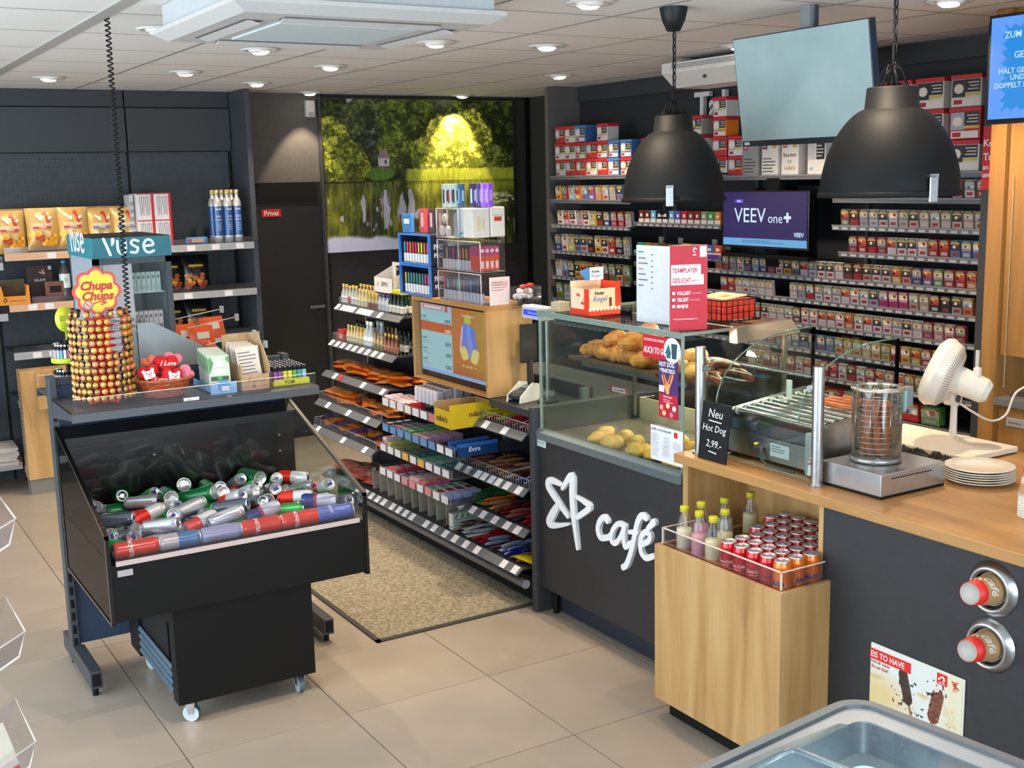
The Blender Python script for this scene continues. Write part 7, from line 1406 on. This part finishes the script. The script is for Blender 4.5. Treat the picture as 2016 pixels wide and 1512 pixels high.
# ================================================================ ON THE BAKERY GLASS
ZG = 1.3705
sc_ = t = thing('snack_carton','orange and white open carton of chocolate bars on top of the bakery glass','carton',(2.86,4.02,ZG)); RO = P('#d8381e',.4); CR = P('#e4cfae',.45)
b = MB().box((-.085,-.07,0),(.09,-.067,.125),CR).box((-.09,-.07,0),(-.087,.085,.125),CR).box((-.09,.082,0),(.09,.085,.155),CR).box((.087,-.07,0),(.09,.085,.15),RO).box((-.0905,-.0705,0),(.0905,-.07,.028),RO).box((-.091,-.07,0),(-.0903,.085,.028),RO).box((.06,-.0708,0),(.0905,-.0702,.125),RO).box((-.0908,-.0702,0),(-.0902,-.03,.125),RO).box((.0,.05,.155),(.08,.053,.215),P('#d8d8e4',.45)).prism([(-.02,.05,.155),(.0,.05,.155),(.0,.05,.215),(-.06,.05,.20)],(0,.003,0),P('#3f7fc0',.5)); b.build('carton_shell',t)
for k in range(9): b = MB().lathe([(1e-7,0),(.009,0)],P('#e9dcc8',.5),(-.085+k*.021,-.0709,.028),8,ax='y'); b.build('scallop',t)
b = MB().text('Kinder',.02,P('#1e1a1c',.5),(-.03,-.072,.098),bold=.03).text('Riegel',.034,P('#3f6fb4',.5),(-.03,-.072,.066),shear=.3).text('Kinder',.017,P('#1e1a1c',.5),(.035,.0495,.19),bold=.03).text('Riegel',.024,P('#3f6fb4',.5),(.035,.0495,.168),shear=.3).box((.025,-.072,.04),(.04,-.0712,.08),P('#6a3020',.5)); b.build('lettering',t)
sc_.scale = (.88,)*3
kb = Proto(MB().box((-.055,-.012,-.006),(.055,.012,.006),P('#c8302a',.3,0,.4),.004).box((-.03,-.0121,-.003),(.03,-.0119,.003),P('#e0b8a8',.5)).build('chocolate_bar',cat='bar'))
for k in range(6): kb.put((2.83+.02*(k%2),4.0+.012*k,ZG+.05+.008*k),(.2,0,.3*(k%3)),label=f'red wrapped bar in the orange and white carton, {ORD[k]} from the front',group='bars in the orange carton')
t = thing('menu_holder','pale menu card in a clear acrylic stand on the bakery glass','sign',(2.83,3.60,ZG))
def stand(t, org, p0, p1, h, m, nm):
    r = (p1-p0).normalized(); n = r.cross(V(0,0,1)); b = MB(org); b.prism([p0,p1,p1+V(0,0,h),p0+V(0,0,h)],n*.003,m); b.build(nm,t)
    MB(org).prism([p0-n*.0,p1-n*.0,p1-n*.08,p0-n*.08],(0,0,.003),ACRYL).build('foot_plate',t); MB(org).tube([p0,p0+V(0,0,h),p1+V(0,0,h),p1],.0018,EDGE,5).build('acrylic_edge',t); return p0+n*.0042,r,n
o_,r_,n_ = stand(t,(2.83,3.60,ZG),V(2.822,3.689,ZG+.001),V(2.838,3.503,ZG+.001),.298,P('#c6ced8',.4),'menu_card'); b = MB((2.83,3.60,ZG))
for k,z in enumerate((.272,.248,.228,.206,.186,.164,.142)): b.rect(o_+V(0,0,z),r_,UZ,.03+.012*(k%3),.004,P('#4a5060',.5) if k != 3 else P('#b05060',.5),.012); b.rect(o_+V(0,0,z-.010),r_,UZ,.010,.004,P('#4a5060',.5),.085)
b.build('menu_print',t)
O9 = (2.79,3.35,ZG); t = thing('poster_stand','red team player wanted poster in a clear acrylic stand on the bakery glass','sign',O9)
o_,r_,n_ = stand(t,O9,V(2.728,3.372,ZG+.001),V(2.862,3.322,ZG+.001),.312,P('#b01c36',.5),'poster'); w1 = .143; b = MB(O9)
def Tn(x,z,s_,sz,m,bd=.02,sx=.62): b.text(s_,sz,m,o_+r_*x+V(0,0,z)+n_*.0012,r_,UZ,'l',bd,sx=sx)
b.rect(o_+V(0,0,.205),r_,UZ,w1*.80,.037,P('#e0d4d8',.4),.004); b.rect(o_+V(0,0,.168),r_,UZ,w1*.88,.037,P('#e0d4d8',.4),.004); b.rect(o_+V(0,0,.268),r_,UZ,.026,.040,P('#d4ccd4',.4),w1-.029)
Tn(.009,.213,'TEAMPLAYER',.0245,P('#b02040',.4),.015,.66); Tn(.009,.176,'GESUCHT',.0245,P('#b02040',.4),.015,.66); Tn(.082,.178,'(M/W/D)',.012,P('#b09aa4',.4))
for z,s_ in ((.132,'VOLLZEIT'),(.108,'TEILZEIT'),(.084,'MINIJOB')):
    Tn(.026,z,s_,.0175,WHITE,.02,.68); b.add([o_+r_*(.014+.0062*math.cos(a))+V(0,0,z+.0065+.0062*math.sin(a))+n_*.0012 for a in [2*PI*i/12 for i in range(12)]],[tuple(range(12))],WHITE)
Tn(.082,.134,'(40 STD./WOCHE)',.0075,P('#e09aa8',.4)); Tn(.077,.110,'(20 STD./WOCHE)',.0075,P('#e09aa8',.4)); Tn(.012,.040,'>>> Jetzt hier vor Ort bewerben! <<<',.0085,WHITE,.01,.7)
b.stroke([o_+r_*.101+V(0,0,.296),o_+r_*.094+V(0,0,.302),o_+r_*.089+V(0,0,.293),o_+r_*.095+V(0,0,.285)],.0035,n_*.001,WHITE,6); Tn(.086,.274,'ORLEN',.0075,WHITE)
b.build('poster_print',t)
t = thing('wire_basket','black wire basket with red napkins on top of the bakery glass','basket',(3.12,3.52,ZG)); b = MB(); BW = P('#17181a',.4)
for z in (.003,.085): b.tube([(-.10,-.10,z),(.10,-.10,z),(.10,.10,z),(-.10,.10,z)],.003,BW,5,True)
for k in range(8):
    v = -.1+.2*k/7
    for p in ((v,-.1),(v,.1),(-.1,v),(.1,v)): b.tube([(p[0],p[1],.003),(p[0],p[1],.085)],.0022,BW,4)
b.build('basket_wires',t,kind='stuff')
for k in range(3):
    o = MB().box((-.088,-.088,0),(.088,.088,.024),P('#c8301f',.7),.004).build('napkin_stack',cat='napkins'); o.location = (3.12,3.52,ZG+.008+k*.0255); o.rotation_euler = (0,0,.04*k); o['label'] = 'red napkin bundle in the wire basket, %s of three'%['bottom','middle','top'][k]
o = MB().box((-.06,-.05,0),(.085,.08,.006),P('#dcc6a0',.7),.002).box((-.02,-.02,.006),(.03,.01,.0066),P('#d8905a',.6)).build('napkin',cat='napkins'); o.location = (3.12,3.52,ZG+.085); o.rotation_euler = (.03,-.05,.2); o['label'] = 'loose cream napkin lying on top of the red napkin bundles'
t = thing('sweets_tray','low black box at the back left of the bakery glass top','box',(2.80,4.20,ZG)); MB().box((-.03,-.03,0),(.03,.03,.04),P('#b8a890',.5),.002).build('card_box',t)
t = thing('cover_hinge','stainless rear cover bar at the right end of the bakery glass','bar',(3.16,3.24,1.34)); MB().prism([(-.24,-.07,.0),(-.20,-.02,.045),(.14,.05,.045),(.14,.0,0)],(.01,-.03,0),P('#7a7264',.35,.4)).cyl((-.20,-.05,.01),(.13,.03,.02),.022,P('#4c4a46',.4,.4),14,cap=P('#8f8a80',.3)).build('roller_bar',t); t.location.x = 3.08
# ================================================================ PASTRIES
PY = NOISY('baked_roll','#d39a40','#ecc46c',22,.55,.25); PCR = NOISY('croissant_crust','#b8641a','#e8a046',30,.5,.35); PPZ = NOISY('pretzel_crust','#6a3018','#9a5226',25,.35,.2); PF = P('#e2c890',.7)
def roll(L, r, seed, m=PY, twist=0):
    q = random.Random(seed); b = MB(); ph = q.uniform(0,6)
    def g(u,v):
        s_ = (u-.5)*2; e = max(0,1-abs(s_)**3.2)**.5; th = 2*PI*v; rr_ = r*e*(1+.10*math.sin(5*u*PI+ph+twist*th)+.05*math.sin(3*th+9*u)); y = math.cos(th)*rr_*1.15; z = max(-r*.55,math.sin(th)*rr_*.85); return (s_*L/2,y+.012*math.sin(3*u+ph),z+r*.55)
    b.grid(g,22,14,m); return b
RP_ = [Proto(roll(.15,.030,k,PY,k%3).build('pastry_roll',cat='pastry')) for k in range(3)]; RB = [Proto(roll(.10,.040,9+k,PY,1).build('filled_bun',cat='pastry')) for k in range(3)]
k = 0
for (y,x,an,tp) in [(4.02,2.90,.5,0),(3.96,2.84,.35,0),(3.90,2.93,.6,0),(3.80,2.90,.4,0),(3.84,2.80,.2,1),(3.66,2.80,.3,1),(3.66,2.90,.5,1),(3.58,2.84,.6,0),(3.50,2.93,.3,1),(3.46,2.82,.4,0),(3.40,2.90,.2,1),(3.38,2.80,.5,1),(3.53,3.02,.4,1),(3.70,3.02,.4,0),(3.42,3.02,.3,1),(3.34,2.95,.2,1)]:
    pr = RB if tp else RP_; pr[k%3].put((x,y,.834+(.0)),(0,0,an+RN.uniform(-.2,.2)),label=f'golden {("long roll","round bun")[tp]} on the lower display deck, {ORD[k]} counting from the left',group='pastries on the lower deck'); k += 1
for k,(y,x) in enumerate([(3.37,2.86),(3.43,2.94),(3.52,2.87)]): RB[k].put((x,y,.885),(0,0,.3*k),label=f'golden round bun stacked on the other buns at the right, {ORD[k]}',group='stacked buns at the right')
def croissant(seed):
    q = random.Random(seed); b = MB()
    def g(u,v):
        a = (u-.5)*2.3; s_ = abs(u-.5)*2; e = (max(0,1-s_**2.0))**.6; seg = .88+.30*abs(math.sin(u*PI*4.5)); rr_ = .036*e*seg; th = 2*PI*v; R0 = .062; rad = R0+rr_*math.cos(th); return (rad*math.sin(a)*1.25,R0-rad*math.cos(a),rr_*math.sin(th)*.9+.028)
    b.grid(g,30,12,PCR); return Proto(b.build('croissant',cat='pastry'))
CRS = [croissant(k) for k in range(3)]
for k,(y,x,z,an) in enumerate([(4.08,2.90,0,.3),(4.00,2.88,0,1.2),(3.93,2.93,.0,.1),(3.86,2.88,.0,2.0),(3.78,2.94,.0,.8),(3.70,2.88,.0,.2),(3.62,2.93,.0,1.4),(3.97,2.93,.05,.5),(3.88,2.95,.055,1.0),(3.80,2.90,.055,.1),(3.72,2.93,.055,1.8),(3.90,3.03,.0,.6),(3.76,3.04,0,.4),(3.62,3.04,0,.3),(3.84,3.0,.09,.9),(4.02,3.02,0,1.5)]):
    CRS[k%3].put((x,y,1.184+z),(0,0,an),label=f'golden croissant on the upper display shelf, {ORD[k]} counting from the left, {"upper" if z else "bottom"} layer',group='croissants on the upper display shelf')
for k,(y,x,z,an) in enumerate([(3.53,2.90,.0,.3),(3.46,2.93,.0,.8),(3.40,2.88,.0,.2),(3.50,2.98,.04,.5)]): RP_[k%3].put((x,y,1.184+z),(0,0,an),label=f'baguette-like roll right of the croissants, {ORD[k]} from the left',group='rolls right of the croissants')
def pretzel():
    b = MB(); pts = []
    for i in range(64):
        t_ = 2*PI*i/64; x = .055*math.sin(t_)+.018*math.sin(2*t_); y = .045*math.cos(t_)-.020*math.cos(2*t_)+.008*math.cos(3*t_); pts.append((x*1.1,y*1.1,.016+.006*math.cos(3*t_)))
    b.tube(pts,.0135,PPZ,10,True); b.tube([(-.045,-.035,.02),(0,.0,.026),(.04,.035,.02)],.011,PPZ,8); b.tube([(.045,-.035,.02),(0,.0,.028),(-.04,.035,.02)],.011,PPZ,8); return Proto(b.build('pretzel',cat='pastry'))
PZ = pretzel()
for k,(y,x,z) in enumerate([(3.37,2.90,.0),(3.36,3.02,.0),(3.42,3.00,.03)]): PZ.put((x,y,1.170+z),(.1,0,.4*k),label='glossy brown pretzel at the right end of the upper display shelf, '+['front','rear','on top'][k],group='pretzels on the upper shelf')
t = thing('serving_tray','brown serving tray under the croissants','tray',(2.95,3.82,1.167)); MB().box((-.13,-.25,0),(.15,.33,.008),NOISY('tray_wood','#6a4e34','#80603f',20,.5,.05),.003).box((-.14,-.26,.0),(-.13,.34,.016),P('#5f452e',.5)).box((.15,-.26,0),(.16,.34,.016),P('#5f452e',.5)).build('tray_board',t)
# ================================================================ WORKTOP APPLIANCES
ZW = .9375
for k,(y,lab) in enumerate([(3.23,'left steel post of the sneeze guard'),(2.655,'right steel post of the sneeze guard')]): pass
t = thing('sneeze_guard','flat glass sneeze guard between two brushed steel posts','guard',(2.755,2.94,ZW))
for y in (3.23,2.655):
    p_ = MB((2.755,2.94,ZW)).cyl((2.755,y,ZW),(2.755,y,1.327),.019,STEEL,20).cyl((2.755,y,ZW),(2.755,y,ZW+.006),.027,STEEL,20).build('post',t)
    for z in (1.01,1.25): s_ = -1 if y > 3 else 1; MB((2.755,2.94,ZW)).cyl((2.755,y,z),(2.755,y+s_*.034,z),.008,STEEL,10).cyl((2.748,y+s_*.034,z),(2.765,y+s_*.034,z),.012,STEEL,12).build('glass_clamp',p_)
MB((2.755,2.94,ZW)).box((2.752,2.685,.95),(2.758,3.20,1.29),GLASS).build('glass_panel',t); MB((2.755,2.94,ZW)).box((2.752,2.685,1.289),(2.758,3.20,1.2915),GE).build('glass_edge',t); MB((2.755,2.94,ZW)).box((2.752,2.685,.949),(2.758,3.20,.951),GE).build('glass_edge',t)
t = thing('chalkboard','small black chalkboard: Neu Hot Dog 2,99, leaning on the glass','sign',(2.725,3.10,ZW)); O6 = (2.725,3.10,ZW)
MB(O6).prism([(2.698,3.175,ZW),(2.698,3.028,ZW),(2.722,3.028,1.143),(2.722,3.175,1.143)],(.005,0,0),P('#101214',.6)).build('board',t); uC = V(.024,0,.2055).normalized(); CK = P('#dfe2e0',.8); b = MB(O6); o6 = V(2.6965,3.1015,ZW)
for s_,z,sz,dx in (('Neu',.155,.044,0),('Hot Dog',.105,.034,0),('2,99.-',.050,.036,.004)): b.text(s_,sz,CK,o6+uC*z+V(0,-dx,0),RY,uC,bold=.0,shear=.12)
b.stroke([o6+uC*.143+V(0,.030,0),o6+uC*.141+V(0,-.034,0)],.004,(-.0006,0,0),CK,6).stroke([o6+uC*.034+V(0,.018,0),o6+uC*.031+V(0,-.022,0)],.004,(-.0006,0,0),CK,6); b.build('chalk_writing',t)
# hot dog roller
t = thing('hot_dog_roller','stainless hot dog roller grill under a curved glass cover','grill',(2.98,2.95,ZW)); O7 = (2.98,2.95,ZW); DS = P('#4a4d50',.35,.6)
MB(O7).prism([(2.82,3.145,.955),(3.20,3.145,.955),(3.20,3.145,1.09),(2.835,3.145,1.075)],(0,-.40,0),DS).build('body',t); MB(O7).box((2.815,2.76,.955),(2.822,3.145,1.035),STEEL).build('front_skirt',t)
MB(O7).prism([(2.80,2.742,.945),(3.22,2.742,.945),(3.22,2.742,1.14),(2.83,2.742,1.10)],(0,-.03,0),STEEL).build('end_cheek',t); MB(O7).prism([(2.80,3.175,.945),(3.22,3.175,.945),(3.22,3.175,1.14),(2.83,3.175,1.10)],(0,-.03,0),STEEL).build('end_cheek',t)
MB(O7).box((2.808,2.715,.94),(2.838,2.765,1.085),P('#a4a8ac',.35,.5),.006).build('corner_guard',t)
for k in range(9): x = 2.85+k*.042; MB(O7).cyl((x,3.143,1.098+.003*k),(x,2.745,1.098+.003*k),.0115,CHROME,14).build('roller',t); MB(O7).lathe([(1e-7,-.004),(.015,-.004),(.015,.004),(1e-7,.004)],P('#d8d4cc',.5),(x,3.13,1.098+.003*k),12,ax='y').build('end_bush',t)
MB(O7).box((2.8135,2.84,.975),(2.815,2.93,1.02),P('#b9bcc2',.4)).lines((2.813,2.925,1.01),RY,UZ,.07,3,.009,.003,P('#5a5d66',.5)).build('rating_plate',t); MB(O7).tube([(2.812,2.965,1.0),(2.80,2.962,.985),(2.797,2.955,.96),(2.795,2.93,.945),(2.79,2.85,.943),(2.80,2.80,.943)],.005,P('#3a3c3e',.5),8).build('power_cord',t); MB(O7).cyl((2.812,3.0,1.005),(2.808,3.0,1.005),.004,EM('#ffd860',2),8).build('pilot_lamp',t)
for x in (2.83,3.18):
    for y in (2.78,3.13): MB(O7).cyl((x,y,ZW),(x,y,.957),.012,BLACKM,8).build('rubber_foot',t)
arc = [(2.735+.385*(1-math.cos(a)),1.135+.235*math.sin(a)) for a in [PI/2*i/14 for i in range(15)]]
b = MB(O7); 
for i in range(14): (x0,z0),(x1,z1) = arc[i],arc[i+1]; b.quad((x0,3.12,z0),(x0,2.72,z0),(x1,2.72,z1),(x1,3.12,z1),GLASS)
b.quad((3.12,3.12,1.37),(3.12,2.72,1.37),(3.22,2.72,1.372),(3.22,3.12,1.372),GLASS); b.build('curved_glass',t)
for y in (3.12,2.72): b = MB(O7).tube([(x,y,z) for x,z in arc]+[(3.22,y,1.372)],.003,P('#5f7a70',.2,.2),6); b.build('cover_edge',t)
for y in (3.12,2.72): MB(O7).add([(x,y,z) for x,z in arc]+[(3.2,y,1.37),(3.2,y,1.13),(2.74,y,1.13)],[tuple(range(18))[::-1]],GLASS).build('side_glass',t); MB(O7).box((3.195,3.11,1.09),(3.205,3.12,1.37),STEEL).box((3.195,2.72,1.09),(3.205,2.73,1.37),STEEL).build('rear_bracket',t)
ss = Proto(MB().lathe([(1e-7,-.075),(.008,-.073),(.0115,-.066),(.0115,.066),(.008,.073),(1e-7,.075)],NOISY('sausage_skin','#a8502c','#c87040',25,.3,.1),n=12,ax='y').build('sausage',cat='sausage'))
for k,(x,y) in enumerate([(3.078,2.86),(3.12,2.88),(3.16,2.85),(3.036,2.83)]): ss.put((x,y,1.138),(0,0,0),label=f'hot dog sausage on the rear rollers, {ORD[k]}',group='sausages on the roller grill')
b = MB((3.1,2.9,1.12)).box((3.02,3.045,1.13),(3.03,3.07,1.20),P('#d8d4d0',.4),.004).box((2.98,3.05,1.125),(3.02,3.06,1.135),P('#d8d4d0',.4),.003); b.build('tongs',label='white plastic tong handle standing on the roller grill',cat='tongs')
# sausage warmer
t = thing('sausage_warmer','steel sausage warmer with a tall glass cylinder','warmer',(2.93,2.54,ZW)); O8 = (2.93,2.54,ZW)
MB(O8).box((2.782,2.414,.945),(3.079,2.665,1.016),P('#b9babc',.27,.85),.003).build('steel_base',t); MB(O8).box((2.784,2.416,.9375),(3.077,2.663,.945),BLACKM).build('rubber_foot',t)
b = MB(O8)
for i in range(15): b.box((2.83+i*.0125,2.4132,.996),(2.838+i*.0125,2.4142,1.0),BLACKM)
b.build('vent_slots',t,kind='stuff'); MB(O8).box((2.7812,2.632,.946),(2.7822,2.652,1.015),P('#6f6a58',.3,.4)).build('side_strip',t)
MB(O8).lathe([(.079,1.018),(.082,1.02),(.082,1.03),(.076,1.036),(.02,1.036)],P('#9a9c9e',.25,.8),(2.92,2.56,0),36).build('drip_ring',t)
CG = CLEAR('warmer_glass','#e6dfd2',.06,.75,.03); MB(O8).lathe([(.079,1.03),(.079,1.252)],CG,(2.92,2.56,0),40).build('glass_cylinder',t)
b = MB(O8); 
for z in (1.252,): b.lathe([(.077,z-.004),(.083,z-.002),(.083,z+.006),(.068,z+.008)],P('#d8d2c4',.15,.8),(2.92,2.56,0),40)
b.build('top_rim',t)
for k in range(11): MB(O8).tube([(2.92+.072*math.cos(q),2.56+.072*math.sin(q),1.05+k*.0175) for q in [2*PI*i/36 for i in range(36)]],.0016,CHROME,5,True).build('basket_ring',t)
b = MB(O8)
for k in range(7): a = 2*PI*k/7; b.tube([(2.92+.071*math.cos(a),2.56+.071*math.sin(a),1.04),(2.92+.071*math.cos(a),2.56+.071*math.sin(a),1.24)],.0018,CHROME,5)
b.build('basket_wires',t); MB(O8).box((2.985,2.50,1.19),(3.02,2.53,1.255),P('#8a9496',.35,.4),.004).box((2.975,2.495,1.18),(2.983,2.515,1.245),P('#8fb4b8',.4),.002).build('latch',t)
wi = Proto(MB().lathe([(1e-7,-.085),(.009,-.082),(.0115,-.07),(.0115,.07),(.009,.082),(1e-7,.085)],NOISY('wiener_skin','#8a4420','#b06a34',25,.3,.1),n=12).build('sausage',cat='sausage'))
for k in range(7): a = 2*PI*k/7+.3; wi.put((2.92+.034*math.cos(a),2.56+.034*math.sin(a),1.125),(.12*math.cos(a),.12*math.sin(a),0),label=f'wiener sausage standing in the glass warmer, {ORD[k]} around',group='wieners in the glass warmer')
# plates
pl = thing('plate','p','plate'); MB().lathe([(1e-7,.002),(.055,.002),(.07,.0),(.075,.003),(.108,.012),(.11,.014),(.107,.015),(.072,.0055),(1e-7,.0055)],P('#e6dccb',.22,0,.5),n=40).build('plate_body',pl); MB().lathe([(.045,.0),(.055,.0),(.055,.002)],P('#d8ccb8',.4),n=32).build('foot_ring',pl); pp = Proto(pl)
for k in range(6): pp.put((3.21+RN.uniform(-.002,.002),2.385+RN.uniform(-.002,.002),ZW+.0005+k*.0078),(0,0,k),label=f'white plate in the stack on the worktop, {ORD[k]} from the bottom',group='plates stacked on the worktop')
b = MB((3.5,2.75,ZW)).box((3.36,2.55,ZW+.004),(3.64,3.05,ZW+.024),P('#e4d8c6',.5),.004).box((3.38,2.57,ZW),(3.62,3.03,ZW+.004),P('#b98a80',.6)); b.build('cutting_board',label='large cream cutting board at the rear of the worktop',cat='board')
t = thing('plastic_tray','crumpled black plastic tray beside the cutting board','tray',(3.25,2.66,ZW)); b = MB(); q = random.Random(4); n = 26
h_ = [[q.uniform(.0,.035) for _ in range(8)] for _ in range(n+1)]
b.grid(lambda u,v: (-.085+.17*u+.01*math.sin(v*9),-.13+.26*v,.006+h_[int(v*26)][int(u*6)]*(1 if 0 < u < 1 else .3)),6,26,P('#0e0e0f',.25,0,.4),False); b.build('tray_sheet',t)
b = MB((3.4,3.0,ZW)); b.grid(lambda u,v:(3.30+.16*u,2.98+.10*v,ZW+.005+.13*math.sin(PI*u)*math.sin(PI*v)**.7*(1+.15*math.sin(12*u+5*v))),14,12,CLEAR('plastic_bag','#ded8d2',.1,.8,.15,.18)); b.build('plastic_bag',label='crumpled clear plastic bag of buns behind the warmer',cat='bag')
# fan
t = thing('desk_fan','white desk fan seen from behind, standing at the rear of the worktop','fan',(3.605,2.80,ZW)); FW = P('#dcd4c8',.4,0,.3); c0 = V(3.53,2.80,1.205)-V(3.605,2.80,ZW); ax = V(-.44,.82,.36).normalized()
aa = ax.orthogonal().normalized(); bb = ax.cross(aa); F = (aa,bb,ax)
b = MB(); b.lathe([(.03,-.055),(.09,-.050),(.118,-.03),(.123,-.012),(.128,.0)],FW,c0,40,frame=F); b.lathe([(.128,0),(.131,.004),(.131,.012),(.124,.03),(.10,.045),(.03,.05),(1e-7,.05)],FW,c0,40,frame=F); b.build('grille_housing',t)
b = MB()
for i in range(72): a = 2*PI*i/72; r0 = aa*math.cos(a)+bb*math.sin(a); tt = ax.cross(r0); p0 = c0+r0*.0935-ax*.0505; p1 = c0+r0*.122-ax*.0285; b.quad(p0-tt*.0014,p0+tt*.0014,p1+tt*.0014,p1-tt*.0014,P('#8f877c',.6))
b.build('vent_slots',t,kind='stuff'); b = MB().cyl(c0-ax*.05,c0-ax*.16,.052,FW,24,.046).cyl(c0-ax*.16,c0-ax*.178,.046,FW,24,.032).box(c0-ax*.13+V(-.012,-.012,.04),c0-ax*.13+V(.012,.012,.075),FW,.006); b.build('motor_housing',t)
b = MB().cyl((0,0,.005),(0,0,.15),.014,FW,16,.012).cyl((0,-.012,.165),(0,.03,.165),.030,FW,20).cyl((0,-.014,.165),(0,-.018,.165),.014,P('#4a4a48',.4),14).lathe([(1e-7,.012),(.09,.01),(.1,.0)],FW,(0,0,0),32); b.box((-.03,-.015,.155),(.0,.025,.20),FW,.006); b.build('stand',t)
t = thing('power_cord','white power cable looping from the fan to the right edge','cable',(3.65,2.75,1.05)); b = MB((3.65,2.75,1.05)); ctr = [V(3.612,2.78,1.085),V(3.66,2.76,1.05),V(3.74,2.74,1.01),V(3.80,2.72,1.03),V(3.84,2.70,1.12),V(3.95,2.62,1.155),V(4.1,2.45,1.17)]
pts = []
for i in range(len(ctr)-1):
    p0,p1,p2,p3 = ctr[max(i-1,0)],ctr[i],ctr[i+1],ctr[min(i+2,len(ctr)-1)]
    for j in range(8): t_ = j/8; pts.append(.5*((2*p1)+(p2-p0)*t_+(2*p0-5*p1+4*p2-p3)*t_*t_+(3*p1-p0-3*p2+p3)*t_**3))
b.tube(pts,.0045,P('#d8d0c4',.4),6); b.build('cable_sheath',t)
# ================================================================ ICE CREAM CHEST FREEZER (bottom right)
ang = math.radians(6.5); t = thing('chest_freezer','grey-rimmed chest freezer with a curved glass lid in the right foreground','freezer',(1.786,1.606,0)); t.rotation_euler = (0,0,ang)
FG = P('#8b9094',.35,.3); FL = P('#b3b4b4',.35); LX0,LY0 = -1.0,-1.3
def rrect(x0,y0,x1,y1,r,z,n=7):
    o = []
    for cx,cy,a0 in ((x1-r,y1-r,0),(x0+r,y1-r,1),(x0+r,y0+r,2),(x1-r,y0+r,3)):
        for i in range(n): a = (a0+i/(n-1))*PI/2; o.append(V(cx+r*math.cos(a),cy+r*math.sin(a),z))
    return o
def ring(b, A, B_, m):
    n = len(A); b.add(A+B_,[(i,(i+1)%n,(i+1)%n+n,i+n) for i in range(n)],m,True)
b = MB(); L0 = rrect(LX0,LY0,0,0,.07,.80); L1 = rrect(LX0,LY0,0,0,.07,.865); L2 = rrect(LX0+.008,LY0+.008,-.008,-.008,.066,.875); L3 = rrect(LX0+.03,LY0+.03,-.03,-.03,.05,.876); L4 = rrect(LX0+.032,LY0+.032,-.032,-.032,.05,.868)
ring(b,L0,L1,FG); ring(b,L1,L2,FG); ring(b,L2,L3,FG); ring(b,L3,L4,P('#4c5054',.4)); b.build('rim',t)
b = MB(); M0 = rrect(LX0+.032,LY0+.032,-.032,-.032,.05,.868); M1 = rrect(LX0+.075,LY0+.075,-.075,-.075,.03,.866); M2 = rrect(LX0+.078,LY0+.078,-.078,-.078,.03,.80); M3 = rrect(LX0+.10,LY0+.10,-.10,-.10,.03,.79); M4 = rrect(LX0+.11,LY0+.11,-.11,-.11,.02,.32)
ring(b,M0,M1,FL); ring(b,M1,M2,P('#6f7478',.4)); ring(b,M2,M3,FL); b.build('inner_frame',t)
b = MB(); ring(b,M3,M4,P('#dbe6ea',.4)); b.add(M4,[tuple(range(len(M4)))],P('#dbe6ea',.4)); b.build('liner',t)
b = MB(); N0 = rrect(LX0+.01,LY0+.01,-.01,-.01,.06,.80); N1 = rrect(LX0+.01,LY0+.01,-.01,-.01,.06,.05); ring(b,N0,N1,P('#d6d8da',.4)); b.build('body',t)
b = MB(); b.grid(lambda u,v:(LX0+.06+.88*u*(-LX0-.12)/.88,LY0+.06+(-LY0-.12)*v,.862+.02*math.sin(PI*u)),12,2,CLEAR('lid_glass','#dfe9ea',.06,.6,.02)); b.build('glass_lid',t)
b = MB().tube([(-.42,-.075,.870),(-.30,-.075,.872),(-.285,-.085,.872),(-.28,-.20,.875)],.006,P('#9aa0a2',.3,.2),8).box((-.36,.0005,.815),(-.34,.002,.835),BLACKM); b.build('lid_handle',t)
WB = P('#cdd6d8',.3); b = MB().tube([(-.14,-.30,.55),(-.14,-.30,.815),(-.145,-.285,.828),(-.16,-.27,.832),(-.14,-.50,.832),(-.13,-.55,.79),(-.12,-.9,.79)][:1]+[(-.16,-.22,.60),(-.16,-.22,.80),(-.152,-.235,.815),(-.15,-.33,.815),(-.148,-.345,.79),(-.145,-.8,.79)],.006,WB,8); b.build('basket_wire',t)
b = MB()
for k in range(14): b.tube([(-.60,-.14-.06*k,.42),(-.60,-.14-.06*k,.78)],.0022,WB,5); b.tube([(-.60,-.14-.06*k,.5),(-.16,-.14-.06*k,.5)],.0022,WB,5)
b.build('basket_mesh',t,kind='stuff')
for k,(x,y,c,nm) in enumerate([(-.3,-.3,'#3a5f8a','blue'),(-.45,-.28,'#c8b48a','beige'),(-.3,-.5,'#6a4a7a','purple'),(-.5,-.5,'#b03a3a','red')]):
    pass
light('freezer_fill','POINT',(1.50,1.25,.70),3.5,(.75,.9,1),shadow_soft_size=.05)  # added fill light to brighten the freezer interior, no fitting there

for p_ in PROTOS:
    if not p_.used: p_.drop()
